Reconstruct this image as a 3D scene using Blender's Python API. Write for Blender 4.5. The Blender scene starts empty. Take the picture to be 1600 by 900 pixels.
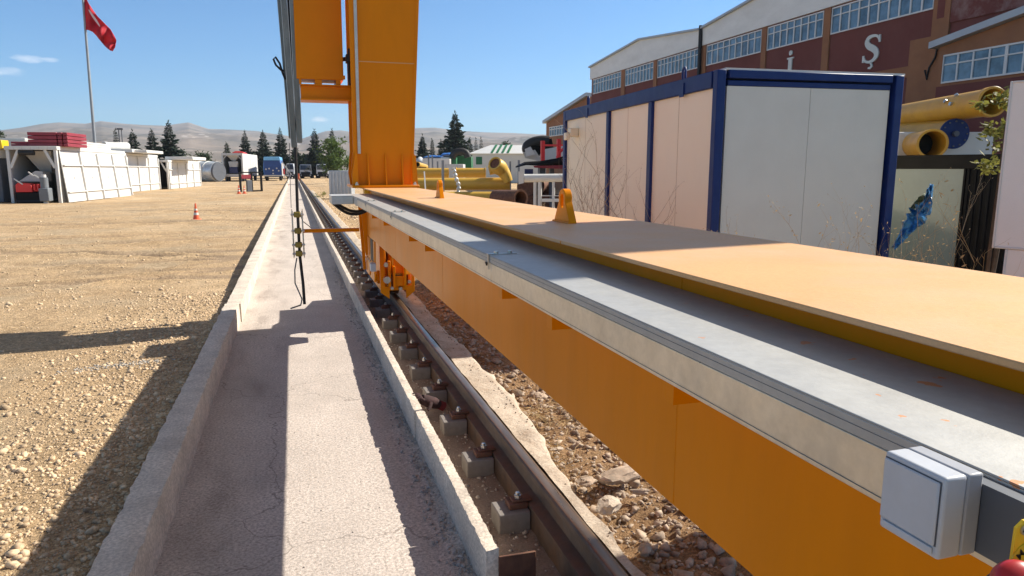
import bpy, bmesh, math, random
import numpy as np
from mathutils import Vector, Matrix, Quaternion, noise as mnoise

random.seed(7)
RNG = np.random.default_rng(11)
scene = bpy.context.scene
COL = scene.collection

# ------------------------------------------------------------------ camera
CAM_H = 1.85
FPX, PCX, PCY = 1100.0, 800.0, 450.0
VPX, VPY = 458.0, 265.0
PITCH = math.atan((PCY - VPY) / FPX)
YAW = math.atan((PCX - VPX) / math.hypot(FPX, PCY - VPY))
Fv = Vector((math.sin(YAW) * math.cos(PITCH), math.cos(YAW) * math.cos(PITCH), -math.sin(PITCH)))
Rv = Vector((math.cos(YAW), -math.sin(YAW), 0))
Uv = Rv.cross(Fv)
CAM = Vector((0, 0, CAM_H))
HF = Vector((math.sin(YAW), math.cos(YAW), 0))

def ray(x, y): return Fv * FPX + Rv * (x - PCX) - Uv * (y - PCY)
def atD(x, y, d):
    r = ray(x, y); return CAM + r * (d / r.dot(HF))
def atZ(x, y, z):
    r = ray(x, y); return CAM + r * ((z - CAM_H) / r.z)
def atX(x, y, X):
    r = ray(x, y); return CAM + r * (X / r.x)
def gd(y): return 1.85 * 1115.4 / (y - 265.0)          # forward distance of a ground point at picture row y
def mpp(d): return d / 1107.0                            # metres per photo pixel at distance d

cam_data = bpy.data.cameras.new('camera')
cam = bpy.data.objects.new('camera', cam_data); COL.objects.link(cam)
cam_data.sensor_width = 36; cam_data.lens = FPX / 1600 * 36
cam_data.clip_start = 0.05; cam_data.clip_end = 30000
cam.matrix_world = Matrix(((Rv.x, Uv.x, -Fv.x, CAM.x), (Rv.y, Uv.y, -Fv.y, CAM.y), (Rv.z, Uv.z, -Fv.z, CAM.z), (0, 0, 0, 1)))
scene.camera = cam

# ------------------------------------------------------------------ materials
def srgb(r, g, b):
    f = lambda c: (c / 255) / 12.92 if c / 255 <= 0.04045 else ((c / 255 + 0.055) / 1.055) ** 2.4
    return (f(r), f(g), f(b))

def mat(name, col, rough=0.5, metal=0.0, var=0.12, vscale=3.0, bump=0.0, bscale=60.0, dirt=None, dscale=2.0, damt=0.4, spec=0.5, coat=0.0,
        fine=0.0, fscale=80.0, transl=0.0, stretch=None):
    m = bpy.data.materials.new(name); m.use_nodes = True
    nt = m.node_tree; N = nt.nodes; L = nt.links
    b = N['Principled BSDF']
    tc = N.new('ShaderNodeTexCoord')
    src = tc.outputs['Object']
    if stretch:
        mp = N.new('ShaderNodeMapping'); mp.inputs['Scale'].default_value = stretch
        L.new(src, mp.inputs['Vector']); src = mp.outputs['Vector']
    def noi(scale, detail=5, rough_=0.6):
        n = N.new('ShaderNodeTexNoise'); n.inputs['Scale'].default_value = scale
        n.inputs['Detail'].default_value = detail; n.inputs['Roughness'].default_value = rough_
        L.new(src, n.inputs['Vector']); return n.outputs['Fac']
    def ramp(fac, p0, p1, c0, c1):
        r = N.new('ShaderNodeValToRGB'); r.color_ramp.elements[0].position = p0; r.color_ramp.elements[1].position = p1
        r.color_ramp.elements[0].color = (*c0, 1); r.color_ramp.elements[1].color = (*c1, 1)
        L.new(fac, r.inputs['Fac']); return r.outputs['Color']
    def mix(a, bb, fac, mode='MIX'):
        x = N.new('ShaderNodeMix'); x.data_type = 'RGBA'; x.blend_type = mode
        for s, v in ((6, a), (7, bb)):
            if isinstance(v, tuple): x.inputs[s].default_value = (*v, 1)
            else: L.new(v, x.inputs[s])
        if isinstance(fac, (int, float)): x.inputs[0].default_value = fac
        else: L.new(fac, x.inputs[0])
        return x.outputs[2]
    c = ramp(noi(vscale), 0.3, 0.7, tuple(v * (1 - var) for v in col), tuple(min(1, v * (1 + var)) for v in col))
    if fine > 0:
        f = ramp(noi(fscale, 3, 0.7), 0.35, 0.65, (1 - fine,) * 3, (1 + fine,) * 3)
        c = mix(c, f, 1.0, 'MULTIPLY')
    if dirt:
        f = ramp(noi(dscale, 8, 0.65), 0.45, 0.72, (0, 0, 0), (damt,) * 3)
        c = mix(c, dirt, f)
    L.new(c, b.inputs['Base Color'])
    b.inputs['Roughness'].default_value = rough; b.inputs['Metallic'].default_value = metal
    b.inputs['Specular IOR Level'].default_value = spec
    b.inputs['Coat Weight'].default_value = coat
    b.inputs['Coat Roughness'].default_value = 0.15
    rr = N.new('ShaderNodeMapRange'); rr.inputs['To Min'].default_value = max(0.02, rough - 0.1); rr.inputs['To Max'].default_value = min(1, rough + 0.12)
    L.new(noi(vscale * 2.3), rr.inputs['Value']); L.new(rr.outputs['Result'], b.inputs['Roughness'])
    if bump > 0:
        bp = N.new('ShaderNodeBump'); bp.inputs['Strength'].default_value = 1.0; bp.inputs['Distance'].default_value = bump
        L.new(noi(bscale, 6, 0.65), bp.inputs['Height']); L.new(bp.outputs['Normal'], b.inputs['Normal'])
    if transl > 0:
        t = N.new('ShaderNodeBsdfTranslucent'); L.new(c, t.inputs['Color'])
        ms = N.new('ShaderNodeMixShader'); ms.inputs[0].default_value = transl
        L.new(b.outputs[0], ms.inputs[1]); L.new(t.outputs[0], ms.inputs[2])
        L.new(ms.outputs[0], N['Material Output'].inputs['Surface'])
    return m

YEL = (0.78, 0.238, 0.0005)
M = {}
M['crane_paint'] = mat('crane_paint', YEL, 0.33, var=0.05, vscale=1.5, bump=0.0006, bscale=90, dirt=(0.62, 0.22, 0.004), dscale=2.5, damt=0.25, spec=0.13)
M['crane_web'] = mat('crane_web', YEL, 0.36, var=0.06, vscale=1.2, bump=0.0022, bscale=4.5, dirt=(0.56, 0.17, 0.003), dscale=4.5, damt=0.30, spec=0.13, stretch=(1, 1, 0.22))
M['crane_dusty'] = mat('crane_dusty', (0.67, 0.375, 0.165), 0.52, var=0.06, vscale=2.0, bump=0.0005, bscale=120, dirt=(0.64, 0.42, 0.26), dscale=2.2, damt=0.8, spec=0.3, fine=0.07, fscale=160)
M['galv'] = mat('galvanised', (0.60, 0.59, 0.55), 0.42, metal=0.35, var=0.08, vscale=9, bump=0.0003, bscale=150, dirt=(0.36, 0.34, 0.30), dscale=7, damt=0.35, fine=0.05, fscale=60)
M['galv_shiny'] = mat('galvanised_shiny', (0.23, 0.20, 0.165), 0.36, metal=0.5, var=0.3, vscale=3, fine=0.15, fscale=20, stretch=(1, 1, 0.25))
M['concrete'] = mat('concrete_floor', (0.46, 0.40, 0.355), 0.9, var=0.10, vscale=1.2, bump=0.006, bscale=75, dirt=(0.27, 0.23, 0.20), dscale=1.3, damt=0.55, fine=0.16, fscale=95, spec=0.25)
M['kerb'] = mat('kerb_concrete', (0.64, 0.56, 0.47), 0.88, var=0.12, vscale=2.5, bump=0.005, bscale=50, dirt=(0.36, 0.31, 0.265), dscale=4, damt=0.6, fine=0.24, fscale=60, spec=0.25)
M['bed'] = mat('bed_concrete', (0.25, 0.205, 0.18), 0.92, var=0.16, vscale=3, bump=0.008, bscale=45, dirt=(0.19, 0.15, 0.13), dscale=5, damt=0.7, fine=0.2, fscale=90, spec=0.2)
M['strip'] = mat('strip_concrete', (0.52, 0.44, 0.35), 0.92, var=0.14, vscale=4, bump=0.012, bscale=28, dirt=(0.33, 0.24, 0.17), dscale=5, damt=0.7, fine=0.15, fscale=60, spec=0.2)
M['block'] = mat('block_concrete', (0.22, 0.20, 0.185), 0.8, var=0.08, vscale=6, bump=0.002, bscale=70, dirt=(0.13, 0.11, 0.10), dscale=11, damt=0.7)
M['rail'] = mat('rail_steel', (0.125, 0.085, 0.062), 0.55, metal=0.45, var=0.25, vscale=9, bump=0.001, bscale=90, dirt=(0.19, 0.095, 0.045), dscale=8, damt=0.7)
M['rail_head'] = mat('rail_head', (0.33, 0.22, 0.135), 0.3, metal=0.8, var=0.22, vscale=20, dirt=(0.12, 0.07, 0.045), dscale=12, damt=0.55, stretch=(1, 0.15, 1))
M['rust'] = mat('rusty_steel', (0.12, 0.05, 0.03), 0.8, var=0.35, vscale=12, bump=0.002, bscale=70, dirt=(0.24, 0.11, 0.05), dscale=10, damt=0.6)
M['bolt'] = mat('zinc_bolt', (0.55, 0.52, 0.48), 0.3, metal=0.8, var=0.15, vscale=20)
M['stone'] = mat('stone', (0.63, 0.48, 0.32), 0.92, var=0.38, vscale=11, bump=0.002, bscale=80, spec=0.2, fine=0.15, fscale=60)
M['gravel'] = mat('gravel_stone', (0.52, 0.39, 0.255), 0.92, var=0.55, vscale=9, bump=0.002, bscale=90, spec=0.25, fine=0.2, fscale=45)
M['rubble'] = mat('rubble_stone', (0.40, 0.315, 0.24), 0.95, var=0.45, vscale=14, bump=0.003, bscale=70, spec=0.15, dirt=(0.16, 0.095, 0.06), dscale=6, damt=0.55)
M['white'] = mat('white_paint', (0.64, 0.635, 0.61), 0.5, var=0.03, vscale=1.0, dirt=(0.55, 0.52, 0.46), dscale=1.5, damt=0.35)
M['white_plain'] = mat('white_board', (0.63, 0.64, 0.59), 0.4, var=0.02, vscale=2.0, dirt=(0.50, 0.49, 0.44), dscale=1.2, damt=0.3)
M['grey_white'] = mat('grey_white_paint', (0.50, 0.49, 0.47), 0.5, var=0.06, vscale=2.0)
M['cream'] = mat('cream_panel', (0.88, 0.80, 0.60), 0.42, var=0.03, vscale=1.2, dirt=(0.70, 0.62, 0.48), dscale=1.2, damt=0.35)
M['blue'] = mat('blue_paint', (0.005, 0.022, 0.13), 0.45, var=0.12, vscale=3, dirt=(0.02, 0.05, 0.17), dscale=4, damt=0.4, spec=0.3)
M['truck_blue'] = mat('truck_blue', (0.02, 0.13, 0.42), 0.4, var=0.12, vscale=1)
M['light_blue'] = mat('light_blue', (0.16, 0.42, 0.70), 0.4, var=0.1, vscale=1)
M['navy'] = mat('navy_paint', (0.02, 0.025, 0.10), 0.4, var=0.15, vscale=2)
M['maroon'] = mat('maroon_wall', (0.155, 0.044, 0.036), 0.85, var=0.10, vscale=0.7, bump=0.004, bscale=25, dirt=(0.23, 0.10, 0.085), dscale=0.8, damt=0.35)
M['ochre'] = mat('ochre_wall', (0.30, 0.135, 0.065), 0.85, var=0.10, vscale=1.0, bump=0.004, bscale=25, dirt=(0.2, 0.09, 0.05), dscale=1.5, damt=0.5)
M['fascia'] = mat('roof_sheet', (0.40, 0.43, 0.46), 0.45, metal=0.2, var=0.08, vscale=1)
M['glass'] = mat('window_glass', (0.10, 0.17, 0.235), 0.14, var=0.6, vscale=1.7, spec=0.9)
M['dark_glass'] = mat('dark_glass', (0.02, 0.025, 0.035), 0.1, var=0.2, vscale=1.2, spec=0.8)
M['black'] = mat('black_rubber', (0.014, 0.014, 0.015), 0.6, var=0.2, vscale=10)
M['black_sheet'] = mat('black_sheet', (0.011, 0.011, 0.012), 0.5, var=0.25, vscale=4, spec=0.1)
M['dark_grey'] = mat('dark_grey_paint', (0.10, 0.11, 0.13), 0.5, var=0.12, vscale=3)
M['pipe_yellow'] = mat('pipe_yellow', (0.60, 0.36, 0.05), 0.42, var=0.06, vscale=1.2, dirt=(0.45, 0.25, 0.05), dscale=2, damt=0.4)
M['elbow_yellow'] = mat('elbow_yellow', (0.66, 0.42, 0.08), 0.42, var=0.06, vscale=2)
M['pipe_ochre'] = mat('pipe_ochre', (0.56, 0.30, 0.025), 0.42, var=0.08, vscale=2, dirt=(0.35, 0.17, 0.03), dscale=3, damt=0.5)
M['bright_yellow'] = mat('bright_yellow', (0.80, 0.52, 0.02), 0.4, var=0.05, vscale=2)
M['red'] = mat('red_paint', (0.68, 0.028, 0.026), 0.4, var=0.12, vscale=2)
M['dark_red'] = mat('dark_red_paint', (0.26, 0.025, 0.04), 0.5, var=0.15, vscale=1.5)
M['red_plastic'] = mat('red_plastic', (0.45, 0.015, 0.02), 0.35, var=0.06, vscale=20)
M['orange'] = mat('cone_orange', (0.72, 0.115, 0.035), 0.5, var=0.08, vscale=5)
M['green'] = mat('green_paint', (0.012, 0.14, 0.05), 0.5, var=0.2, vscale=1.5)
M['wrap'] = mat('silver_wrap', (0.64, 0.66, 0.65), 0.3, metal=0.3, var=0.18, vscale=2.0, bump=0.05, bscale=2.2)
M['plastic'] = mat('grey_plastic', (0.50, 0.52, 0.56), 0.38, var=0.03, vscale=30, dirt=(0.4, 0.38, 0.36), dscale=20, damt=0.25)
M['socket_shade'] = mat('grey_plastic_shade', (0.36, 0.37, 0.40), 0.42, var=0.03, vscale=30)  # same plastic, with the shade of the turned-away side in its colour
M['blue_plastic'] = mat('blue_bag', (0.09, 0.30, 0.56), 0.3, var=0.35, vscale=7, transl=0.3)
M['flag'] = mat('flag_red', (0.55, 0.012, 0.03), 0.7, var=0.08, vscale=0.6, transl=0.35)
M['pale_reflection'] = mat('pale_reflection', (0.17, 0.21, 0.22), 0.16, var=0.10, vscale=1.5, dirt=(0.12, 0.15, 0.16), dscale=1.4, damt=0.6, spec=0.7)  # pale base stands in for reflections on dark glass
M['conifer'] = mat('conifer_needles', (0.022, 0.042, 0.026), 0.75, var=0.5, vscale=1.6, transl=0.15)
M['leaf'] = mat('green_leaves', (0.085, 0.135, 0.03), 0.6, var=0.45, vscale=3.0, transl=0.35)
M['leaf_dark'] = mat('dark_leaves', (0.035, 0.06, 0.022), 0.65, var=0.45, vscale=1.2, transl=0.25)
M['leaf_yellow'] = mat('yellowing_leaves', (0.20, 0.20, 0.045), 0.6, var=0.4, vscale=9.0, transl=0.4)
M['bark'] = mat('bark', (0.09, 0.06, 0.04), 0.9, var=0.3, vscale=8, bump=0.01, bscale=20)
M['dry'] = mat('dry_straw', (0.50, 0.355, 0.175), 0.85, var=0.3, vscale=15, transl=0.25)
M['dry_dark'] = mat('dry_stem', (0.36, 0.26, 0.165), 0.85, var=0.3, vscale=15)
M['label_black'] = mat('label_ink', (0.015, 0.014, 0.012), 0.5, var=0.05)
M['label_yellow'] = mat('label_yellow', (0.62, 0.50, 0.03), 0.45, var=0.04)
M['clamp'] = mat('clamp_brass', (0.34, 0.25, 0.05), 0.45, metal=0.3, var=0.2, vscale=20)
M['tarp'] = mat('pale_tarp', (0.52, 0.54, 0.55), 0.45, var=0.15, vscale=3)

M['sign_white'] = mat('sign_white', (0.80, 0.77, 0.72), 0.4, var=0.02, vscale=2.0, dirt=(0.66, 0.62, 0.56), dscale=1.6, damt=0.4)
M['clad'] = mat('white_cladding', (0.77, 0.76, 0.72), 0.6, var=0.05, vscale=0.6, dirt=(0.58, 0.56, 0.52), dscale=0.7, damt=0.45, stretch=(1, 1, 2.5))
M['frame_white'] = mat('window_frame', (0.66, 0.66, 0.65), 0.5, var=0.04, vscale=1)
M['peeling'] = mat('peeling_wall', (0.15, 0.042, 0.035), 0.85, var=0.10, vscale=0.7, bump=0.004, bscale=25, dirt=(0.45, 0.38, 0.35), dscale=1.6, damt=0.5)
M['motor_grey'] = mat('motor_grey', (0.16, 0.18, 0.20), 0.5, var=0.1, vscale=3)
M['navy_blue'] = mat('navy_blue', (0.012, 0.05, 0.20), 0.4, var=0.15, vscale=1)
M['cab_grey'] = mat('cabinet_grey', (0.42, 0.46, 0.50), 0.45, metal=0.2, var=0.1, vscale=2)
M['bundle_orange'] = mat('bundle_orange', (0.60, 0.30, 0.14), 0.6, var=0.1, vscale=2)
M['dull_bag'] = mat('dull_bag', (0.30, 0.34, 0.24), 0.4, var=0.3, vscale=8, transl=0.3)
M['pole_grey'] = mat('pole_grey', (0.27, 0.29, 0.31), 0.5, metal=0.2, var=0.1, vscale=2)

# ------------------------------------------------------------------ mesh builder
class MB:
    def __init__(s): s.v = []; s.f = []
    def add(s, vs, fs):
        o = len(s.v); s.v.extend([tuple(p) for p in vs]); s.f.extend([tuple(i + o for i in f) for f in fs]); return s
    def box(s, x0, x1, y0, y1, z0, z1):
        return s.add([(x0, y0, z0), (x1, y0, z0), (x1, y1, z0), (x0, y1, z0), (x0, y0, z1), (x1, y0, z1), (x1, y1, z1), (x0, y1, z1)],
                     [(0, 3, 2, 1), (4, 5, 6, 7), (0, 1, 5, 4), (1, 2, 6, 5), (2, 3, 7, 6), (3, 0, 4, 7)])
    def hexa(s, p):           # 8 corners, bottom ring then top ring
        return s.add(p, [(0, 3, 2, 1), (4, 5, 6, 7), (0, 1, 5, 4), (1, 2, 6, 5), (2, 3, 7, 6), (3, 0, 4, 7)])
    def beam(s, a, b, w, h, up=(0, 0, 1)):
        a = Vector(a); b = Vector(b); d = (b - a).normalized(); u = Vector(up)
        if abs(d.dot(u)) > 0.99: u = Vector((1, 0, 0))
        sx = d.cross(u).normalized() * w / 2; sy = sx.cross(d).normalized() * h / 2
        return s.hexa([a - sx - sy, a + sx - sy, b + sx - sy, b - sx - sy, a - sx + sy, a + sx + sy, b + sx + sy, b - sx + sy])
    def cyl(s, a, b, r0, r1=None, n=16, cap=True):
        a = Vector(a); b = Vector(b); r1 = r0 if r1 is None else r1
        d = (b - a).normalized(); u = Vector((0, 0, 1)) if abs(d.z) < 0.9 else Vector((1, 0, 0))
        x = d.cross(u).normalized(); y = x.cross(d).normalized()
        vs = []
        for p, r in ((a, r0), (b, r1)):
            for i in range(n):
                t = 2 * math.pi * i / n; vs.append(p + (x * math.cos(t) + y * math.sin(t)) * r)
        fs = [(i, n + i, n + (i + 1) % n, (i + 1) % n) for i in range(n)]
        fs = [tuple(reversed(f)) for f in fs]
        if cap: fs += [tuple(range(n)), tuple(reversed(range(n, 2 * n)))]
        return s.add(vs, fs)
    def pipe(s, a, b, r, wall, n=24):     # open hollow pipe
        a = Vector(a); b = Vector(b); d = (b - a).normalized(); u = Vector((0, 0, 1)) if abs(d.z) < 0.9 else Vector((1, 0, 0))
        x = d.cross(u).normalized(); y = x.cross(d).normalized(); vs = []
        for p, q in ((a, r), (b, r), (b, r - wall), (a, r - wall)):
            for i in range(n):
                t = 2 * math.pi * i / n; vs.append(p + (x * math.cos(t) + y * math.sin(t)) * q)
        fs = []
        for k in range(4):
            for i in range(n):
                j = (i + 1) % n; k2 = (k + 1) % 4
                fs.append((k * n + j, k2 * n + j, k2 * n + i, k * n + i))
        return s.add(vs, fs)
    def tube(s, pts, r, n=8):
        pts = [Vector(p) for p in pts]; vs = []; rs = r if isinstance(r, (list, tuple)) else [r] * len(pts)
        x = None
        for i, p in enumerate(pts):
            d = (pts[min(i + 1, len(pts) - 1)] - pts[max(i - 1, 0)]).normalized()
            if x is None:
                u = Vector((0, 0, 1)) if abs(d.z) < 0.9 else Vector((1, 0, 0)); x = d.cross(u).normalized()
            x = (x - d * x.dot(d)).normalized(); y = d.cross(x)
            for k in range(n):
                t = 2 * math.pi * k / n; vs.append(p + (x * math.cos(t) + y * math.sin(t)) * rs[i])
        fs = []
        for i in range(len(pts) - 1):
            for k in range(n):
                fs.append((i * n + k, i * n + (k + 1) % n, (i + 1) * n + (k + 1) % n, (i + 1) * n + k))
        fs += [tuple(reversed(range(n))), tuple(range((len(pts) - 1) * n, len(pts) * n))]
        return s.add(vs, fs)
    def prism(s, poly, axis, t0, t1):     # poly: 2D points in the other two axes (order x,y / x,z / y,z)
        def mk(p, t):
            return {'x': (t, p[0], p[1]), 'y': (p[0], t, p[1]), 'z': (p[0], p[1], t)}[axis]
        n = len(poly)
        vs = [mk(p, t0) for p in poly] + [mk(p, t1) for p in poly]
        fs = [tuple(reversed(range(n))), tuple(range(n, 2 * n))] + [(i, (i + 1) % n, n + (i + 1) % n, n + i) for i in range(n)]
        return s.add(vs, fs)
    def lathe(s, c, prof, n=20):          # prof: (r, z) list
        c = Vector(c); vs = []
        for r, z in prof:
            for i in range(n):
                t = 2 * math.pi * i / n; vs.append((c.x + r * math.cos(t), c.y + r * math.sin(t), c.z + z))
        fs = []
        for k in range(len(prof) - 1):
            for i in range(n):
                j = (i + 1) % n; fs.append((k * n + i, k * n + j, (k + 1) * n + j, (k + 1) * n + i))
        fs += [tuple(reversed(range(n))), tuple(range((len(prof) - 1) * n, len(prof) * n))]
        return s.add(vs, fs)

CRANE_SCALE = 0.0
def base_of(parent):
    while parent.parent: parent = parent.parent
    return Vector(parent.get('_b', (0, 0, 0)))

def build(name, mb, m, parent=None, loc=None, bevel=0.0, seg=1, smooth=35, local=False, recalc=True):
    me = bpy.data.meshes.new(name)
    off = Vector((0, 0, 0)) if local else (base_of(parent) if parent else Vector(loc or (0, 0, 0)))
    arr = np.array(mb.v, dtype=np.float64)
    if CRANE_SCALE and parent and not local: arr = np.array(CAM[:]) + CRANE_SCALE * (arr - np.array(CAM[:]))
    arr = arr - np.array(off[:])
    me.from_pydata([tuple(p) for p in arr], [], mb.f); me.update()
    if recalc:
        bm = bmesh.new(); bm.from_mesh(me); bmesh.ops.recalc_face_normals(bm, faces=bm.faces); bm.to_mesh(me); bm.free()
    if smooth:
        me.shade_smooth(); me.set_sharp_from_angle(angle=math.radians(smooth))
    me.materials.append(m if not isinstance(m, str) else M[m])
    o = bpy.data.objects.new(name, me); COL.objects.link(o)
    if parent: o.parent = parent
    else:
        if loc is not None: o.location = loc
    if bevel > 0:
        bv = o.modifiers.new('bevel', 'BEVEL'); bv.width = bevel; bv.segments = seg; bv.limit_method = 'ANGLE'
    return o

def tag(o, label=None, cat=None, group=None, kind=None):
    if label: o['label'] = label
    if cat: o['category'] = cat
    if group: o['group'] = group
    if kind: o['kind'] = kind
    return o

BASES = {}
def thing(name, label, cat, loc=(0, 0, 0), group=None, rz=0.0):
    o = bpy.data.objects.new(name, None); COL.objects.link(o); o.location = loc; o.rotation_euler = (0, 0, rz)
    o.empty_display_size = 0.2
    tag(o, label, cat, group); o['_b'] = tuple(loc); return o

def solo(name, mb, m, label, cat, loc, group=None, **k):
    o = build(name, mb, m, None, loc, **k); tag(o, label, cat, group); return o

def copy_thing(o, loc, rz=0.0, label=None, scale=None):
    c = o.copy(); COL.objects.link(c); c.location = loc; c.rotation_euler = (0, 0, rz); c['_b'] = tuple(loc)
    if label: c['label'] = label
    if scale: c.scale = scale
    def rec(a, b):
        for ch in a.children:
            d = ch.copy(); COL.objects.link(d); d.parent = b; rec(ch, d)
    rec(o, c)
    return c

def structure(name, mb, m, **k):
    o = build(name, mb, m, **k); o['kind'] = 'structure'; return o

# ------------------------------------------------------------------ light and sky
SUN_AZ, SUN_EL = math.radians(81.0), math.radians(38.7)
sd = Vector((math.sin(SUN_AZ) * math.cos(SUN_EL), math.cos(SUN_AZ) * math.cos(SUN_EL), math.sin(SUN_EL)))
sl = bpy.data.lights.new('sun', 'SUN'); sl.energy = 4.3; sl.angle = math.radians(0.5); sl.color = (1.0, 0.93, 0.81)
so = bpy.data.objects.new('sun', sl); COL.objects.link(so); so.rotation_euler = sd.to_track_quat('Z', 'Y').to_euler(); so.location = (30, 0, 40)

w = bpy.data.worlds.new('World'); scene.world = w; w.use_nodes = True
nt = w.node_tree; N = nt.nodes; L = nt.links
bg = N['Background']; bg.inputs['Strength'].default_value = 0.078
sky = N.new('ShaderNodeTexSky'); sky.sky_type = 'NISHITA'; sky.sun_disc = False
sky.sun_elevation = SUN_EL; sky.sun_rotation = SUN_AZ; sky.altitude = 900; sky.air_density = 1.0; sky.dust_density = 0.3; sky.ozone_density = 3.0
# three small wisps of cloud
tcw = N.new('ShaderNodeTexCoord'); last = sky.outputs['Color']
nz = N.new('ShaderNodeTexNoise'); nz.inputs['Scale'].default_value = 45; nz.inputs['Detail'].default_value = 6; nz.inputs['Roughness'].default_value = 0.6
mpw = N.new('ShaderNodeMapping'); mpw.inputs['Scale'].default_value = (0.7, 0.7, 2.2); L.new(tcw.outputs['Generated'], mpw.inputs['Vector']); L.new(mpw.outputs['Vector'], nz.inputs['Vector'])
def cloud(last, px, py, wx, wz, amt):
    d = ray(px, py).normalized()
    az = math.atan2(d.x, d.y)
    right = Vector((math.cos(az), -math.sin(az), 0)); up = right.cross(d)
    def dot(v, sc):
        n = N.new('ShaderNodeVectorMath'); n.operation = 'DOT_PRODUCT'; n.inputs[1].default_value = v / sc; L.new(tcw.outputs['Generated'], n.inputs[0])
        p = N.new('ShaderNodeMath'); p.operation = 'MULTIPLY'; L.new(n.outputs['Value'], p.inputs[0]); L.new(n.outputs['Value'], p.inputs[1]); return p.outputs[0]
    a = N.new('ShaderNodeMath'); a.operation = 'ADD'; L.new(dot(right, wx), a.inputs[0]); L.new(dot(up, wz), a.inputs[1])
    nn = N.new('ShaderNodeMath'); nn.operation = 'MULTIPLY_ADD'; nn.inputs[1].default_value = 3.2; nn.inputs[2].default_value = -1.6; L.new(nz.outputs['Fac'], nn.inputs[0])
    b = N.new('ShaderNodeMath'); b.operation = 'SUBTRACT'; L.new(nn.outputs[0], b.inputs[0]); L.new(a.outputs[0], b.inputs[1])
    mr = N.new('ShaderNodeMapRange'); mr.inputs['From Min'].default_value = -0.9; mr.inputs['From Max'].default_value = 0.5; mr.inputs['To Max'].default_value = amt
    L.new(b.outputs[0], mr.inputs['Value'])
    f = N.new('ShaderNodeVectorMath'); f.operation = 'DOT_PRODUCT'; f.inputs[1].default_value = d; L.new(tcw.outputs['Generated'], f.inputs[0])
    g = N.new('ShaderNodeMath'); g.operation = 'GREATER_THAN'; g.inputs[1].default_value = 0.9; L.new(f.outputs['Value'], g.inputs[0])
    fm = N.new('ShaderNodeMath'); fm.operation = 'MULTIPLY'; L.new(mr.outputs[0], fm.inputs[0]); L.new(g.outputs[0], fm.inputs[1])
    mx = N.new('ShaderNodeMix'); mx.data_type = 'RGBA'; mx.inputs[7].default_value = (9.0, 9.0, 9.2, 1); L.new(fm.outputs[0], mx.inputs[0]); L.new(last, mx.inputs[6])
    return mx.outputs[2]
_cl = []
for cl in ((42, 92, 0.018, 0.0045, 0.55), (12, 112, 0.022, 0.005, 0.5), (500, 186, 0.016, 0.0045, 0.6), (78, 94, 0.01, 0.003, 0.35)):
    last = cloud(last, *cl); _cl.append(last)
first_in = _cl[0].node.inputs[6]
gr_ = N.new('ShaderNodeMix'); gr_.data_type = 'RGBA'; gr_.blend_type = 'MULTIPLY'; gr_.inputs[0].default_value = 1.0; gr_.inputs[7].default_value = (0.36, 0.745, 0.99, 1); L.new(sky.outputs['Color'], gr_.inputs[6])
# unseen sky overhead is whitened, added to keep the shade from going blue
sxyz = N.new('ShaderNodeSeparateXYZ'); L.new(tcw.outputs['Generated'], sxyz.inputs[0])
vl = N.new('ShaderNodeMapRange'); vl.interpolation_type = 'SMOOTHSTEP'; vl.inputs['From Min'].default_value = 0.42; vl.inputs['From Max'].default_value = 0.75; vl.inputs['To Max'].default_value = 0.9; L.new(sxyz.outputs['Z'], vl.inputs['Value'])
bw_ = N.new('ShaderNodeRGBToBW'); L.new(sky.outputs['Color'], bw_.inputs[0])
vt = N.new('ShaderNodeMix'); vt.data_type = 'RGBA'; vt.blend_type = 'MULTIPLY'; vt.inputs[0].default_value = 1.0; vt.inputs[7].default_value = (1.35, 1.25, 1.2, 1); L.new(bw_.outputs[0], vt.inputs[6])
vm = N.new('ShaderNodeMix'); vm.data_type = 'RGBA'; L.new(vl.outputs[0], vm.inputs[0]); L.new(gr_.outputs[2], vm.inputs[6]); L.new(vt.outputs[2], vm.inputs[7])
L.new(vm.outputs[2], first_in)
L.new(last, bg.inputs['Color'])

scene.view_settings.view_transform = 'Standard'; scene.view_settings.look = 'None'
scene.view_settings.exposure = 1.0; scene.view_settings.gamma = 1.0
try: scene.view_settings.use_curve_mapping = False
except Exception: pass

# ------------------------------------------------------------------ ground
HAZE = 0.00014
def vnoise(x, y, seed=0):
    xi = np.floor(x).astype(np.int64); yi = np.floor(y).astype(np.int64); fx = x - xi; fy = y - yi
    fx = fx * fx * (3 - 2 * fx); fy = fy * fy * (3 - 2 * fy)
    def h(a, b):
        n = (a * 374761393 + b * 668265263 + seed * 1442695041) & 0xFFFFFFFF
        n = ((n ^ (n >> 13)) * 1274126177) & 0xFFFFFFFF
        return ((n ^ (n >> 16)) & 0xFFFF) / 65535.0
    return (h(xi, yi) * (1 - fx) + h(xi + 1, yi) * fx) * (1 - fy) + (h(xi, yi + 1) * (1 - fx) + h(xi + 1, yi + 1) * fx) * fy
def fbm(x, y, oct=4, seed=0):
    s = 0; a = 0.5; t = 0
    for i in range(oct):
        s = s + a * vnoise(x * 2 ** i, y * 2 ** i, seed + i); t += a; a *= 0.55
    return s / t * 2 - 1
def sstep(a, b, x):
    t = np.clip((x - a) / (b - a), 0, 1); return t * t * (3 - 2 * t)

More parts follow.
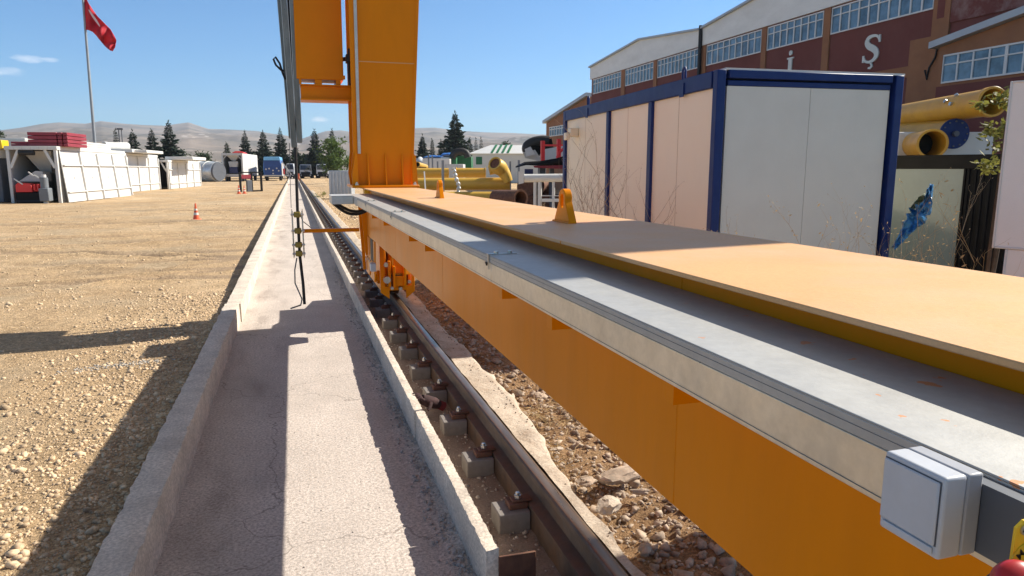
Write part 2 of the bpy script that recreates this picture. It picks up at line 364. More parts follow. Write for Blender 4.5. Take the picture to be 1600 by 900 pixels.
def ground_z(X, Y, mask=False):
    X = np.asarray(X, float); Y = np.asarray(Y, float)
    z = 0.0 * X
    near = 1 - sstep(7.5, 15, Y)
    left = 1 - sstep(-0.9, -0.8, X)
    # yard on the left: the gravel is banked up against the kerb close to the camera
    z = z + left * 0.15 * near
    far = np.clip(Y / 30, 0.25, 1)
    z = z + left * (0.05 * fbm(X * 0.35, Y * 0.35, 4, 3) + 0.022 * fbm(X * 1.7, Y * 1.7, 3, 9)) * sstep(-0.9, -2.2, X)
    # wheel ruts sweeping across the yard
    rut = 0.0 * X
    RUTS = [(-0.10, 15.5, 0.006, 0.20, 0.045), (-0.08, 17.3, 0.006, 0.20, 0.045), (0.16, 13.0, 0.016, 0.18, 0.035), (0.16, 14.4, 0.016, 0.18, 0.035), (0.55, 22.0, 0.02, 0.24, 0.055), (0.55, 24.2, 0.02, 0.24, 0.055),
            (-0.45, 13.0, 0.006, 0.20, 0.045), (-0.45, 15.2, 0.006, 0.20, 0.045), (0.04, 27.5, 0.0, 0.32, 0.07), (0.04, 30.0, 0.0, 0.32, 0.07), (-0.25, 33.0, 0.004, 0.35, 0.07), (-0.25, 36.0, 0.004, 0.35, 0.07), (0.9, 15.0, 0.05, 0.18, 0.04), (0.9, 16.6, 0.05, 0.18, 0.04)]
    for k, (a, b, c, wd, dp) in enumerate(RUTS):
        yc = b + a * X + c * X * X + 0.5 * fbm(X * 0.22, X * 0 + k * 3.7, 2, 40 + k // 2)
        u = (Y - yc) / wd
        fade = np.clip(0.55 + 0.9 * fbm(X * 0.15, X * 0 + k, 2, 60 + k), 0, 1)
        tread = 0.018 * np.sin(X * 2 * math.pi / 0.17 + 2.2 * np.abs(u))
        z = z + left * fade * sstep(-1.0, -2.5, X) * (1.9 * (-dp * np.exp(-u * u) + 0.6 * dp * np.exp(-((np.abs(u) - 1.7) ** 2) * 2.0)) + tread * np.exp(-u * u * 1.2))
        rut = np.maximum(rut, left * fade * np.exp(-(u * 0.75) ** 4))
    if mask: return rut
    # trench under the path and the rail
    mid = sstep(-0.86, -0.80, X) * (1 - sstep(1.20, 1.32, X)) * (1 - sstep(228, 240, Y))
    # rubble strip under the beam, then rough ground beside the cabin
    right = sstep(1.25, 1.4, X)
    z = z + right * (0.03 + 0.13 * sstep(2.0, 3.4, X)) * (1 - 0.6 * sstep(40, 100, Y))
    z = z + right * (1 - sstep(3.0, 9.0, X)) * (0.075 * fbm(X * 2.6, Y * 2.6, 4, 21) + 0.03 * fbm(X * 9, Y * 9, 2, 22)) * (1 - sstep(20, 60, Y))
    z = z * (1 - mid) - 0.45 * mid
    z = z + sstep(180, 400, Y) * 0.2
    return z

def axis(fine0, fine1, step, lo, hi, grow=1.09, mx=140):
    c = list(np.arange(fine0, fine1, step)); s = step; p = fine1
    while p < hi: c.append(p); s = min(s * grow, mx); p += s
    c.append(hi); s = step; p = fine0; L_ = []
    while p > lo: s = min(s * grow, mx); p -= s; L_.append(max(p, lo))
    return np.array(sorted(set(L_ + c)))
gx = axis(-5.0, 2.4, 0.055, -1500, 1500, 1.05); gy = axis(1.6, 12, 0.06, -12, 900, 1.007, 60)
GX, GY = np.meshgrid(gx, gy); GZ = ground_z(GX, GY)
nx, ny = len(gx), len(gy)
idx = np.arange(nx * ny).reshape(ny, nx)
faces = np.stack([idx[:-1, :-1], idx[:-1, 1:], idx[1:, 1:], idx[1:, :-1]], -1).reshape(-1, 4)
def np_mesh(name, verts, faces, m, smooth=True):
    me = bpy.data.meshes.new(name); verts = np.asarray(verts, np.float32); faces = np.asarray(faces, np.int32)
    k = faces.shape[1]
    me.vertices.add(len(verts)); me.vertices.foreach_set('co', verts.ravel())
    me.loops.add(faces.size); me.loops.foreach_set('vertex_index', faces.ravel())
    me.polygons.add(len(faces)); me.polygons.foreach_set('loop_start', np.arange(len(faces), dtype=np.int32) * k)
    try: me.polygons.foreach_set('loop_total', np.full(len(faces), k, np.int32))
    except Exception: pass
    me.update(calc_edges=True); me.validate()
    if smooth: me.shade_smooth()
    me.materials.append(M[m] if isinstance(m, str) else m)
    o = bpy.data.objects.new(name, me); COL.objects.link(o); return o

def ground_material():
    m = bpy.data.materials.new('gravel_ground'); m.use_nodes = True; nt = m.node_tree; N = nt.nodes; L = nt.links; b = N['Principled BSDF']
    g = N.new('ShaderNodeNewGeometry'); pos = g.outputs['Position']
    def noi(sc, det=6, ro=0.62):
        n = N.new('ShaderNodeTexNoise'); n.inputs['Scale'].default_value = sc; n.inputs['Detail'].default_value = det; n.inputs['Roughness'].default_value = ro; L.new(pos, n.inputs['Vector']); return n.outputs['Fac']
    def vor(sc):
        n = N.new('ShaderNodeTexVoronoi'); n.inputs['Scale'].default_value = sc; L.new(pos, n.inputs['Vector']); return n
    def ramp(f, *st):
        r = N.new('ShaderNodeValToRGB'); el = r.color_ramp.elements
        while len(el) < len(st): el.new(0.5)
        for e, (p, c) in zip(el, st): e.position = p; e.color = (*c, 1)
        L.new(f, r.inputs['Fac']); return r.outputs['Color']
    def mix(a, bb, f, mode='MIX'):
        x = N.new('ShaderNodeMix'); x.data_type = 'RGBA'; x.blend_type = mode; L.new(a, x.inputs[6]) if not isinstance(a, tuple) else setattr(x.inputs[6], 'default_value', (*a, 1))
        L.new(bb, x.inputs[7]) if not isinstance(bb, tuple) else setattr(x.inputs[7], 'default_value', (*bb, 1))
        if isinstance(f, float): x.inputs[0].default_value = f
        else: L.new(f, x.inputs[0])
        return x.outputs[2]
    big = noi(0.16, 7); base = ramp(big, (0.36, (0.49, 0.355, 0.22)), (0.52, (0.56, 0.415, 0.265)), (0.66, (0.62, 0.485, 0.335)))
    v1 = vor(42.0); v2 = vor(95.0)
    sep = N.new('ShaderNodeSeparateColor'); L.new(v1.outputs['Color'], sep.inputs[0])
    base = mix(base, ramp(sep.outputs[0], (0.0, (0.5, 0.48, 0.45)), (0.5, (0.95, 0.93, 0.9)), (1.0, (1.4, 1.38, 1.33))), 0.55, 'MULTIPLY')
    sep2 = N.new('ShaderNodeSeparateColor'); L.new(v2.outputs['Color'], sep2.inputs[0])
    base = mix(base, ramp(sep2.outputs[0], (0.0, (0.7, 0.68, 0.66)), (1.0, (1.3, 1.3, 1.28))), 0.7, 'MULTIPLY')
    base = mix(base, ramp(noi(1.1, 8, 0.7), (0.35, (0.78, 0.75, 0.70)), (0.62, (1.12, 1.1, 1.06))), 0.9, 'MULTIPLY')
    sx = N.new('ShaderNodeSeparateXYZ'); L.new(pos, sx.inputs[0])
    def mrange(v, a, c, t0=0.0, t1=1.0):
        q = N.new('ShaderNodeMapRange'); q.inputs['From Min'].default_value = a; q.inputs['From Max'].default_value = c; q.inputs['To Min'].default_value = t0; q.inputs['To Max'].default_value = t1; L.new(v, q.inputs['Value']); return q.outputs[0]
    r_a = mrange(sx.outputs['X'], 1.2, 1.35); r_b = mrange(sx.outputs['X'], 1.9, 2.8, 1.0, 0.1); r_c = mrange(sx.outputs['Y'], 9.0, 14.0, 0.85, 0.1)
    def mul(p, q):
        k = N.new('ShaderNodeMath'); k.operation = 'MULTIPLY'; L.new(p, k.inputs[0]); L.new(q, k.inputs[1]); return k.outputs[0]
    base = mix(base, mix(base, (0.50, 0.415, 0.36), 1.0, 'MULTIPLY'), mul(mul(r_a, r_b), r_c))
    dust = ramp(noi(0.55, 5, 0.6), (0.50, (0, 0, 0)), (0.60, (0.75, 0.75, 0.75))); left = mrange(sx.outputs['X'], -1.2, -2.0)
    base = mix(base, ramp(noi(5.0, 6, 0.6), (0.35, (0.36, 0.27, 0.17)), (0.65, (0.47, 0.365, 0.245))), mul(dust, left))
    ra = N.new('ShaderNodeAttribute'); ra.attribute_name = 'rut'; rm_ = mrange(ra.outputs['Fac'], 0.1, 0.7, 0.0, 0.85)
    base = mix(base, ramp(noi(9.0, 7, 0.65), (0.35, (0.30, 0.21, 0.135)), (0.65, (0.42, 0.31, 0.205))), rm_)
    L.new(base, b.inputs['Base Color']); b.inputs['Roughness'].default_value = 0.95; b.inputs['Specular IOR Level'].default_value = 0.15
    # height: pebbles
    def bump(h, dist, prev=None, inv=False):
        n = N.new('ShaderNodeBump'); n.inputs['Distance'].default_value = dist; n.invert = inv; L.new(h, n.inputs['Height'])
        if prev: L.new(prev, n.inputs['Normal'])
        return n.outputs['Normal']
    nrm = bump(v1.outputs['Distance'], 0.011, None, True)
    nrm = bump(v2.outputs['Distance'], 0.005, nrm, True)
    nrm = bump(noi(3.5, 8, 0.7), 0.07, nrm); nrm = bump(noi(18, 6, 0.7), 0.02, nrm)
    L.new(nrm, b.inputs['Normal'])
    return m
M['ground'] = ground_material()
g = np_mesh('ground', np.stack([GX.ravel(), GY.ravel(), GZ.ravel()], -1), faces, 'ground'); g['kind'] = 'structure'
at_ = g.data.attributes.new('rut', 'FLOAT', 'POINT'); at_.data.foreach_set('value', ground_z(GX, GY, True).ravel().astype(np.float32))

# ------------------------------------------------------------------ hills, far across the plain
CREST = [(-40, 204), (0, 206), (40, 201), (75, 195), (100, 193), (140, 195), (165, 191), (200, 195), (232, 197), (262, 198), (300, 193), (330, 203), (365, 204), (405, 206), (440, 212), (470, 219), (492, 212), (512, 206), (535, 205),
         (560, 209), (600, 206), (640, 202), (680, 201), (720, 206), (760, 208), (800, 209), (840, 211), (880, 212), (930, 216), (1000, 222), (1100, 226), (1300, 230), (1800, 232)]
def hills():
    xs = np.concatenate([np.linspace(-900, -45, 50), np.linspace(-40, 900, 400), np.linspace(905, 2600, 70)])
    cx = [c[0] for c in CREST]; cyy = [c[1] for c in CREST]
    crest = np.interp(xs, cx, cyy)
    rr = np.concatenate([np.linspace(420, 1300, 40), np.linspace(1330, 4400, 90), np.linspace(4450, 4800, 6)])
    az = YAW + np.arctan((xs - PCX) / 1115.4)
    A, R_ = np.meshgrid(az, rr)
    ce = (265 - crest) / 1115.4 / np.sqrt(1 + ((xs - PCX) / 1115.4) ** 2) * 1.0
    t = np.clip((R_ - 900) / (4200 - 900), 0, 1)
    prof = 0.30 * t + 0.70 * t ** 1.25
    ang = 0.020 * np.clip((R_ - 420) / 700, 0, 1) * (1 - t) + ce[None, :] * prof ** 0.7
    X = np.sin(A) * R_; Y = np.cos(A) * R_
    amp = np.sin(np.clip(t, 0, 1) * math.pi) * 55 + 2
    Zh = CAM_H + ang * R_ + amp * (fbm(X / 420, Y / 420, 5, 77)) * 0.55 + 18 * np.sin(t * math.pi) * fbm(X / 120, Y / 120, 3, 91)
    Zh = np.where(R_ > 4300, Zh - (R_ - 4300) * 0.25, Zh); Zh = np.maximum(Zh, -0.5)
    Zh[0, :] = -0.9
    n = len(xs); k = len(rr); idx = np.arange(n * k).reshape(k, n)
    f = np.stack([idx[:-1, :-1], idx[:-1, 1:], idx[1:, 1:], idx[1:, :-1]], -1).reshape(-1, 4)
    m = bpy.data.materials.new('dry_hills'); m.use_nodes = True; nt = m.node_tree; N = nt.nodes; L = nt.links; b = N['Principled BSDF']
    gp = N.new('ShaderNodeNewGeometry')
    def noi(sc, det=8):
        q = N.new('ShaderNodeTexNoise'); q.inputs['Scale'].default_value = sc; q.inputs['Detail'].default_value = det; q.inputs['Roughness'].default_value = 0.65; L.new(gp.outputs['Position'], q.inputs['Vector']); return q.outputs['Fac']
    r = N.new('ShaderNodeValToRGB'); r.color_ramp.elements[0].position = 0.40; r.color_ramp.elements[0].color = (0.12, 0.118, 0.11, 1)
    r.color_ramp.elements[1].position = 0.60; r.color_ramp.elements[1].color = (0.255, 0.215, 0.185, 1)
    L.new(noi(0.0045), r.inputs['Fac'])
    r2 = N.new('ShaderNodeValToRGB'); r2.color_ramp.elements[0].position = 0.62; r2.color_ramp.elements[0].color = (0, 0, 0, 1); r2.color_ramp.elements[1].position = 0.66; r2.color_ramp.elements[1].color = (0.85, 0.85, 0.85, 1)
    L.new(noi(0.02, 4), r2.inputs['Fac'])
    mx = N.new('ShaderNodeMix'); mx.data_type = 'RGBA'; mx.inputs[7].default_value = (0.10, 0.105, 0.07, 1); L.new(r2.outputs[0], mx.inputs[0]); L.new(r.outputs[0], mx.inputs[6])
    vo = N.new('ShaderNodeTexVoronoi'); vo.inputs['Scale'].default_value = 0.035; L.new(gp.outputs['Position'], vo.inputs['Vector'])
    lt = N.new('ShaderNodeMath'); lt.operation = 'LESS_THAN'; lt.inputs[1].default_value = 0.32; L.new(vo.outputs['Distance'], lt.inputs[0])
    tn = N.new('ShaderNodeMapRange'); tn.inputs['From Min'].default_value = 0.53; tn.inputs['From Max'].default_value = 0.60; L.new(noi(0.0016, 4), tn.inputs['Value'])
    sz_ = N.new('ShaderNodeSeparateXYZ'); L.new(gp.outputs['Position'], sz_.inputs[0]); tz = N.new('ShaderNodeMapRange'); tz.inputs['From Min'].default_value = 150; tz.inputs['From Max'].default_value = 60; tz.inputs['To Max'].default_value = 0.8; L.new(sz_.outputs['Z'], tz.inputs['Value'])
    m1 = N.new('ShaderNodeMath'); m1.operation = 'MULTIPLY'; L.new(lt.outputs[0], m1.inputs[0]); L.new(tn.outputs[0], m1.inputs[1])
    m2 = N.new('ShaderNodeMath'); m2.operation = 'MULTIPLY'; L.new(m1.outputs[0], m2.inputs[0]); L.new(tz.outputs[0], m2.inputs[1])
    mt = N.new('ShaderNodeMix'); mt.data_type = 'RGBA'; mt.inputs[7].default_value = (0.62, 0.58, 0.55, 1); L.new(m2.outputs[0], mt.inputs[0]); L.new(mx.outputs[2], mt.inputs[6])
    L.new(mt.outputs[2], b.inputs['Base Color']); b.inputs['Roughness'].default_value = 1.0; b.inputs['Specular IOR Level'].default_value = 0.0
    o = np_mesh('hills', np.stack([X.ravel(), Y.ravel(), Zh.ravel()], -1), f, m); o['kind'] = 'structure'
hills()

# the summer air between here and the hills
hz = MB().box(-6000, 6000, -1600, 6000, -2.0, 420)
ho = build('haze', hz, 'white'); ho.data.materials.clear()
hm_ = bpy.data.materials.new('haze'); hm_.use_nodes = True; hn = hm_.node_tree.nodes
hn.remove(hn['Principled BSDF']); pv = hn.new('ShaderNodeVolumePrincipled'); pv.inputs['Color'].default_value = (0.80, 0.87, 1.0, 1); pv.inputs['Density'].default_value = HAZE; pv.inputs['Anisotropy'].default_value = 0.2
hm_.node_tree.links.new(pv.outputs[0], hn['Material Output'].inputs['Volume']); ho.data.materials.append(hm_); tag(ho, kind='stuff')

# ------------------------------------------------------------------ the sunken concrete path and its kerbs
def rough_block(x0, x1, y0, y1, z0, z1, dy, jit_top, jit_side, seed, nxs=3, nzs=3, grow=1.0):
    """a long cast kerb whose edges are not straight: cross-section grid swept along y with jitter"""
    ys = [y0]; s = dy
    while ys[-1] < y1 - s: ys.append(ys[-1] + s); s *= grow
    ys.append(y1); ys = np.array(ys)
    ring = [(x0, z0)] + [(x0, z0 + (z1 - z0) * (i + 1) / nzs) for i in range(nzs)] + [(x0 + (x1 - x0) * (i + 1) / nxs, z1) for i in range(nxs)] + [(x1, z0 + (z1 - z0) * (nzs - 1 - i) / nzs) for i in range(nzs)]
    rg = np.random.default_rng(seed); n = len(ring); V = []
    for j, y in enumerate(ys):
        wob = 0.12 * (vnoise(np.array([y * 1.3]), np.array([seed * 1.0]), 5)[0] - 0.5) * jit_side * 4
        for i, (x, z) in enumerate(ring):
            corner = i in (nzs, nzs + nxs)
            top = nzs <= i <= nzs + nxs
            zz = z + (rg.normal(0, jit_top) if top else 0) - (abs(rg.normal(0, jit_top * 1.6)) if corner else 0)
            xx = x + rg.normal(0, jit_side) * (1 if i not in (0, n - 1) else 0.2) + wob
            if corner: xx += (1 if i == nzs else -1) * abs(rg.normal(0, jit_side * 1.5))
            V.append((xx, y, zz))
    F = []
    for j in range(len(ys) - 1):
        for i in range(n - 1): F.append((j * n + i, (j + 1) * n + i, (j + 1) * n + i + 1, j * n + i + 1))
    F.append(tuple(range(n))); F.append(tuple(reversed(range((len(ys) - 1) * n, len(ys) * n))))
    return MB().add(V, F)

def floor_sheet():
    ys = axis(1.5, 9, 0.05, -4, 232, 1.03); xs = np.linspace(-0.78, 0.76, 34)
    X, Y = np.meshgrid(xs, ys); Z = 0.006 * fbm(X * 2.2, Y * 1.1, 4, 31) + 0.0025 * fbm(X * 14, Y * 14, 2, 33)
    # a shallow groove and spilled mortar along the right kerb
    Z = Z + 0.012 * sstep(0.60, 0.72, X) * (0.6 + fbm(X * 9, Y * 5, 3, 35))
    Z = Z - 0.008 * np.exp(-((X - 0.57 - 0.012 * fbm(Y * 0.8, Y * 0, 2, 37)) / 0.008) ** 2)
    for yj in (14.5, 20.5, 26.5, 33, 40, 48, 57, 68, 80): Z = Z - 0.006 * np.exp(-((Y - yj) / 0.03) ** 2)
    n, k = len(xs), len(ys); idx = np.arange(n * k).reshape(k, n)
    f = np.stack([idx[:-1, :-1], idx[:-1, 1:], idx[1:, 1:], idx[1:, :-1]], -1).reshape(-1, 4)
    o = np_mesh('path', np.stack([X.ravel(), Y.ravel(), Z.ravel()], -1), f, 'path_floor'); o['kind'] = 'structure'
def path_material():
    m = mat('path_floor', (0.53, 0.465, 0.415), 0.92, var=0.09, vscale=0.9, bump=0.004, bscale=85, dirt=(0.38, 0.33, 0.29), dscale=1.1, damt=0.55, fine=0.32, fscale=62, spec=0.2)
    nt = m.node_tree; N = nt.nodes; L = nt.links; b = N['Principled BSDF']
    src = b.inputs['Base Color'].links[0].from_socket
    tc = N.new('ShaderNodeTexCoord'); mp = N.new('ShaderNodeMapping'); mp.inputs['Scale'].default_value = (3.2, 0.9, 1); L.new(tc.outputs['Object'], mp.inputs['Vector'])
    n = N.new('ShaderNodeTexNoise'); n.inputs['Scale'].default_value = 1.0; n.inputs['Detail'].default_value = 7; L.new(mp.outputs[0], n.inputs['Vector'])
    r = N.new('ShaderNodeValToRGB'); r.color_ramp.elements[0].position = 0.50; r.color_ramp.elements[0].color = (1, 1, 1, 1); r.color_ramp.elements[1].position = 0.70; r.color_ramp.elements[1].color = (0.72, 0.705, 0.70, 1)
    L.new(n.outputs['Fac'], r.inputs['Fac'])
    # dark oily tracks keep to the left half of the path
    sx = N.new('ShaderNodeSeparateXYZ'); L.new(tc.outputs['Object'], sx.inputs[0])
    mr = N.new('ShaderNodeMapRange'); mr.inputs['From Min'].default_value = 0.05; mr.inputs['From Max'].default_value = -0.35; L.new(sx.outputs['X'], mr.inputs['Value'])
    mx = N.new('ShaderNodeMix'); mx.data_type = 'RGBA'; mx.blend_type = 'MULTIPLY'; L.new(mr.outputs[0], mx.inputs[0]); L.new(src, mx.inputs[6]); L.new(r.outputs[0], mx.inputs[7])
    # pitted grain and a few hairline cracks
    def vor(sc, feat):
        v = N.new('ShaderNodeTexVoronoi'); v.inputs['Scale'].default_value = sc; v.feature = feat; return v
    ns = N.new('ShaderNodeTexNoise'); ns.inputs['Scale'].default_value = 2.5; ns.inputs['Detail'].default_value = 6; L.new(tc.outputs['Object'], ns.inputs['Vector'])
    wp = N.new('ShaderNodeMix'); wp.data_type = 'VECTOR'; wp.inputs[0].default_value = 0.35; L.new(tc.outputs['Object'], wp.inputs[4]); L.new(ns.outputs['Color'], wp.inputs[5])
    v1 = vor(0.75, 'DISTANCE_TO_EDGE'); L.new(wp.outputs[1], v1.inputs['Vector'])
    c1 = N.new('ShaderNodeMath'); c1.operation = 'LESS_THAN'; c1.inputs[1].default_value = 0.0022; L.new(v1.outputs['Distance'], c1.inputs[0])
    v2 = vor(26, 'F1'); L.new(tc.outputs['Object'], v2.inputs['Vector'])
    sp = N.new('ShaderNodeSeparateColor'); L.new(v2.outputs['Color'], sp.inputs[0])
    th = N.new('ShaderNodeMath'); th.operation = 'MULTIPLY_ADD'; th.inputs[1].default_value = 0.9; th.inputs[2].default_value = -0.66; L.new(sp.outputs[0], th.inputs[0])
    c2 = N.new('ShaderNodeMath'); c2.operation = 'LESS_THAN'; L.new(v2.outputs['Distance'], c2.inputs[0]); L.new(th.outputs[0], c2.inputs[1])
    c3 = N.new('ShaderNodeMath'); c3.operation = 'MAXIMUM'; L.new(c1.outputs[0], c3.inputs[0]); L.new(c2.outputs[0], c3.inputs[1])
    c4 = N.new('ShaderNodeMath'); c4.operation = 'MULTIPLY'; c4.inputs[1].default_value = 0.55; L.new(c3.outputs[0], c4.inputs[0])
    dk = N.new('ShaderNodeMix'); dk.data_type = 'RGBA'; dk.inputs[7].default_value = (0.20, 0.17, 0.15, 1); L.new(c4.outputs[0], dk.inputs[0]); L.new(mx.outputs[2], dk.inputs[6])
    L.new(dk.outputs[2], b.inputs['Base Color']); M['path_floor'] = m
path_material(); floor_sheet()
structure('kerb', rough_block(-0.872, -0.707, -4, 9.05, -0.4, 0.25, 0.06, 0.0028, 0.0026, 1, grow=1.0), 'kerb', smooth=50)
structure('kerb', rough_block(-0.862, -0.69, 9.065, 228, -0.4, 0.235, 0.1, 0.002, 0.002, 2, grow=1.03), 'kerb', smooth=50)
for k_, (ya_, yb_) in enumerate([(2.73, 3.28), (3.28, 4.62), (4.62, 6.6), (6.6, 9.1), (9.1, 12.1), (12.1, 15.1), (15.1, 19), (19, 25), (25, 34), (34, 228)]):
    dx_ = (0, 0.004, -0.003, 0.003, 0, 0.003, -0.002, 0, 0, 0)[k_]; dz_ = (0, -0.006, 0.003, -0.004, 0.002, 0, 0, 0, 0, 0)[k_]
    structure('kerb', rough_block(0.717 + dx_, 0.778 + dx_, ya_, yb_ - 0.007, -0.4, 0.22 + dz_, 0.02 if yb_ < 20 else 0.12, 0.0022, 0.0012, 3 + k_, nxs=2, grow=1.0 if yb_ < 20 else 1.02), 'kerb', smooth=50)
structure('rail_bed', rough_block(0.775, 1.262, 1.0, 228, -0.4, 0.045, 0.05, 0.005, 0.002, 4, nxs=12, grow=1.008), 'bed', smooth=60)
# broken edge strip right of the rail
def strip_mb():
    ys = axis(1.5, 12, 0.05, -2, 60, 1.03); V = []; F = []; xs = np.linspace(0, 1, 9)
    for j, y in enumerate(ys):
        wr = 1.345 + 0.14 * float(sstep(3.2, 5.0, y)) + 0.05 * float(fbm(np.array([y * 1.1]), np.array([0.3]), 3, 51)[0]) + 0.03 * float(fbm(np.array([y * 5]), np.array([0.7]), 2, 52)[0])
        for i, t in enumerate(xs):
            x = 1.262 + (wr - 1.262) * t
            z = 0.185 + 0.018 * float(fbm(np.array([x * 7]), np.array([y * 3]), 3, 53)[0]) - (0.02 if i == 8 else 0)
            V.append((x, y, z))
        V.append((wr + 0.015, y, -0.3))
    n = 10
    for j in range(len(ys) - 1):
        for i in range(n - 1): F.append((j * n + i, (j + 1) * n + i, (j + 1) * n + i + 1, j * n + i + 1))
    return MB().add(V, F)
structure('edge_strip', strip_mb(), 'strip', smooth=60, recalc=False)

# ------------------------------------------------------------------ crane rail on its blocks
RX = 1.14; RZ0 = 0.158
rb = MB()
prof = [(-0.075, 0), (0.075, 0), (0.075, 0.012), (0.018, 0.028), (0.013, 0.09), (0.034, 0.103), (0.034, 0.130), (0.026, 0.138), (-0.026, 0.138), (-0.034, 0.130), (-0.034, 0.103), (-0.013, 0.09), (-0.018, 0.028), (-0.075, 0.012)]
rb.prism([(RX + x, RZ0 + z) for x, z in prof], 'y', -2, 226)
rail = thing('crane_rail', 'long rusty steel rail the orange crane bogie stands on', 'rail', (RX, 2, 0))
build('rail_beam', rb, 'rail', rail, smooth=40)
hb = MB().prism([(RX - 0.0255, RZ0 + 0.1382), (RX + 0.0255, RZ0 + 0.1382), (RX + 0.021, RZ0 + 0.1402), (RX - 0.021, RZ0 + 0.1402)], 'y', -2, 226)
build('running_surface', hb, 'rail_head', rail, smooth=40)
build('grout_bed', MB().box(1.068, 1.212, -2, 226, 0.0, RZ0 - 0.001), 'rail', rail)
FS = 0.685
def block(y, full=True, label=None):
    t = thing('rail_block', label or 'small grey concrete block under the rail, one of the row beyond the crane bogie', 'block', (RX, y, 0), 'concrete blocks under the rail')
    return t
BLK = None
def make_block(y):
    t = block(y)
    b = MB().box(0.90, 1.0665, y - 0.08, y + 0.08, 0.02, 0.145); build('pad', b, 'block', t, bevel=0.006, seg=2)
    c = MB().box(0.965, 1.062, y - 0.045, y + 0.045, 0.1452, 0.176); c.box(0.985, 1.088, y - 0.03, y + 0.03, 0.176, 0.188); build('clip', c, 'rust', t, bevel=0.003)
    d = MB().cyl((1.02, y, 0.176), (1.02, y, 0.218), 0.011, n=10); d.cyl((1.02, y, 0.188), (1.02, y, 0.205), 0.018, n=6); build('bolt', d, 'bolt', t, smooth=20)
    return t
ys = [3.23 + FS * k for k in range(82)]
near_lab = ['grey concrete rail block nearest the dark red steel plate', 'second grey rail block beyond the dark red steel plate', 'grey rail block just nearer than the dark dirty glove',
            'first grey rail block beyond the dark dirty glove', 'second grey rail block beyond the dark dirty glove',
            'third grey rail block beyond the dark dirty glove', 'fourth grey rail block beyond the dark glove, just short of the orange bogie']
BLK = make_block(ys[0]); BLK['label'] = near_lab[0]
for k, y in enumerate(ys[1:], 1):
    c = copy_thing(BLK, (RX, y, 0), label=near_lab[k] if k < len(near_lab) else 'small grey concrete block under the rail, one of the row from the orange bogie onwards')
    c.rotation_euler.z = random.uniform(-0.03, 0.03)

# dark red plate standing at the foot of the row
p = MB().box(0.775, 0.945, 2.72, 2.732, 0.06, 0.185)
solo('steel_plate', p, 'rust', 'small dark red steel plate standing on edge beside the thin kerb', 'steel plate', (0.86, 2.72, 0.06), bevel=0.002)

# the dirty glove lying across the kerb
def glove():
    y0 = 4.93
    t = thing('work_glove', 'dark dirty work glove lying between two rail blocks by the thin kerb', 'glove', (0.86, y0, 0.17))
    b = MB()
    b.tube([(0.96, y0 + 0.03, 0.12), (0.92, y0 + 0.02, 0.145), (0.87, y0 + 0.01, 0.165), (0.82, y0, 0.19)], [0.03, 0.042, 0.045, 0.036], 10)
    build('palm', b, 'glove_cloth', t, smooth=60)
    for i, (dx, dy, ln) in enumerate([(0, 0.035, 0.075), (0, 0.012, 0.09), (0, -0.012, 0.085), (0, -0.036, 0.065)]):
        f = MB().tube([(0.83, y0 + dy, 0.19), (0.80, y0 + dy * 1.1, 0.215), (0.83 - ln * 0.8, y0 + dy * 1.3, 0.222 - 0.008 * i), (0.83 - ln, y0 + dy * 1.35, 0.213 - 0.012 * i)], [0.014, 0.013, 0.012, 0.008], 8)
        build('finger', f, 'glove_cloth', t, smooth=60)
    f = MB().tube([(0.88, y0 - 0.03, 0.165), (0.87, y0 - 0.06, 0.15), (0.85, y0 - 0.085, 0.13)], [0.017, 0.014, 0.01], 8); build('thumb', f, 'glove_cloth', t, smooth=60)
    c = MB().tube([(0.99, y0 + 0.035, 0.105), (0.955, y0 + 0.028, 0.125)], [0.036, 0.034], 10); build('cuff', c, 'glove_cuff', t, smooth=60)
M['glove_cloth'] = mat('glove_cloth', (0.045, 0.02, 0.02), 0.9, var=0.5, vscale=25, bump=0.004, bscale=40)
M['glove_cuff'] = mat('glove_cuff', (0.16, 0.02, 0.022), 0.9, var=0.3, vscale=25)
glove()

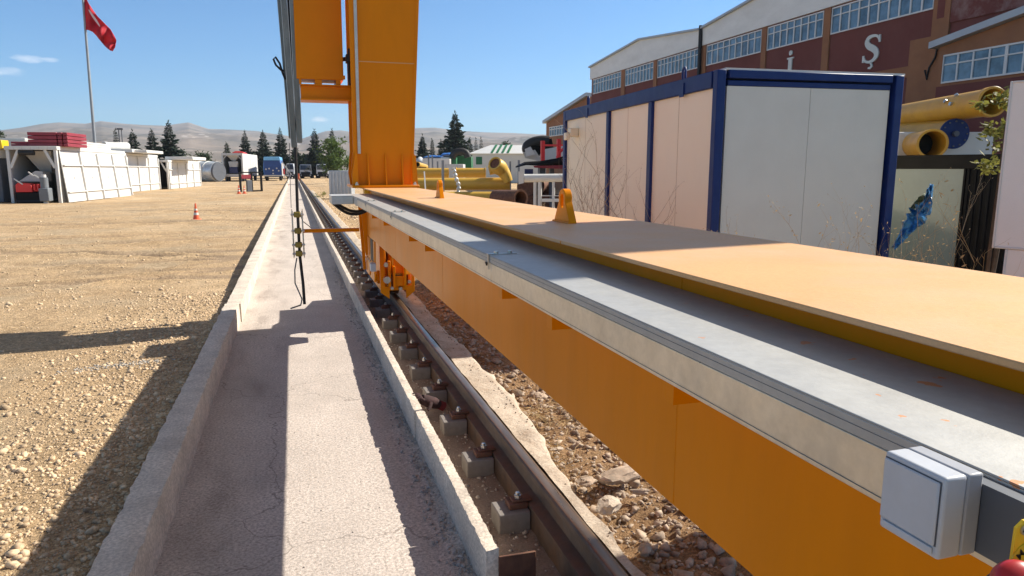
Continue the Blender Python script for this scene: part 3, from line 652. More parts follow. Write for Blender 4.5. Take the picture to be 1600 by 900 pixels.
# ------------------------------------------------------------------ loose stones
ICO = None
def ico_variants(n, sub=1):
    out = []
    for i in range(n):
        bm = bmesh.new(); bmesh.ops.create_icosphere(bm, subdivisions=sub, radius=1.0)
        ax = Vector((random.uniform(0.8, 1.25), random.uniform(0.7, 1.1), random.uniform(0.45, 0.8)))
        for v in bm.verts:
            k = 1 + random.uniform(-0.24, 0.24) if sub == 1 else 1 + 0.42 * mnoise.noise(v.co * 1.6 + Vector((i * 7.3, 0, 0))) + 0.12 * mnoise.noise(v.co * 5 + Vector((0, i * 3.1, 0)))
            v.co = Vector((v.co.x * ax.x, v.co.y * ax.y, v.co.z * ax.z)) * k
        bm.verts.ensure_lookup_table()
        out.append((np.array([v.co[:] for v in bm.verts]), np.array([[v.index for v in f.verts] for f in bm.faces]))); bm.free()
    return out
ICO = ico_variants(10)
def scatter(name, P_, S_, m, sink=0.25, smooth=False):
    P_ = np.asarray(P_); S_ = np.asarray(S_); V = []; F = []; o = 0
    var = RNG.integers(0, len(ICO), len(P_))
    for k in range(len(ICO)):
        sel = np.where(var == k)[0]
        if not len(sel): continue
        v, f = ICO[k]; n = len(sel)
        a = RNG.uniform(0, 6.283, n); ca, sa = np.cos(a), np.sin(a); tl = RNG.normal(0, 0.35, n); ct, st = np.cos(tl), np.sin(tl)
        x = v[None, :, 0] * ct[:, None] + v[None, :, 2] * st[:, None]; zz = -v[None, :, 0] * st[:, None] + v[None, :, 2] * ct[:, None]; y = np.repeat(v[None, :, 1], n, 0)
        X = x * ca[:, None] - y * sa[:, None]; Y = x * sa[:, None] + y * ca[:, None]
        W = np.stack([X, Y, zz], -1) * S_[sel][:, None, None] + P_[sel][:, None, :]
        W[:, :, 2] += (S_[sel] * (0.6 - sink * 2))[:, None]
        V.append(W.reshape(-1, 3)); F.append((f[None] + (np.arange(n) * len(v))[:, None, None]).reshape(-1, 3) + o); o += n * len(v)
    ob = np_mesh(name, np.concatenate(V), np.concatenate(F), m, smooth=smooth); ob['kind'] = 'stuff'; return ob
def cloud_pts(n, x0, x1, y0, y1, ypow=1.0):
    u = RNG.uniform(0, 1, n) ** ypow
    X = RNG.uniform(x0, x1, n); Y = y0 + (y1 - y0) * u
    return X, Y
# coarse ballast beside the near kerb, thinning out into the yard
X, Y = cloud_pts(20000, -2.4, -0.885, 1.8, 11, 1.3)
keep = RNG.uniform(0, 1, len(X)) < np.clip(1.15 - (-0.88 - X) * 0.75, 0.08, 1)
X, Y = X[keep], Y[keep]; S = np.abs(RNG.lognormal(-4.8, 0.5, len(X))).clip(0.004, 0.034)
scatter('coarse_gravel', np.stack([X, Y, ground_z(X, Y)], -1), S, 'gravel')
X, Y = cloud_pts(20000, -5.2, -1.0, 2.0, 12, 1.35); S = RNG.lognormal(-5.6, 0.55, len(X)).clip(0.0025, 0.022)
X2, Y2 = cloud_pts(11000, -16, -1.0, 10, 42, 1.5); S2 = RNG.lognormal(-4.6, 0.5, len(X2)).clip(0.006, 0.05)
X = np.concatenate([X, X2]); Y = np.concatenate([Y, Y2]); S = np.concatenate([S, S2]); kp = (ground_z(X, Y, True) < 0.35) | (RNG.uniform(0, 1, len(X)) < 0.2); X, Y, S = X[kp], Y[kp], S[kp]
scatter('yard_gravel', np.stack([X, Y, ground_z(X, Y)], -1), S, 'stone')
# pale heap of chippings by the shadow and crumbs along the kerb foot
cp_ = atZ(185, 569, 0.15); X = RNG.normal(cp_.x, 0.2, 260); Y = cp_.y + (X - cp_.x) * 0.12 + RNG.normal(0, 0.05, 260)
M['chips'] = mat('chippings', (0.36, 0.34, 0.31), 0.9, var=0.3, vscale=20)
scatter('pale_chippings', np.stack([X, Y, ground_z(X, Y)], -1), RNG.uniform(0.004, 0.014, 260), 'chips')
X, Y = cloud_pts(3800, 0.60, 0.722, 1.9, 14, 1.5); X = 0.722 - np.abs(RNG.normal(0, 0.055, len(X)))
X3 = RNG.uniform(0.79, 1.06, 1500); Y3 = 1.9 + 12 * RNG.uniform(0, 1, 1500) ** 1.4; Z3 = 0 * X3 + 0.045
X4 = RNG.uniform(-0.69, 0.6, 500); Y4 = 1.9 + 12 * RNG.uniform(0, 1, 500) ** 1.4
P_ = np.concatenate([np.stack([X, Y, 0 * X + 0.006], -1), np.stack([X3, Y3, Z3], -1), np.stack([X4, Y4, 0 * X4 + 0.001], -1)])
S = np.concatenate([RNG.lognormal(-5.3, 0.5, len(X)).clip(0.0025, 0.014), RNG.lognormal(-5.2, 0.5, 1500).clip(0.0025, 0.015), RNG.lognormal(-5.9, 0.4, 500).clip(0.0015, 0.006)])
M['crumbs'] = mat('crumbs', (0.42, 0.38, 0.345), 0.95, var=0.35, vscale=30)
scatter('concrete_crumbs', P_, S, 'crumbs')
# rubble under the beam: broken angular chunks over finer stuff
def chunk_variants(n):
    out = []
    for i in range(n):
        bm = bmesh.new()
        for k in range(11): bm.verts.new(Vector((random.gauss(0, 1), random.gauss(0, 0.8), random.gauss(0, 0.6))).normalized() * random.uniform(0.65, 1.15))
        bmesh.ops.convex_hull(bm, input=bm.verts); bmesh.ops.triangulate(bm, faces=bm.faces)
        loose = [v for v in bm.verts if not v.link_faces]; bmesh.ops.delete(bm, geom=loose, context='VERTS'); bm.verts.index_update(); bmesh.ops.recalc_face_normals(bm, faces=bm.faces)
        out.append((np.array([v.co[:] for v in bm.verts]), np.array([[v.index for v in f.verts] for f in bm.faces]))); bm.free()
    return out
ICO_OLD = ICO; ICO = chunk_variants(12)
X, Y = cloud_pts(900, 1.42, 2.4, 1.7, 11, 1.2); S = RNG.lognormal(-3.75, 0.45, len(X)).clip(0.012, 0.075)
scatter('broken_rubble', np.stack([X, Y, ground_z(X, Y)], -1), S, 'rubble', sink=0.3)
X, Y = cloud_pts(9000, 1.30, 2.5, 1.6, 13, 1.4); S = RNG.lognormal(-4.6, 0.6, len(X)).clip(0.004, 0.05)
zz = np.where(X < 1.44, 0.185, ground_z(X, Y)); keep = (X > 1.42) | (RNG.uniform(0, 1, len(X)) < 0.12)
scatter('rubble', np.stack([X, Y, zz], -1)[keep], np.where(X < 1.44, np.minimum(S, 0.008), S)[keep], 'rubble')
ICO = ICO_OLD
X, Y = cloud_pts(2600, 1.4, 6, 11, 45, 1.4); S = RNG.lognormal(-3.7, 0.5, len(X)).clip(0.01, 0.12)
scatter('rough_ground_stones', np.stack([X, Y, ground_z(X, Y)], -1), S, 'stone')

BIG = ico_variants(6, 3)
def rock(px, py, size, label, z=0.06, squash=(1, 1, 1), rz=0.0, m='rubble', k=0):
    p = atZ(px, py, z); v, f = BIG[k % 6]
    c, s_ = math.cos(rz), math.sin(rz)
    A = v * np.array(squash) * size
    A = np.stack([A[:, 0] * c - A[:, 1] * s_, A[:, 0] * s_ + A[:, 1] * c, A[:, 2]], -1)
    mb = MB(); mb.add([tuple(q + np.array(p[:])) for q in A], [tuple(q) for q in f])
    o = solo('rock', mb, m, label, 'rock', tuple(p), 'larger rocks in the rubble strip', smooth=28); return o
rock(972, 742, 0.085, 'large flat topped rock in the rubble beneath the beam', squash=(1.4, 1.0, 0.8), rz=0.3, k=0, z=0.10)
rock(950, 790, 0.075, 'pale slab of broken concrete standing below the large rock', squash=(0.8, 1.1, 0.9), rz=0.7, k=1, m='strip', z=0.10)
rock(915, 752, 0.05, 'medium rounded rock left of the large flat topped rock', squash=(1, 1, 0.9), rz=0.1, k=2, z=0.09)
rock(1000, 768, 0.04, 'narrow tilted stone just right below the large rock', squash=(1.6, 0.6, 0.5), rz=-0.4, k=3, z=0.1)
rock(800, 625, 0.06, 'long tilted concrete shard lying beside the dry grass', squash=(0.45, 1.9, 0.6), rz=-0.35, k=4, m='strip', z=0.1)
rock(770, 602, 0.05, 'brown rounded rock above the tilted concrete shard', squash=(1, 1, 0.8), rz=0.5, k=5, z=0.1)
rock(1008, 858, 0.04, 'pointed pale rock low in the sunlit rubble', squash=(1, 0.9, 1.0), rz=0.9, k=0, z=0.09)
rock(870, 702, 0.028, 'small white stone beside the dry straw', squash=(1.2, 1, 0.7), rz=0.2, k=1, m='strip', z=0.12)
rock(842, 618, 0.045, 'dark brown rock close to the beam above the straw', squash=(1.1, 1, 0.9), rz=1.2, k=2, z=0.08)
rock(900, 850, 0.03, 'reddish stone at the edge of the concrete strip', squash=(1.2, 0.8, 0.7), rz=0.2, k=3, z=0.15)

# ------------------------------------------------------------------ the gantry crane: one thing
crane = thing('gantry_crane', 'orange gantry crane leg and end carriage standing on the rail', 'gantry crane', (1.14, 8.6, 0.3))
CRANE_SCALE = 0.866           # the upper works are laid out for a slightly larger crane and brought to size about the camera height
BL, BR, BT = 0.924, 1.39, 1.603          # beam web sides and top
BZ = 0.97
beam = build('end_carriage_beam', MB().box(BL, BR, -1.6, 10.15, BZ, BT), 'crane_web', crane)
build('bottom_flange', MB().box(BL + 0.02, BR - 0.01, -1.6, 10.15, BZ - 0.013, BZ - 0.001), 'crane_paint', crane)
top = build('top_plate', MB().box(0.846, 1.53, -1.6, 10.0, BT + 0.001, BT + 0.0125), 'crane_dusty', crane, bevel=0.002)
TZ = BT + 0.0125
# weld bead under the plate
build('weld_seam', MB().tube([(BL - 0.002, -1.5 + 0.4 * i, BT - 0.004) for i in range(29)], 0.006, 6), 'crane_paint', crane)

for y in (1.55, 4.6, 6.9): build('plate_joint', MB().box(BL - 0.0009, BL - 0.0002, y, y + 0.004, BZ + 0.002, BT - 0.002), 'crane_paint', beam)
for y in (2.2, 5.0, 7.4): build('plate_joint', MB().box(0.8445, 0.8458, y, y + 0.005, BT + 0.002, BT + 0.0115), 'crane_paint', top)

def lug(y, xc):
    t = 0.035; L_ = 0.20; h = 0.15
    out = []
    n = 14
    prof = [(-L_ / 2, 0), (L_ / 2, 0)]
    r = 0.042
    a0 = math.radians(-18)
    for i in range(n + 1):
        a = a0 + (math.pi - 2 * a0) * i / n
        prof.append((r * math.cos(a), h - r + r * math.sin(a)))
    # hole (vertical slot)
    hole = []
    for i in range(20):
        a = 2 * math.pi * i / 20
        hole.append((0.017 * math.cos(a), h - r - 0.012 + 0.017 * math.sin(a) + (0.014 if math.sin(a) > 0 else -0.014)))
    bm = bmesh.new()
    def loop(pts, x): 
        vs = [bm.verts.new((x, y + p[0], TZ + p[1])) for p in pts]
        es = [bm.edges.new((vs[i], vs[(i + 1) % len(vs)])) for i in range(len(vs))]
        return vs, es
    sides = []
    for x in (xc - t / 2, xc + t / 2):
        v1, e1 = loop(prof, x); v2, e2 = loop(hole, x)
        bmesh.ops.triangle_fill(bm, use_beauty=True, edges=e1 + e2)
        sides.append((v1, v2))
    for k in (0, 1):
        a, b = sides[0][k], sides[1][k]; m = len(a)
        for i in range(m): bm.faces.new((a[i], a[(i + 1) % m], b[(i + 1) % m], b[i]))
    bm.verts.index_update()
    mb = MB().add([v.co[:] for v in bm.verts], [[v.index for v in f.verts] for f in bm.faces]); bm.free()
    o = build('lifting_lug', mb, 'crane_paint', crane, bevel=0.003, seg=2)
    wl = MB().tube([(xc - t / 2 - 0.002, y - L_ / 2, TZ + 0.002), (xc - t / 2 - 0.002, y + L_ / 2, TZ + 0.002)], 0.006, 6); build('weld_seam', wl, 'crane_paint', o)
lug(2.98, 1.165); lug(5.86, 1.165)

# cable tray along the beam: four closed lengths, each with its lid
TO, TT, TB_ = 0.649, 1.553, 1.457
tray = build('cable_tray', MB().box(TO, BL - 0.004, -1.6, 7.85, TB_, TT - 0.008), 'tray_side', crane) if False else None
def tray_mat(name, top):
    m = mat(name, (0.43, 0.43, 0.415) if top else (0.78, 0.72, 0.60), 0.5 if top else 0.4, metal=0.25 if top else 0.6, var=0.06, vscale=7, bump=0.0003, bscale=160, dirt=(0.36, 0.35, 0.33) if top else (0.34, 0.31, 0.26), dscale=6, damt=0.35, fine=0.05, fscale=50)
    nt = m.node_tree; N = nt.nodes; L = nt.links; b = N['Principled BSDF']; src = b.inputs['Base Color'].links[0].from_socket
    tc = N.new('ShaderNodeTexCoord')
    v = N.new('ShaderNodeTexVoronoi'); v.inputs['Scale'].default_value = 26 if top else 11; v.inputs['Randomness'].default_value = 1
    n = N.new('ShaderNodeTexNoise'); n.inputs['Scale'].default_value = 70
    L.new(tc.outputs['Object'], n.inputs['Vector'])
    ad = N.new('ShaderNodeMix'); ad.data_type = 'VECTOR'; ad.inputs[0].default_value = 0.03; L.new(tc.outputs['Object'], ad.inputs[4]); L.new(n.outputs['Color'], ad.inputs[5])
    L.new(ad.outputs[1], v.inputs['Vector'])
    sp = N.new('ShaderNodeSeparateColor'); L.new(v.outputs['Color'], sp.inputs[0])
    thr = N.new('ShaderNodeMath'); thr.operation = 'MULTIPLY_ADD'; thr.inputs[1].default_value = 0.55 if top else 0.35; thr.inputs[2].default_value = -0.28 if top else -0.27; L.new(sp.outputs[0], thr.inputs[0])
    lt = N.new('ShaderNodeMath'); lt.operation = 'LESS_THAN'; L.new(v.outputs['Distance'], lt.inputs[0]); L.new(thr.outputs[0], lt.inputs[1])
    # paint splashes only on the near length
    sx = N.new('ShaderNodeSeparateXYZ'); g = N.new('ShaderNodeNewGeometry'); L.new(g.outputs['Position'], sx.inputs[0])
    mr = N.new('ShaderNodeMapRange'); mr.inputs['From Min'].default_value = 1.3; mr.inputs['From Max'].default_value = 0.75; mr.inputs['To Max'].default_value = 0.8; L.new(sx.outputs['Y'], mr.inputs['Value'])
    mm = N.new('ShaderNodeMath'); mm.operation = 'MULTIPLY'; L.new(lt.outputs[0], mm.inputs[0]); L.new(mr.outputs[0], mm.inputs[1])
    mx = N.new('ShaderNodeMix'); mx.data_type = 'RGBA'; L.new(mm.outputs[0], mx.inputs[0]); L.new(src, mx.inputs[6]); mx.inputs[7].default_value = (0.62, 0.24, 0.07, 1) if top else (0.09, 0.08, 0.08, 1)
    L.new(mx.outputs[2], b.inputs['Base Color']); return m
M['tray_side'] = tray_mat('tray_side', False); M['tray_lid'] = tray_mat('tray_lid', True)
cuts = [-1.6, 2.37, 5.0, 6.85, 7.86]
for i in range(4):
    a, b = cuts[i], cuts[i + 1] - 0.003
    tr = build('cable_tray', MB().box(TO, BL - 0.004, a, b, TB_, TT - 0.0275), 'tray_side', crane, bevel=0.0015)
    lid = MB().box(TO - 0.0022, BL - 0.003, a, b, TT - 0.003, TT)
    lid.box(TO - 0.0028, TO - 0.0006, a, b, TT - 0.026, TT - 0.003)
    build('tray_lid', lid, 'tray_lid', tr, bevel=0.001)
    ln = MB().box(TO - 0.0034, TO - 0.0026, a, b, TT - 0.0135, TT - 0.0128); ln.box(TO - 0.0012, TO - 0.0004, a, b, TB_ + 0.008, TB_ + 0.0087)
    build('fold_line', ln, 'dark_grey', tr)
for y in cuts[1:4]:
    ck = MB()
    for dx in (0.0, 0.05):
        ck.cyl((TO + 0.025 + dx, y + 0.02, TT), (TO + 0.025 + dx, y + 0.02, TT + 0.012), 0.009, n=8)
    ck.box(TO - 0.008, TO + 0.10, y + 0.012, y + 0.028, TT, TT + 0.004); ck.box(TO - 0.008, TO - 0.004, y + 0.005, y + 0.012, TT - 0.05, TT + 0.002)
    build('tray_clip', ck, 'bolt', crane)
    build('tray_clip', MB().prism([(y + 0.04, TT - 0.030), (y + 0.065, TT - 0.030), (y + 0.045, TT - 0.042)], 'x', TO - 0.006, TO - 0.0005), 'black', crane)
# the short length turning off at the far end of the tray
et = build('cable_tray', MB().box(0.405, TO - 0.004, 8.36, 8.95, TB_, TT - 0.003), 'galv', crane, bevel=0.002)
build('tray_lid', MB().box(0.40, TO, 8.355, 8.955, TT - 0.002, TT + 0.001), 'galv', et)
et2 = build('cable_tray', MB().box(TO, BL - 0.004, 7.87, 9.1, TB_, TT - 0.003), 'galv', crane, bevel=0.002)
for i, y in enumerate((1.30, 2.06, 2.63, 4.35, 5.0, 6.5, 7.5)):
    build('tray_bracket', MB().box(0.765, BL - 0.001, y, y + 0.05, 1.345, TB_ - 0.001), 'crane_paint', crane)
for k, (x1, dz) in enumerate([(0.42, 0.10), (0.46, 0.07)]):
    pts = [(x1 + (0.86 - x1) * t, 8.75 + 0.1 * k, 1.47 - dz * math.sin(t * math.pi) - 0.10 * t) for t in [i / 12 for i in range(13)]]
    build('black_cable', MB().tube(pts, 0.018, 8), 'black', crane, smooth=80)

# leg base plate, leg, wings and gussets
LX0, LX1, LY0, LY1 = 0.79, 1.49, 9.42, 9.98
bp = build('base_plate', MB().box(0.715, 1.575, 9.28, 10.25, TZ + 0.001, TZ + 0.036), 'crane_paint', crane, bevel=0.003)
bt = MB()
for x, y in ((0.775, 9.33), (1.525, 9.33), (0.775, 10.15), (1.525, 10.15), (0.775, 9.75), (1.525, 9.75)):
    bt.cyl((x, y, TZ + 0.036), (x, y, TZ + 0.058), 0.024, n=6); bt.cyl((x, y, TZ + 0.05), (x, y, TZ + 0.075), 0.013, n=8)
build('bolt', bt, 'bolt', bp, smooth=20)
build('shim_plate', MB().box(0.86, 1.56, 9.285, 9.42, BT - 0.09, TZ - 0.02), 'bright_yellow', crane)
def leg_x(z):   # taper
    t = (z - 1.65) / (3.94 - 1.65); return 0.79 + 0.015 * t, 1.49 + 0.13 * t
z0, z1 = TZ + 0.037, 8.4
def lq(z, yo0=0, yo1=0, gx=0): 
    a, b = leg_x(z); return [(a - gx, LY0 + yo0, z), (b + gx, LY0 + yo0, z), (b + gx, LY1 + yo1, z), (a - gx, LY1 + yo1, z)]
leg = MB(); za = 3.2
leg.hexa(lq(z0) + lq(za)); 
legm = build('leg', leg, 'crane_web', crane)
leg2 = MB().hexa(lq(za + 0.004) + lq(z1)); build('leg_section', leg2, 'crane_web', legm)
sm = MB().hexa([(leg_x(za)[0] - 0.002, LY0 - 0.003, za - 0.004), (leg_x(za)[1] + 0.002, LY0 - 0.003, za - 0.004), (leg_x(za)[1] + 0.002, LY1, za - 0.004), (leg_x(za)[0] - 0.002, LY1, za - 0.004),
                (leg_x(za)[0] - 0.002, LY0 - 0.003, za + 0.006), (leg_x(za)[1] + 0.002, LY0 - 0.003, za + 0.006), (leg_x(za)[1] + 0.002, LY1, za + 0.006), (leg_x(za)[0] - 0.002, LY1, za + 0.006)])
build('weld_seam', sm, 'crane_dusty', legm)
for s in (0, 1):   # flange edges standing proud of the web, front and back
    for yy in ((LY0 - 0.012, LY0 + 0.008) if True else None, (LY1 - 0.008, LY1 + 0.012)):
        fz = []
        for z in (z0, z1):
            a, b = leg_x(z); x = a - 0.045 if s == 0 else b + 0.02
            xi = a + 0.012 if s == 0 else b - 0.012
            fz += [(min(x, xi), yy[0], z), (max(x, xi), yy[0], z), (max(x, xi), yy[1], z), (min(x, xi), yy[1], z)]
        build('leg_flange', MB().hexa(fz), 'crane_paint', legm)
gz = TZ + 0.037
fz = []
for z in (2.05, z1):
    a_, _b = leg_x(z); fz += [(a_ + 0.013, LY0 - 0.035, z), (a_ + 0.052, LY0 - 0.035, z), (a_ + 0.052, LY0 - 0.013, z), (a_ + 0.013, LY0 - 0.013, z)]
build('cable_duct', MB().hexa(fz), 'galv', legm, bevel=0.003)
for x in (0.93, 1.155, 1.37):
    build('gusset', MB().prism([(LY0 - 0.115, gz), (LY0 - 0.0135, gz), (LY0 - 0.0135, gz + 0.40), (LY0 - 0.035, gz + 0.40)], 'x', x - 0.008, x + 0.008), 'crane_paint', crane)
for y in (LY0 + 0.02, LY1 - 0.06):
    build('gusset', MB().prism([(0.735, gz), (LX0 - 0.046, gz), (LX0 - 0.046, gz + 0.42), (LX0 - 0.048, gz + 0.42), (0.715, gz + 0.16)], 'y', y, y + 0.016), 'crane_paint', crane)
    build('gusset', MB().prism([(1.565, gz), (1.525, gz), (1.530, gz + 0.40), (1.545, gz + 0.40), (1.568, gz + 0.16)], 'y', y, y + 0.016), 'crane_paint', crane)
build('gusset', MB().prism([(0.722, gz), (0.80, gz), (0.80, gz + 0.40), (0.772, gz + 0.40), (0.722, gz + 0.14)], 'y', 9.36, 9.376), 'crane_paint', crane)
build('gusset', MB().prism([(1.50, gz), (1.57, gz), (1.55, gz + 0.38), (1.50, gz + 0.38)], 'y', 9.36, 9.376), 'crane_paint', crane)

# bogie on the rail
CRANE_SCALE = 0.0
BZB = 1.85 - 0.866 * (1.85 - 0.97)
bg_ = build('bogie', MB().box(1.06, 1.24, 8.62, 9.9, 0.62, BZB - 0.015), 'crane_paint', crane)
for x0 in (0.985, 1.270):
    sp = [(8.42, 0.60), (8.42, 0.44), (8.56, 0.335), (10.3, 0.335), (10.42, 0.46), (10.42, 0.66), (9.6, 0.80), (8.95, BZB - 0.015), (8.60, BZB - 0.015)]
    build('side_plate', MB().prism(sp, 'x', x0, x0 + 0.03), 'crane_paint', bg_, bevel=0.002)
for yc in (8.95, 10.0):
    wm = MB().cyl((1.09, yc, 0.305 + 0.20), (1.19, yc, 0.305 + 0.20), 0.20, n=32); wm.cyl((1.075, yc, 0.505), (1.095, yc, 0.505), 0.225, n=32); wm.cyl((1.185, yc, 0.505), (1.205, yc, 0.505), 0.225, n=32)
    build('wheel', wm, 'rail_head', bg_, smooth=30)
    hb_ = MB().cyl((0.95, yc, 0.505), (0.985, yc, 0.505), 0.085, n=20); hb_.cyl((0.93, yc, 0.505), (0.95, yc, 0.505), 0.05, n=16)
    for k in range(6):
        a = k * math.pi / 3; hb_.cyl((0.94, yc + 0.068 * math.cos(a), 0.505 + 0.068 * math.sin(a)), (0.985, yc + 0.068 * math.cos(a), 0.505 + 0.068 * math.sin(a)), 0.010, n=6)
    build('hub', hb_, 'crane_paint', bg_, smooth=30)
# end guard facing along the rail
eg = MB().prism([(0.93, 0.62), (0.93, 0.40), (1.035, 0.315), (1.035, 0.42), (1.235, 0.42), (1.235, 0.315), (1.34, 0.40), (1.34, 0.62), (1.30, 0.62), (1.30, 0.47), (0.985, 0.47), (0.985, 0.62)], 'y', 8.385, 8.412)
build('rail_guard', eg, 'crane_paint', bg_, bevel=0.002)
up = MB().box(0.93, 0.985, 8.385, 8.41, 0.621, 1.05); up.box(1.075, 1.10, 8.30, 8.41, 0.47, 0.72); up.box(1.20, 1.225, 8.30, 8.41, 0.47, 0.72); up.box(1.02, 1.05, 8.33, 8.41, 0.47, 0.78)
up.box(1.10, 1.20, 8.33, 8.345, 0.48, 0.60)
build('end_plate', up, 'crane_paint', bg_, bevel=0.002)
bx = MB().box(1.075, 1.33, 8.413, 8.5, 0.60, 0.88); build('bearing_box', bx, 'bright_yellow', bg_, bevel=0.004)
build('bearing_cover', MB().box(1.095, 1.24, 8.40, 8.412, 0.62, 0.86), 'crane_paint', bg_, bevel=0.003)
def bolt_part(a_, b2_, r, n): build('bolt', MB().cyl(a_, b2_, r, n=n), 'bolt', bg_, smooth=25)
bolt_part((1.0, 8.30, 0.56), (1.0, 8.385, 0.56), 0.042, 12); bolt_part((1.0, 8.345, 0.735), (1.0, 8.385, 0.735), 0.028, 8)
bolt_part((1.06, 8.32, 0.455), (1.06, 8.385, 0.455), 0.020, 8); bolt_part((1.16, 8.32, 0.445), (1.16, 8.385, 0.445), 0.022, 8); bolt_part((1.27, 8.34, 0.52), (1.27, 8.385, 0.52), 0.02, 8)
CRANE_SCALE = 0.866
# hanging end frame below the beam end, with an access slot and a bolted edge
ef = MB().prism([(8.95, BZ - 0.016), (10.12, BZ - 0.016), (10.12, 0.42), (9.7, 0.42), (9.62, 0.60), (9.50, 0.60), (9.36, 0.42), (9.08, 0.42)], 'x', 0.93, 0.95)
build('skirt_plate', ef, 'crane_paint', crane, bevel=0.002)
build('access_slot', MB().box(0.926, 0.9295, 9.10, 9.42, 0.68, 0.98), 'black', crane)
ew = MB().prism([(0.84, 1.44), (0.922, 1.44), (0.922, 0.45), (0.885, 0.45)], 'y', 10.10, 10.125); ew.prism([(0.84, 1.44), (0.922, 1.44), (0.922, 0.70), (0.89, 0.70)], 'y', 9.70, 9.715)
build('stiffener', ew, 'crane_paint', crane)
eb = MB()
for i in range(7): eb.cyl((0.913, 9.20 + 0.11 * i, 0.66 - 0.02 * (i % 2)), (0.93, 9.20 + 0.11 * i, 0.66 - 0.02 * (i % 2)), 0.014, n=6)
build('bolt', eb, 'bolt', crane, smooth=20)
build('limit_switch', MB().box(0.86, 0.926, 8.78, 8.9, 0.60, 0.70), 'plastic', crane, bevel=0.006, seg=2)

# arm carrying the cable guide
build('guide_arm', MB().box(0.085, 0.84, 9.98, 10.03, 1.00, 1.05), 'crane_paint', crane, bevel=0.003)
CX, CY = 0.022, 10.0
for z, cc in ((1.25, 'clamp'), (1.03, 'clamp'), (0.84, 'clamp'), (0.72, 'clamp')):
    cl = build('guide_roller', MB().box(CX - 0.046, CX + 0.046, CY - 0.045, CY + 0.045, z - 0.038, z + 0.038), cc, crane, bevel=0.012, seg=2)
    sc = MB()
    for s in (-1, 1):
        sc.cyl((CX + s * 0.046, CY - 0.03, z), (CX + s * 0.085, CY - 0.03, z), 0.016, n=8); sc.cyl((CX + s * 0.068, CY - 0.03, z - 0.06), (CX + s * 0.068, CY - 0.03, z + 0.075), 0.006, n=6)
    build('screw', sc, 'bolt', cl, smooth=20)
gw = MB().beam((CX - 0.065, CY, 1.3), (CX - 0.065, CY, 0.68), 0.008, 0.02); gw.beam((CX + 0.065, CY, 1.3), (CX + 0.065, CY, 0.68), 0.008, 0.02); build('guide_frame', gw, 'bolt', crane)
build('hanging_cable', MB().tube([(0.045, 10.0, 3.2), (0.045, 10.0, 2.2), (0.03, 10.0, 1.3), (0.03, 10.0, 0.7), (0.055, 9.98, 0.3), (0.06, 9.95, 0.02)], 0.020, 8), 'black', crane, smooth=80)
build('loose_cable', MB().tube([(-0.01, 10.0, 0.66), (-0.045, 9.97, 0.50), (-0.05, 9.95, 0.32), (0.03, 9.92, 0.10), (0.01, 9.85, 0.03), (-0.12, 9.72, 0.015)], 0.010, 6), 'dark_grey', crane, smooth=80)
build('thin_wire', MB().tube([(-0.03, 10, 2.2), (-0.045, 10.0, 1.7), (-0.05, 10, 1.34)], 0.004, 5), 'dark_grey', crane, smooth=80)
build('thin_wire', MB().tube([(0.05, 10, 1.30), (0.09, 10.0, 1.16), (0.17, 10, 1.09), (0.20, 10, 1.06)], 0.006, 5), 'dark_grey', crane, smooth=80)

# bright cable channels hanging beside the cabinet
for k, (xt, xb, y) in enumerate([(-0.012, 0.030, 9.96), (0.100, 0.098, 9.96), (-0.068, -0.005, 10.10), (0.055, 0.075, 10.16)]):
    zt, zb = 6.4, 2.14 + 0.06 * k
    xe = xb + (xt - xb) * (zt - zb) / (4.0 - zb) * 0.92
    w_ = 0.066 if k < 2 else 0.045
    ch = MB().beam((xe, y, zt), (xb, y, zb), w_, 0.03, up=(0, 1, 0)); o = build('cable_channel', ch, 'galv_shiny', crane, bevel=0.003)
    sc = MB()
    for j in range(12):
        z = zb + 0.3 + j * 0.36; x = xb + (xe - xb) * (z - zb) / (zt - zb); sc.cyl((x, y - 0.018, z), (x, y - 0.0155, z), 0.006, n=6)
    build('screw', sc, 'dark_grey', o)
    for s_ in (-1, 1):
        e_ = s_ * (w_ / 2 + 0.004); build('channel_edge', MB().beam((xe + e_, y - 0.012, zt), (xb + e_, y - 0.012, zb + 0.01), 0.007, 0.012, up=(0, 1, 0)), 'galv', o)
build('cable_bundle', MB().tube([(0.05 + 0.008 * math.sin(j * 1.3), 10.04 + 0.01 * math.cos(j), 6.3 - j * 0.12) for j in range(28)], 0.014, 6), 'black', crane, smooth=80)
build('silver_hose', MB().tube([(-0.075 + 0.012 * math.sin(j * 0.9) + 0.003 * j * 0.8, 10.06, 6.3 - j * 0.155) for j in range(27)], 0.015, 6), 'galv_shiny', crane, smooth=80)
lp = [(-0.04, 10.05, 3.02), (-0.07, 10.05, 3.10), (-0.10, 10.05, 3.22), (-0.15, 10.05, 3.30), (-0.175, 10.05, 3.27), (-0.15, 10.05, 3.20), (-0.09, 10.05, 3.14), (-0.055, 10.05, 3.13)]
build('cable_loop', MB().tube(lp, 0.014, 7), 'black', crane, smooth=80)
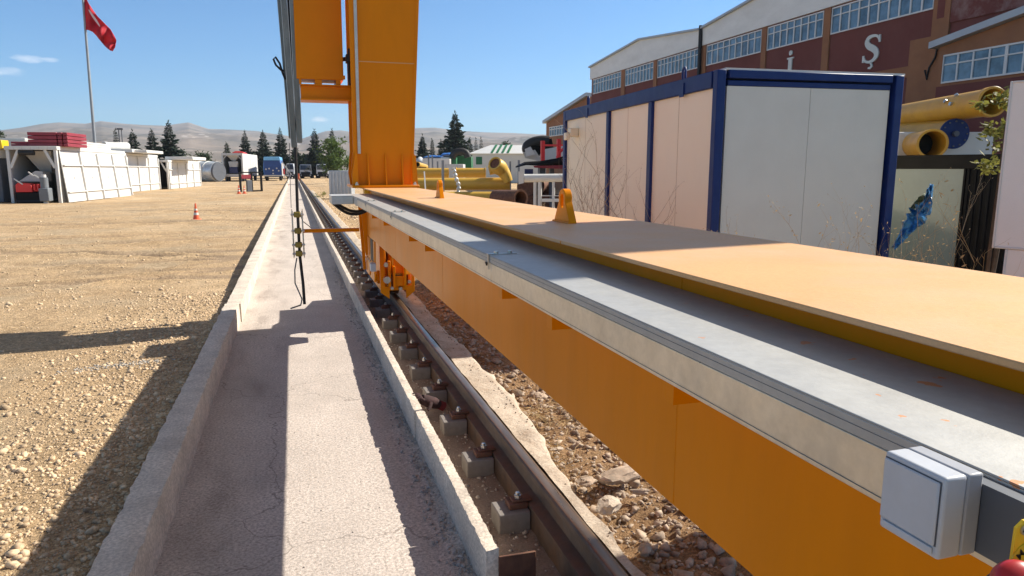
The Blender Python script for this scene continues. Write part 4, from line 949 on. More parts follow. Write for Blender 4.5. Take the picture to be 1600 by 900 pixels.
# electrical cabinet on its shelf beam
sh = build('cabinet_shelf', MB().box(0.145, 0.79, 9.95, 10.25, 2.775, 2.94), 'crane_paint', crane, bevel=0.002)
build('shelf_flange', MB().box(0.14, 0.80, 9.90, 10.30, 2.752, 2.774), 'crane_paint', sh); build('shelf_flange', MB().box(0.14, 0.80, 9.90, 10.30, 2.941, 2.957), 'crane_paint', sh)
ft = MB().box(0.13, 0.16, 9.92, 10.36, 2.958, 3.02); ft.box(0.33, 0.42, 9.92, 10.36, 2.958, 3.02); ft.box(0.60, 0.66, 9.92, 10.36, 2.958, 3.02); build('cabinet_foot', ft, 'crane_paint', crane)
cb = build('electric_cabinet', MB().hexa([(0.10, 9.92, 3.022), (0.70, 9.92, 3.022), (0.70, 10.36, 3.022), (0.10, 10.36, 3.022), (0.115, 9.92, 5.1), (0.715, 9.92, 5.1), (0.715, 10.36, 5.1), (0.115, 10.36, 5.1)]), 'crane_paint', crane, bevel=0.006, seg=2)
build('cabinet_bracket', MB().box(0.68, 0.72, 9.90, 9.92, 3.03, 3.08), 'crane_paint', cb)
cn = MB().cyl((0.70, 10.0, 3.30), (0.765, 10.0, 3.31), 0.028, n=10); cn.cyl((0.76, 9.85, 3.36), (0.80, 9.85, 3.36), 0.06, n=12); cn.box(0.735, 0.80, 9.80, 9.95, 3.24, 3.34)
build('cable_gland', cn, 'black', crane, smooth=30)
build('black_cable', MB().tube([(0.77, 9.84, 3.3), (0.765, 9.86, 3.1), (0.775, 9.86, 2.95)], 0.02, 7), 'black', crane, smooth=80)

# socket box on the tray, a dark slab standing in for the shaded gap behind it, and the emergency stop
build('gap_shade', MB().box(0.6275, 0.648, 0.437, 0.552, 1.477, 1.548), 'dark_grey', crane)
BY0, BY1, BZ0, BZ1 = 0.481, 0.554, 1.475, 1.560
jb = build('socket_box', MB().box(0.6075, 0.6270, BY0, BY1, BZ0, BZ1), 'socket_shade', crane, bevel=0.002, seg=2)
build('box_body', MB().box(0.579, 0.6070, BY0, BY1, BZ0, BZ1), 'plastic', jb, bevel=0.003, seg=3)
ld = MB().box(0.5755, 0.5788, BY0 + 0.004, BY1 - 0.003, BZ0 + 0.014, BZ1 - 0.006); build('lid', ld, 'plastic', jb, bevel=0.0015, seg=2)
build('lid_seam', MB().box(0.5783, 0.5789, BY0 + 0.0033, BY1 - 0.0022, BZ0 + 0.0132, BZ1 - 0.0052), 'dark_grey', jb)
build('hinge', MB().box(0.5765, 0.5788, BY0 + 0.006, BY1 - 0.006, BZ0 + 0.004, BZ0 + 0.0115), 'plastic', jb, bevel=0.001, seg=2)
for zz_ in (0.0085,): build('screw', MB().cyl((0.5790, BY1 - 0.004, BZ1 - zz_), (0.5782, BY1 - 0.004, BZ1 - zz_), 0.0016, n=10), 'dark_grey', jb)
es = build('emergency_stop', MB().box(0.560, 0.647, 0.300, 0.396, 1.478, 1.50), 'bright_yellow', crane, bevel=0.004, seg=2)
build('tag_plate', MB().prism([(0.5585, 1.4785), (0.647, 1.4785), (0.647, 1.556), (0.640, 1.5615), (0.568, 1.5615), (0.5605, 1.556)], 'y', 0.397, 0.3995), 'bright_yellow', es)
cc = (0.5775, 0.3963, 1.5215)
build('round_label', MB().cyl((cc[0], 0.3969, cc[2]), (cc[0], 0.3960, cc[2]), 0.0205, n=36), 'label_yellow', es)
def text_mesh(s, size):
    cu = bpy.data.curves.new('txt', 'FONT'); cu.body = s; cu.size = size; cu.align_x = 'CENTER'; cu.align_y = 'CENTER'; cu.offset = size * 0.012
    ob = bpy.data.objects.new('txt', cu); COL.objects.link(ob); dg = bpy.context.evaluated_depsgraph_get(); me = ob.evaluated_get(dg).to_mesh()
    v = [tuple(q.co) for q in me.vertices]; f = [tuple(p.vertices) for p in me.polygons]
    ob.evaluated_get(dg).to_mesh_clear(); bpy.data.objects.remove(ob); bpy.data.curves.remove(cu); return v, f
let = MB()
for k, ch in enumerate('EMERGENCY'):
    a = math.radians(166 - k * 30); v, f = text_mesh(ch, 0.0105)
    ca, sa = math.cos(a - math.pi / 2), math.sin(a - math.pi / 2); r = 0.0145
    let.add([(cc[0] + r * math.cos(a) + (p[0] * ca - p[1] * sa), 0.3956, cc[2] + r * math.sin(a) + (p[0] * sa + p[1] * ca)) for p in v], f)
build('lettering', let, 'label_black', es, smooth=0, recalc=False)
ts = build('tag_screw', MB().cyl((0.5685, 0.3968, 1.5535), (0.5685, 0.395, 1.5535), 0.0042, n=16), 'bolt', es, smooth=20)
tsx = MB().box(0.5655, 0.5715, 0.3944, 0.3949, 1.5529, 1.5541); tsx.box(0.5679, 0.5691, 0.3943, 0.3949, 1.5505, 1.5565); build('screw_slot', tsx, 'black', ts) if False else build('screw_slot', tsx, 'black', es)
# red mushroom button standing off the tag towards the walkway
def dome(c, d, r, n=24, rings=7):
    c = Vector(c); d = Vector(d).normalized(); u = d.cross(Vector((0, 0, 1))).normalized(); v2 = d.cross(u)
    V = []; F = []
    prof = [(0.0, 0.55)] + [(0.002 / r * i, 1.0) for i in (0, 4)] 
    rs = [(-0.010, 0.5), (-0.010, 0.94), (-0.004, 1.0)] + [(0.55 * r * math.sin(t), math.cos(t)) for t in [i * math.pi / 2 / rings for i in range(rings)]]
    for h, q in rs:
        for k in range(n):
            a = 2 * math.pi * k / n; V.append(c + d * h + (u * math.cos(a) + v2 * math.sin(a)) * r * q)
    for i in range(len(rs) - 1):
        for k in range(n): F.append((i * n + k, i * n + (k + 1) % n, (i + 1) * n + (k + 1) % n, (i + 1) * n + k))
    F.append(tuple(range((len(rs) - 1) * n, len(rs) * n))); F.append(tuple(reversed(range(n))))
    return MB().add(V, F)
pb = atX(1594, 914, 0.545)
bdir = Vector((-0.35, -0.75, 0.55)).normalized()
build('red_button', dome(pb, bdir, 0.0195), 'red_plastic', es, smooth=60)
build('button_stem', MB().cyl(pb - bdir * 0.009, pb - bdir * 0.035, 0.011, n=16), 'black', es, smooth=30)
CRANE_SCALE = 0.0

# ------------------------------------------------------------------ blue and cream site cabin
CD = 7.45
cor = atD(1122, 108, CD)
CA = math.radians(4.2)
cdir = Vector((math.sin(CA), math.cos(CA), 0)); cside = Vector((math.cos(CA), -math.sin(CA), 0))
CTOP = cor.z; CBOT = 0.30
fr = ray(880, 170)
# length so that the far corner falls on picture column 880
A_ = np.array([[fr.x, -cdir.x], [fr.y, -cdir.y]]); tt = np.linalg.solve(A_, np.array([cor.x, cor.y])); CLEN = tt[1]
fr = ray(1414, 116); A_ = np.array([[fr.x, -cside.x], [fr.y, -cside.y]]); CWID = np.linalg.solve(A_, np.array([cor.x, cor.y]))[1]
cabin = thing('site_cabin', 'blue framed site cabin with cream wall panels behind the beam', 'site cabin', (cor.x, cor.y, CBOT), rz=-CA)
Hc = CTOP - CBOT
def cbox(x0, x1, y0, y1, z0, z1, mb=None): return (mb or MB()).box(x0, x1, y0, y1, z0, z1)
pw = 0.15
def ccol(px):      # distance along the long side of a picture column
    r = ray(px, 250); A2 = np.array([[r.x, -cdir.x], [r.y, -cdir.y]]); return np.linalg.solve(A2, np.array([cor.x, cor.y]))[1]
def ecol(px, py=300):
    r = ray(px, py); A2 = np.array([[r.x, -cside.x], [r.y, -cside.y]]); return np.linalg.solve(A2, np.array([cor.x, cor.y]))[1]
y2, y3 = ccol(1012), ccol(947)
fm = MB()
for (x0, x1, y0, y1) in ((0, 0.098, 0, 0.098), (CWID - 0.098, CWID, 0, 0.098), (0, 0.098, CLEN - 0.115, CLEN), (CWID - 0.098, CWID, CLEN - 0.115, CLEN)):
    p = MB().box(x0, x1, y0, y1, 0, Hc); build('corner_post', p, 'blue', cabin, local=True, bevel=0.008, seg=2)
tb = 0.172
for (x0, x1, y0, y1) in ((0.004, 0.10, 0.137, CLEN - 0.117), (CWID - 0.10, CWID - 0.004, 0.137, CLEN - 0.117), (0.137, CWID - 0.137, 0.004, 0.10), (0.137, CWID - 0.137, CLEN - 0.10, CLEN - 0.004)):
    end = y1 < 0.2
    if end:
        o = build('top_rail', MB().box(x0, x1, y0, y1, Hc - 0.082, Hc), 'blue', cabin, local=True, bevel=0.006)
        build('top_rail', MB().box(x0, x1, y0 + 0.03, y1, Hc - 0.155, Hc - 0.098), 'blue', cabin, local=True, bevel=0.006)
        build('rain_gutter', MB().box(x0, x1, y0 + 0.06, y1, Hc - 0.0975, Hc - 0.0825), 'black_sheet', o, local=True)
    else:
        build('top_rail', MB().box(x0, x1, y0, y1, Hc - tb, Hc), 'blue', cabin, local=True, bevel=0.006)
    build('bottom_rail', MB().box(x0, x1, y0, y1, 0, 0.115), 'blue', cabin, local=True, bevel=0.006)
for yy in (y2, y3):
    build('side_post', MB().box(0.006, 0.09, yy - 0.055, yy + 0.055, 0.117, Hc - tb - 0.002), 'blue', cabin, local=True, bevel=0.006)
edges = [0.098, y2, y3, CLEN - 0.115]
for i in range(3):
    pn = build('wall_panel', MB().box(0.045, 0.085, edges[i] + 0.001, edges[i + 1] - 0.001, 0.116, Hc - tb - 0.001), 'cream', cabin, local=True)
    build('panel_joint', MB().box(0.0435, 0.0448, (edges[i] + edges[i + 1]) / 2 + 0.05, (edges[i] + edges[i + 1]) / 2 + 0.055, 0.17, Hc - tb - 0.01), 'dry_dark', pn, local=True)
sx0 = CWID * 0.50
ep = build('wall_panel', MB().box(0.136, sx0, 0.045, 0.085, 0.116, Hc - 0.156), 'white_plain', cabin, local=True)
build('wall_panel', MB().box(sx0 + 0.006, CWID - 0.136, 0.047, 0.085, 0.116, Hc - 0.156), 'white_plain', cabin, local=True)
build('panel_joint', MB().box(sx0 + 0.0005, sx0 + 0.0055, 0.058, 0.08, 0.116, Hc - 0.157), 'dark_grey', ep, local=True)
rbm = MB()
for x in list(np.arange(0.17, sx0 - 0.02, 0.06)): rbm.box(x, x + 0.003, 0.0447, 0.0455, 0.165, Hc - 0.165)
for x in list(np.arange(sx0 + 0.04, CWID - 0.15, 0.06)): rbm.box(x, x + 0.003, 0.0467, 0.0475, 0.165, Hc - 0.165)
build('panel_rib', rbm, 'white_plain', ep, local=True)
build('wall_panel', MB().box(0.1, CWID - 0.1, CLEN - 0.085, CLEN - 0.045, 0.116, Hc - 0.22), 'cream', cabin, local=True)
build('wall_panel', MB().box(CWID - 0.085, CWID - 0.045, 0.098, CLEN - 0.115, 0.116, Hc - 0.22), 'cream', cabin, local=True)
build('roof_sheet', MB().box(0.10, CWID + 0.02, 0.02, CLEN - 0.02, Hc + 0.001, Hc + 0.022), 'white', cabin, local=True)
for px in (1060, 915):
    yy = ccol(px); hk = MB()
    hk.tube([(0.03, yy - 0.035, Hc - 0.16), (0.03, yy - 0.035, Hc + 0.09), (0.03, yy - 0.02, Hc + 0.125), (0.03, yy + 0.02, Hc + 0.125), (0.03, yy + 0.035, Hc + 0.09), (0.03, yy + 0.035, Hc)], 0.014, 8)
    hk.box(-0.008, 0.003, yy - 0.07, yy + 0.03, Hc - 0.20, Hc - 0.05)
    build('lifting_hook', hk, 'blue', cabin, local=True, smooth=50)
yy = ccol(898)
lm = MB().box(-0.10, 0.044, yy - 0.06, yy + 0.10, Hc - 0.47, Hc - 0.33); lm.box(-0.16, -0.10, yy - 0.02, yy + 0.13, Hc - 0.52, Hc - 0.40)
build('wall_lamp', lm, 'cream', cabin, local=True, bevel=0.01)
for yy in (0.4, CLEN / 2, CLEN - 0.4):
    for xx in (0.15, CWID - 0.25): build('foot_block', MB().box(xx - 0.1, xx + 0.2, yy - 0.2, yy + 0.2, -0.3, -0.001), 'block', cabin, local=True)

# ------------------------------------------------------------------ white signboard at the right, and the unseen board added to shade the beam
sb = atD(1579, 127, 4.22); sdir = Vector((0.46, -0.887, 0)); sn = Vector((0.887, 0.46, 0))
sign = thing('signboard', 'white metal board on a stand in front of the dark partition', 'board', (sb.x, sb.y, 0.15), rz=math.atan2(sdir.y, sdir.x))
ZT, ZB = sb.z - 0.15, atD(1541, 388, 4.2).z - 0.15
build('board', MB().box(0.012, 1.16, 0.002, 0.03, ZB + 0.012, ZT - 0.012), 'sign_white', sign, local=True)
bf = MB().box(0, 0.012, -0.004, 0.05, ZB, ZT); bf.box(1.16, 1.172, -0.004, 0.05, ZB, ZT); bf.box(0.012, 1.16, -0.004, 0.05, ZT - 0.012, ZT); bf.box(0.012, 1.16, -0.004, 0.05, ZB, ZB + 0.012)
build('board_frame', bf, 'white', sign, local=True, bevel=0.004, seg=2)
build('stand', MB().box(0.075, 1.10, 0.006, 0.045, -0.15, ZB - 0.001), 'sign_white', sign, local=True, bevel=0.004)
build('stand_edge', MB().box(0.068, 0.080, 0.0, 0.05, -0.15, ZB - 0.002), 'white', sign, local=True, bevel=0.003)
# board added outside the frame to cast the dark band across the beam
pc = Vector((5.2, 2.74, 0.15))
tp = thing('shadow_board', 'tall dark grey board added out of view to shade the beam', 'panel', tuple(pc), rz=math.radians(99))
build('board', MB().box(-0.465, 0.465, -0.04, 0.04, 0.3, 5.8), 'dark_grey', tp, local=True, bevel=0.01)
build('stand', MB().box(-0.42, 0.42, -0.06, 0.06, -0.2, 0.3), 'dark_grey', tp, local=True)

# ------------------------------------------------------------------ dark partition with a glazed panel coloured pale for its reflections, blue torn bag caught in front
pl = atD(1398, 243, 9.2); pr = atD(1543, 236, 8.4)
pdir = Vector((pr.x - pl.x, pr.y - pl.y, 0)); plen = pdir.length; pang = math.atan2(pdir.y, pdir.x)
pt = thing('partition', 'black framed partition beside the cabin, its glossy panel coloured pale as a reflection', 'partition', (pl.x, pl.y, 0.15), rz=pang)
ph = pl.z - 0.15
x_in = 0.78 * plen
pm = MB().box(-0.5, plen + 0.9, 0.03, 0.08, -0.2, ph); build('backing', pm, 'black_sheet', pt, local=True)
build('pale_reflection', MB().box(-0.4, x_in, 0.018, 0.029, 0.0, ph - 0.17), 'pale_reflection', pt, local=True)
build('frame', MB().box(-0.5, plen + 0.9, 0.0, 0.029, ph - 0.168, ph), 'black_sheet', pt, local=True, bevel=0.005)
cm = MB()
for i in range(12): cm.box(x_in + 0.03 + i * 0.075, x_in + 0.065 + i * 0.075, 0.012, 0.0295, -0.1, ph - 0.17)
build('rib', cm, 'black_sheet', pt, local=True, bevel=0.005)
build('frame', MB().box(x_in + 0.001, x_in + 0.025, 0.0, 0.029, 0, ph - 0.17), 'black_sheet', pt, local=True, bevel=0.004)

def rag(name, pts, widths, m, label, cat, d, thick=0.01, seed=3):
    rg = random.Random(seed); c0 = atD(*pts[len(pts) // 2], d); V = []; F = []; nW = 9
    dense = []
    for i in range(len(pts) - 1):
        for k in range(7):
            t = k / 7; dense.append((pts[i][0] * (1 - t) + pts[i + 1][0] * t, pts[i][1] * (1 - t) + pts[i + 1][1] * t, widths[i] * (1 - t) + widths[i + 1] * t))
    dense.append((*pts[-1], widths[-1]))
    for i, (x, y, wd) in enumerate(dense):
        p = atD(x, y, d); nxt = dense[min(i + 1, len(dense) - 1)]; prv = dense[max(i - 1, 0)]
        tx, ty = nxt[0] - prv[0], nxt[1] - prv[1]; ln = math.hypot(tx, ty) or 1
        for j in range(nW):
            u = j / (nW - 1) - 0.5; e = 1 + 0.55 * mnoise.noise(Vector((i * 0.45, 3.0 if u > 0 else 9.0, seed))) * (abs(u) * 2) ** 2
            q = atD(x + (-ty / ln) * wd * u * e, y + (tx / ln) * wd * u * e, d + 0.16 * mnoise.noise(Vector((i * 0.22, u * 3, seed))) + 0.05 * mnoise.noise(Vector((i * 0.9, u * 9, seed + 5))))
            V.append(q)
    for i in range(len(dense) - 1):
        for j in range(nW - 1): F.append((i * nW + j, i * nW + j + 1, (i + 1) * nW + j + 1, (i + 1) * nW + j))
    o = solo(name, MB().add(V, F), m, label, cat, tuple(c0), smooth=60, recalc=False)
    so_ = o.modifiers.new('thickness', 'SOLIDIFY'); so_.thickness = thick
    return o
rag('plastic_bag', [(1456, 288), (1451, 308), (1446, 326), (1434, 338), (1424, 348), (1410, 370), (1396, 388)], [7, 11, 20, 30, 24, 12, 7], 'blue_plastic', 'torn blue plastic bag caught on stems before the pale panel', 'plastic bag', 7.9, 0.004, 3)
rag('plastic_scrap', [(1447, 304), (1438, 313), (1424, 327)], [5, 11, 5], 'dull_bag', 'small dull green scrap of plastic above the torn blue bag', 'plastic scrap', 8.0, 0.004, 9)

# white tank and stacked ochre pipes behind the partition
tk = atD(1500, 240, 13.5)
tw = thing('white_tank', 'low white tank behind the black partition under the ochre pipes', 'tank', (tk.x, tk.y, 0.1), rz=-YAW)
build('tank_body', MB().box(-1.2, 0.62, 0, 1.8, 0, tk.z + 0.40 - 0.1), 'white', tw, local=True, bevel=0.04, seg=3)
build('tank_foot', MB().box(-1.0, 0.4, 0.1, 1.6, -0.2, -0.001), 'dark_grey', tw, local=True)

def hollow_pipe(name, a, b, r, m, label, group=None, wall=0.02, collar=True, inner=None, bolts=False):
    a = Vector(a); b = Vector(b); t = thing(name, label, 'pipe', tuple((a + b) / 2), group)
    build('pipe_wall', MB().pipe(a, b, r, wall, 36), m, t, smooth=40)
    d = (b - a).normalized()
    if collar: build('inner_dark', MB().cyl(b - d * 0.75, b - d * 0.72, r - wall - 0.003, n=24), 'black', t)
    if collar: build('collar', MB().pipe(b - d * 0.10, b + d * 0.012, r + 0.022, wall + 0.02, 36), m, t, smooth=40, bevel=0.004)
    if bolts:
        bm_ = MB()
        n_ = (CAM - b); n_.z = 0; n_ = (n_ - d * n_.dot(d)).normalized()
        for (s, ang) in ((0.75, 10), (0.75, 50), (0.95, 25)):
            q = math.radians(ang); dirn = (n_ * math.cos(q) + Vector((0, 0, 1)) * math.sin(q)); c = b - d * s + dirn * r
            bm_.cyl(c - dirn * 0.02, c + dirn * 0.045, 0.035, n=10)
        build('bolt', bm_, 'bolt', t, smooth=25)
    return t
PD = 13.0
a1, b1 = atD(1385, 185, PD + 2.8), atD(1551, 159, PD - 0.6)
r1 = 21 * mpp(PD - 0.6)
p1 = hollow_pipe('steel_pipe', a1 - (b1 - a1) * 0.8, b1, r1, 'pipe_ochre', 'topmost ochre steel pipe with an open end, behind the cabin', 'ochre pipes stacked behind the cabin', bolts=True)
a2, b2 = atD(1385, 229, PD + 2.5), atD(1457, 224.5, PD - 0.5)
p2 = hollow_pipe('steel_pipe', a2 - (b2 - a2) * 1.8, b2, 20.5 * mpp(PD - 0.5), 'pipe_ochre', 'lowest ochre steel pipe with an open end, behind the cabin', 'ochre pipes stacked behind the cabin')
a3, b3 = atD(1385, 212, PD + 2.6), atD(1490, 209, PD + 0.2)
p3 = hollow_pipe('steel_pipe', a3 - (b3 - a3) * 1.4, b3, 21 * mpp(PD + 0.2), 'pipe_ochre', 'ochre pipe closed by a dark blue flange, between the two open pipes', 'ochre pipes stacked behind the cabin', collar=False)
dfl = (b3 - a3).normalized()
fl = MB().cyl(b3, b3 + dfl * 0.03, 23 * mpp(PD + 0.2), n=36); build('flange', fl, 'blue', p3, smooth=30, bevel=0.004)
fb = MB(); u_ = dfl.cross(Vector((0, 0, 1))).normalized(); v_ = u_.cross(dfl)
for k in range(12):
    c = b3 + dfl * 0.03 + (u_ * math.cos(k * math.pi / 6) + v_ * math.sin(k * math.pi / 6)) * 19 * mpp(PD); fb.cyl(c, c + dfl * 0.02, 0.016, n=6)
fb.cyl(b3 + dfl * 0.03, b3 + dfl * 0.10, 0.05, n=16); build('bolt', fb, 'dark_grey', p3, smooth=25)
# timber trestle carrying the pipes
tr = atD(1440, 250, PD + 0.4)
ts = thing('pipe_rack', 'dark steel rack under the ochre pipes behind the partition', 'rack', (tr.x, tr.y, 0.1), rz=-YAW)
zt = b2.z - 20.5 * mpp(PD) - 0.1
build('rack_beam', MB().box(-1.6, 1.0, -0.08, 0.08, zt - 0.14, zt - 0.01), 'rust', ts, local=True)
for x in (-1.4, 0.4): build('rack_leg', MB().box(x, x + 0.12, -0.06, 0.06, -0.2, zt - 0.141), 'rust', ts, local=True)
for s_, pp in ((0.0, p1),):
    q = a1 + (b1 - a1) * 0.6
    sp_ = thing('pipe_prop', 'rusty prop under the topmost ochre pipe', 'prop', (q.x + 0.2, q.y, 0.1))
    build('post', MB().box(q.x - 0.2, q.x + 0.2, q.y - 0.08, q.y + 0.08, 0, q.z - r1 - 0.005), 'rust', sp_)

# ------------------------------------------------------------------ the red factory hall
FX = 20.0
fac = thing('factory_hall', 'long maroon factory hall with white gables and a band of windows', 'factory', (FX, 32, 0))
YF, YN = 46.46, 6.0
build('wall', MB().box(FX, FX + 0.35, YN, YF, -0.5, 8.76), 'maroon', fac)
build('wall', MB().box(FX + 0.351, FX + 38, YF - 0.35, YF, -0.5, 8.6), 'maroon', fac)
build('wall', MB().box(FX + 0.351, FX + 38, YN, YN + 0.35, -0.5, 8.6), 'maroon', fac)
gables = [(46.55, 39.2, 32.55, 8.75, 9.37), (32.40, 24.0, 15.6, 8.78, 9.77), (15.45, 10.0, 6.0, 8.78, 9.5)]
for k, (y0, ym, y1, ze, zr) in enumerate(gables):
    lowz = 7.98 if k < 2 else 8.77
    gm = MB().prism([(y0, lowz), (y0, ze), (ym, zr), (y1, ze), (y1, lowz)], 'x', FX - 0.10, FX - 0.002)
    go = build('gable_cladding', gm, 'clad', fac) if 'clad' in M else build('gable_cladding', gm, 'white', fac)
    rm = MB()
    for (ya, za, yb, zb) in ((y0, ze, ym, zr), (ym, zr, y1, ze)):
        rm.hexa([(FX - 0.25, ya, za + 0.002), (FX + 38, ya, za + 0.002), (FX + 38, yb, zb + 0.002), (FX - 0.25, yb, zb + 0.002), (FX - 0.25, ya, za + 0.10), (FX + 38, ya, za + 0.10), (FX + 38, yb, zb + 0.10), (FX - 0.25, yb, zb + 0.10)])
    build('roof', rm, 'fascia', fac)
build('drain_pipe', MB().cyl((FX - 0.18, 32.47, 0), (FX - 0.18, 32.47, 8.95), 0.09, n=12), 'black', fac, smooth=40)
for (ya, yb) in ((41.2, 41.7), (37.12, 37.5), (32.1, 32.72), (27.33, 27.66), (23.46, 23.82)):
    build('pilaster', MB().box(FX - 0.06, FX - 0.001, ya, yb, 0, 7.975), 'ochre', fac)
build('pilaster', MB().box(FX - 0.08, FX - 0.001, 18.15, 18.78, 0, 8.7), 'ochre', fac)
build('pilaster', MB().box(FX - 0.06, FX - 0.0015, 18.785, 19.6, 0, 6.1), 'ochre', fac)
build('wall_band', MB().box(FX - 0.05, FX - 0.001, 19.605, 23.45, 4.92, 5.28), 'ochre', fac)
build('recess', MB().box(FX - 0.085, FX - 0.0805, 18.35, 18.62, 6.6, 8.6), 'maroon', fac)
build('wall', MB().box(FX - 0.06, FX - 0.001, 6.5, 18.14, 6.4, 8.7), 'peeling', fac) if 'peeling' in M else None
bays = [(46.15, 41.75, 10), (41.15, 37.55, 9), (37.05, 32.78, 11), (32.05, 27.70, 9), (27.28, 23.86, 8), (23.42, 18.82, 10)]
for (y0, y1, n) in bays:
    za, zb, zm = 6.95, 7.93, 7.62
    wf = MB(); x0, x1 = FX - 0.05, FX - 0.012
    wf.box(x0, x1, y1, y0, za, za + 0.05); wf.box(x0, x1, y1, y0, zb - 0.05, zb)
    wf.box(x0 + 0.004, x1, y1 + 0.06, y0 - 0.06, zm - 0.02, zm + 0.02)
    for k in range(n + 1):
        yy = y1 + (y0 - y1) * k / n; w_ = 0.028 if 0 < k < n else 0.03
        wf.box(x0 + 0.002, x1 - 0.002, max(y1, yy - w_), min(y0, yy + w_), za + 0.052, zb - 0.052)
    wo = build('window', wf, 'frame_white', fac) if 'frame_white' in M else build('window', wf, 'white', fac)
    build('pane', MB().box(FX - 0.010, FX - 0.001, y1 + 0.01, y0 - 0.01, za + 0.01, zb - 0.01), 'glass', wo)
# annex at the near end
AX = FX - 0.45
aw = build('annex_wall', MB().box(AX, FX - 0.09, 4.0, 18.05, -0.5, 4.42), 'maroon', fac)
build('annex_wall', MB().prism([(18.05, 4.422), (18.05, 5.62), (11.0, 6.72), (4.0, 5.62), (4.0, 4.422)], 'x', AX, FX - 0.09), 'ochre', fac)
rm = MB()
for (ya, za, yb, zb) in ((18.25, 5.60, 11.0, 6.735), (11.0, 6.735, 3.8, 5.60)):
    rm.hexa([(AX - 0.25, ya, za), (FX - 0.085, ya, za), (FX - 0.085, yb, zb), (AX - 0.25, yb, zb), (AX - 0.25, ya, za + 0.20), (FX - 0.085, ya, za + 0.20), (FX - 0.085, yb, zb + 0.20), (AX - 0.25, yb, zb + 0.20)])
build('annex_roof', rm, 'fascia', fac)
wf = MB(); y0, y1, za, zb, zm = 17.85, 8.0, 4.50, 5.36, 5.06; x0, x1 = AX - 0.05, AX - 0.012; n = 19
wf.box(x0, x1, y1, y0, za, za + 0.05); wf.box(x0, x1, y1, y0, zb - 0.05, zb); wf.box(x0 + 0.004, x1, y1 + 0.06, y0 - 0.06, zm - 0.02, zm + 0.02)
for k in range(n + 1):
    yy = y1 + (y0 - y1) * k / n; w_ = 0.045 if k in (4, 8, 12, 15) else 0.024
    wf.box(x0 + 0.002, x1 - 0.002, max(y1, yy - w_), min(y0, yy + w_), za + 0.052, zb - 0.052)
wo = build('window', wf, 'frame_white', fac) if 'frame_white' in M else build('window', wf, 'white', fac)
build('pane', MB().box(AX - 0.010, AX - 0.001, y1 + 0.01, y0 - 0.01, za + 0.01, zb - 0.01), 'glass', wo)
build('cable', MB().tube([(FX - 0.12, 18.45, 5.75), (FX - 0.12, 18.5, 5.4), (FX - 0.12, 18.7, 5.1), (FX - 0.12, 18.75, 4.75), (FX - 0.12, 18.85, 5.05)], 0.03, 6), 'black', fac)
# big white letters on the wall: the visible ones are the dotted I and S with its cedilla
def stroke(pts, ws, yc, zc, sc, x0, x1, mb):
    L_, R_ = [], []
    for i, (px, pz) in enumerate(pts):
        q = pts[min(i + 1, len(pts) - 1)]; p = pts[max(i - 1, 0)]; tx, tz = q[0] - p[0], q[1] - p[1]; ln = math.hypot(tx, tz)
        L_.append((px - tz / ln * ws[i], pz + tx / ln * ws[i])); R_.append((px + tz / ln * ws[i], pz - tx / ln * ws[i]))
    for i in range(len(pts) - 1):
        quad = [L_[i], L_[i + 1], R_[i + 1], R_[i]]
        v = [(x0, yc - a * sc, zc + b * sc) for a, b in quad] + [(x1, yc - a * sc, zc + b * sc) for a, b in quad]
        mb.hexa(v)
def catmull(P_, n=6):
    out = []
    for i in range(len(P_) - 1):
        p0, p1, p2, p3 = P_[max(i - 1, 0)], P_[i], P_[i + 1], P_[min(i + 2, len(P_) - 1)]
        for k in range(n):
            t = k / n; out.append(tuple(0.5 * (2 * p1[c] + (p2[c] - p0[c]) * t + (2 * p0[c] - 5 * p1[c] + 4 * p2[c] - p3[c]) * t * t + (-p0[c] + 3 * p1[c] - 3 * p2[c] + p3[c]) * t ** 3) for c in range(len(p1))))
    out.append(P_[-1]); return out
sp_ = catmull([(0.36, 0.26, 0.03), (0.27, 0.41, 0.045), (0.08, 0.47, 0.05), (-0.16, 0.43, 0.075), (-0.25, 0.27, 0.10), (-0.14, 0.12, 0.115), (0.05, 0.02, 0.12), (0.21, -0.10, 0.115), (0.26, -0.26, 0.10), (0.15, -0.41, 0.07), (-0.07, -0.47, 0.05), (-0.28, -0.41, 0.045), (-0.37, -0.25, 0.03)])
lm = MB(); stroke([(p[0], p[1]) for p in sp_], [p[2] for p in sp_], 21.3, 6.10, 0.94, FX - 0.05, FX - 0.004, lm)
lm.hexa([(xx, 21.3 - a * 0.94, 6.10 + b * 0.94) for xx in (FX - 0.052, FX - 0.0045) for a, b in ((0.33, 0.20), (0.41, 0.20), (0.39, 0.47), (0.33, 0.47))])
lm.hexa([(xx, 21.3 - a * 0.94, 6.10 + b * 0.94) for xx in (FX - 0.052, FX - 0.0045) for a, b in ((-0.42, -0.46), (-0.34, -0.46), (-0.34, -0.20), (-0.42, -0.20))])
ced = [(0.0, -0.52), (0.06, -0.58), (0.07, -0.65), (0.0, -0.70), (-0.1, -0.69)]
stroke(ced, [0.03, 0.04, 0.05, 0.045, 0.03], 21.3, 6.10, 0.94, FX - 0.05, FX - 0.004, lm)
build('lettering', lm, 'frame_white', fac, label=None) if False else build('lettering', lm, 'white_plain', fac, smooth=0)
lm = MB()
lm.box(FX - 0.05, FX - 0.004, 25.57, 25.79, 5.55, 6.38); lm.box(FX - 0.051, FX - 0.004, 25.48, 25.88, 6.38, 6.44); lm.box(FX - 0.051, FX - 0.004, 25.44, 25.92, 5.50, 5.55); lm.cyl((FX - 0.05, 25.68, 6.62), (FX - 0.004, 25.68, 6.62), 0.10, n=18)
build('lettering', lm, 'white_plain', fac, smooth=0)
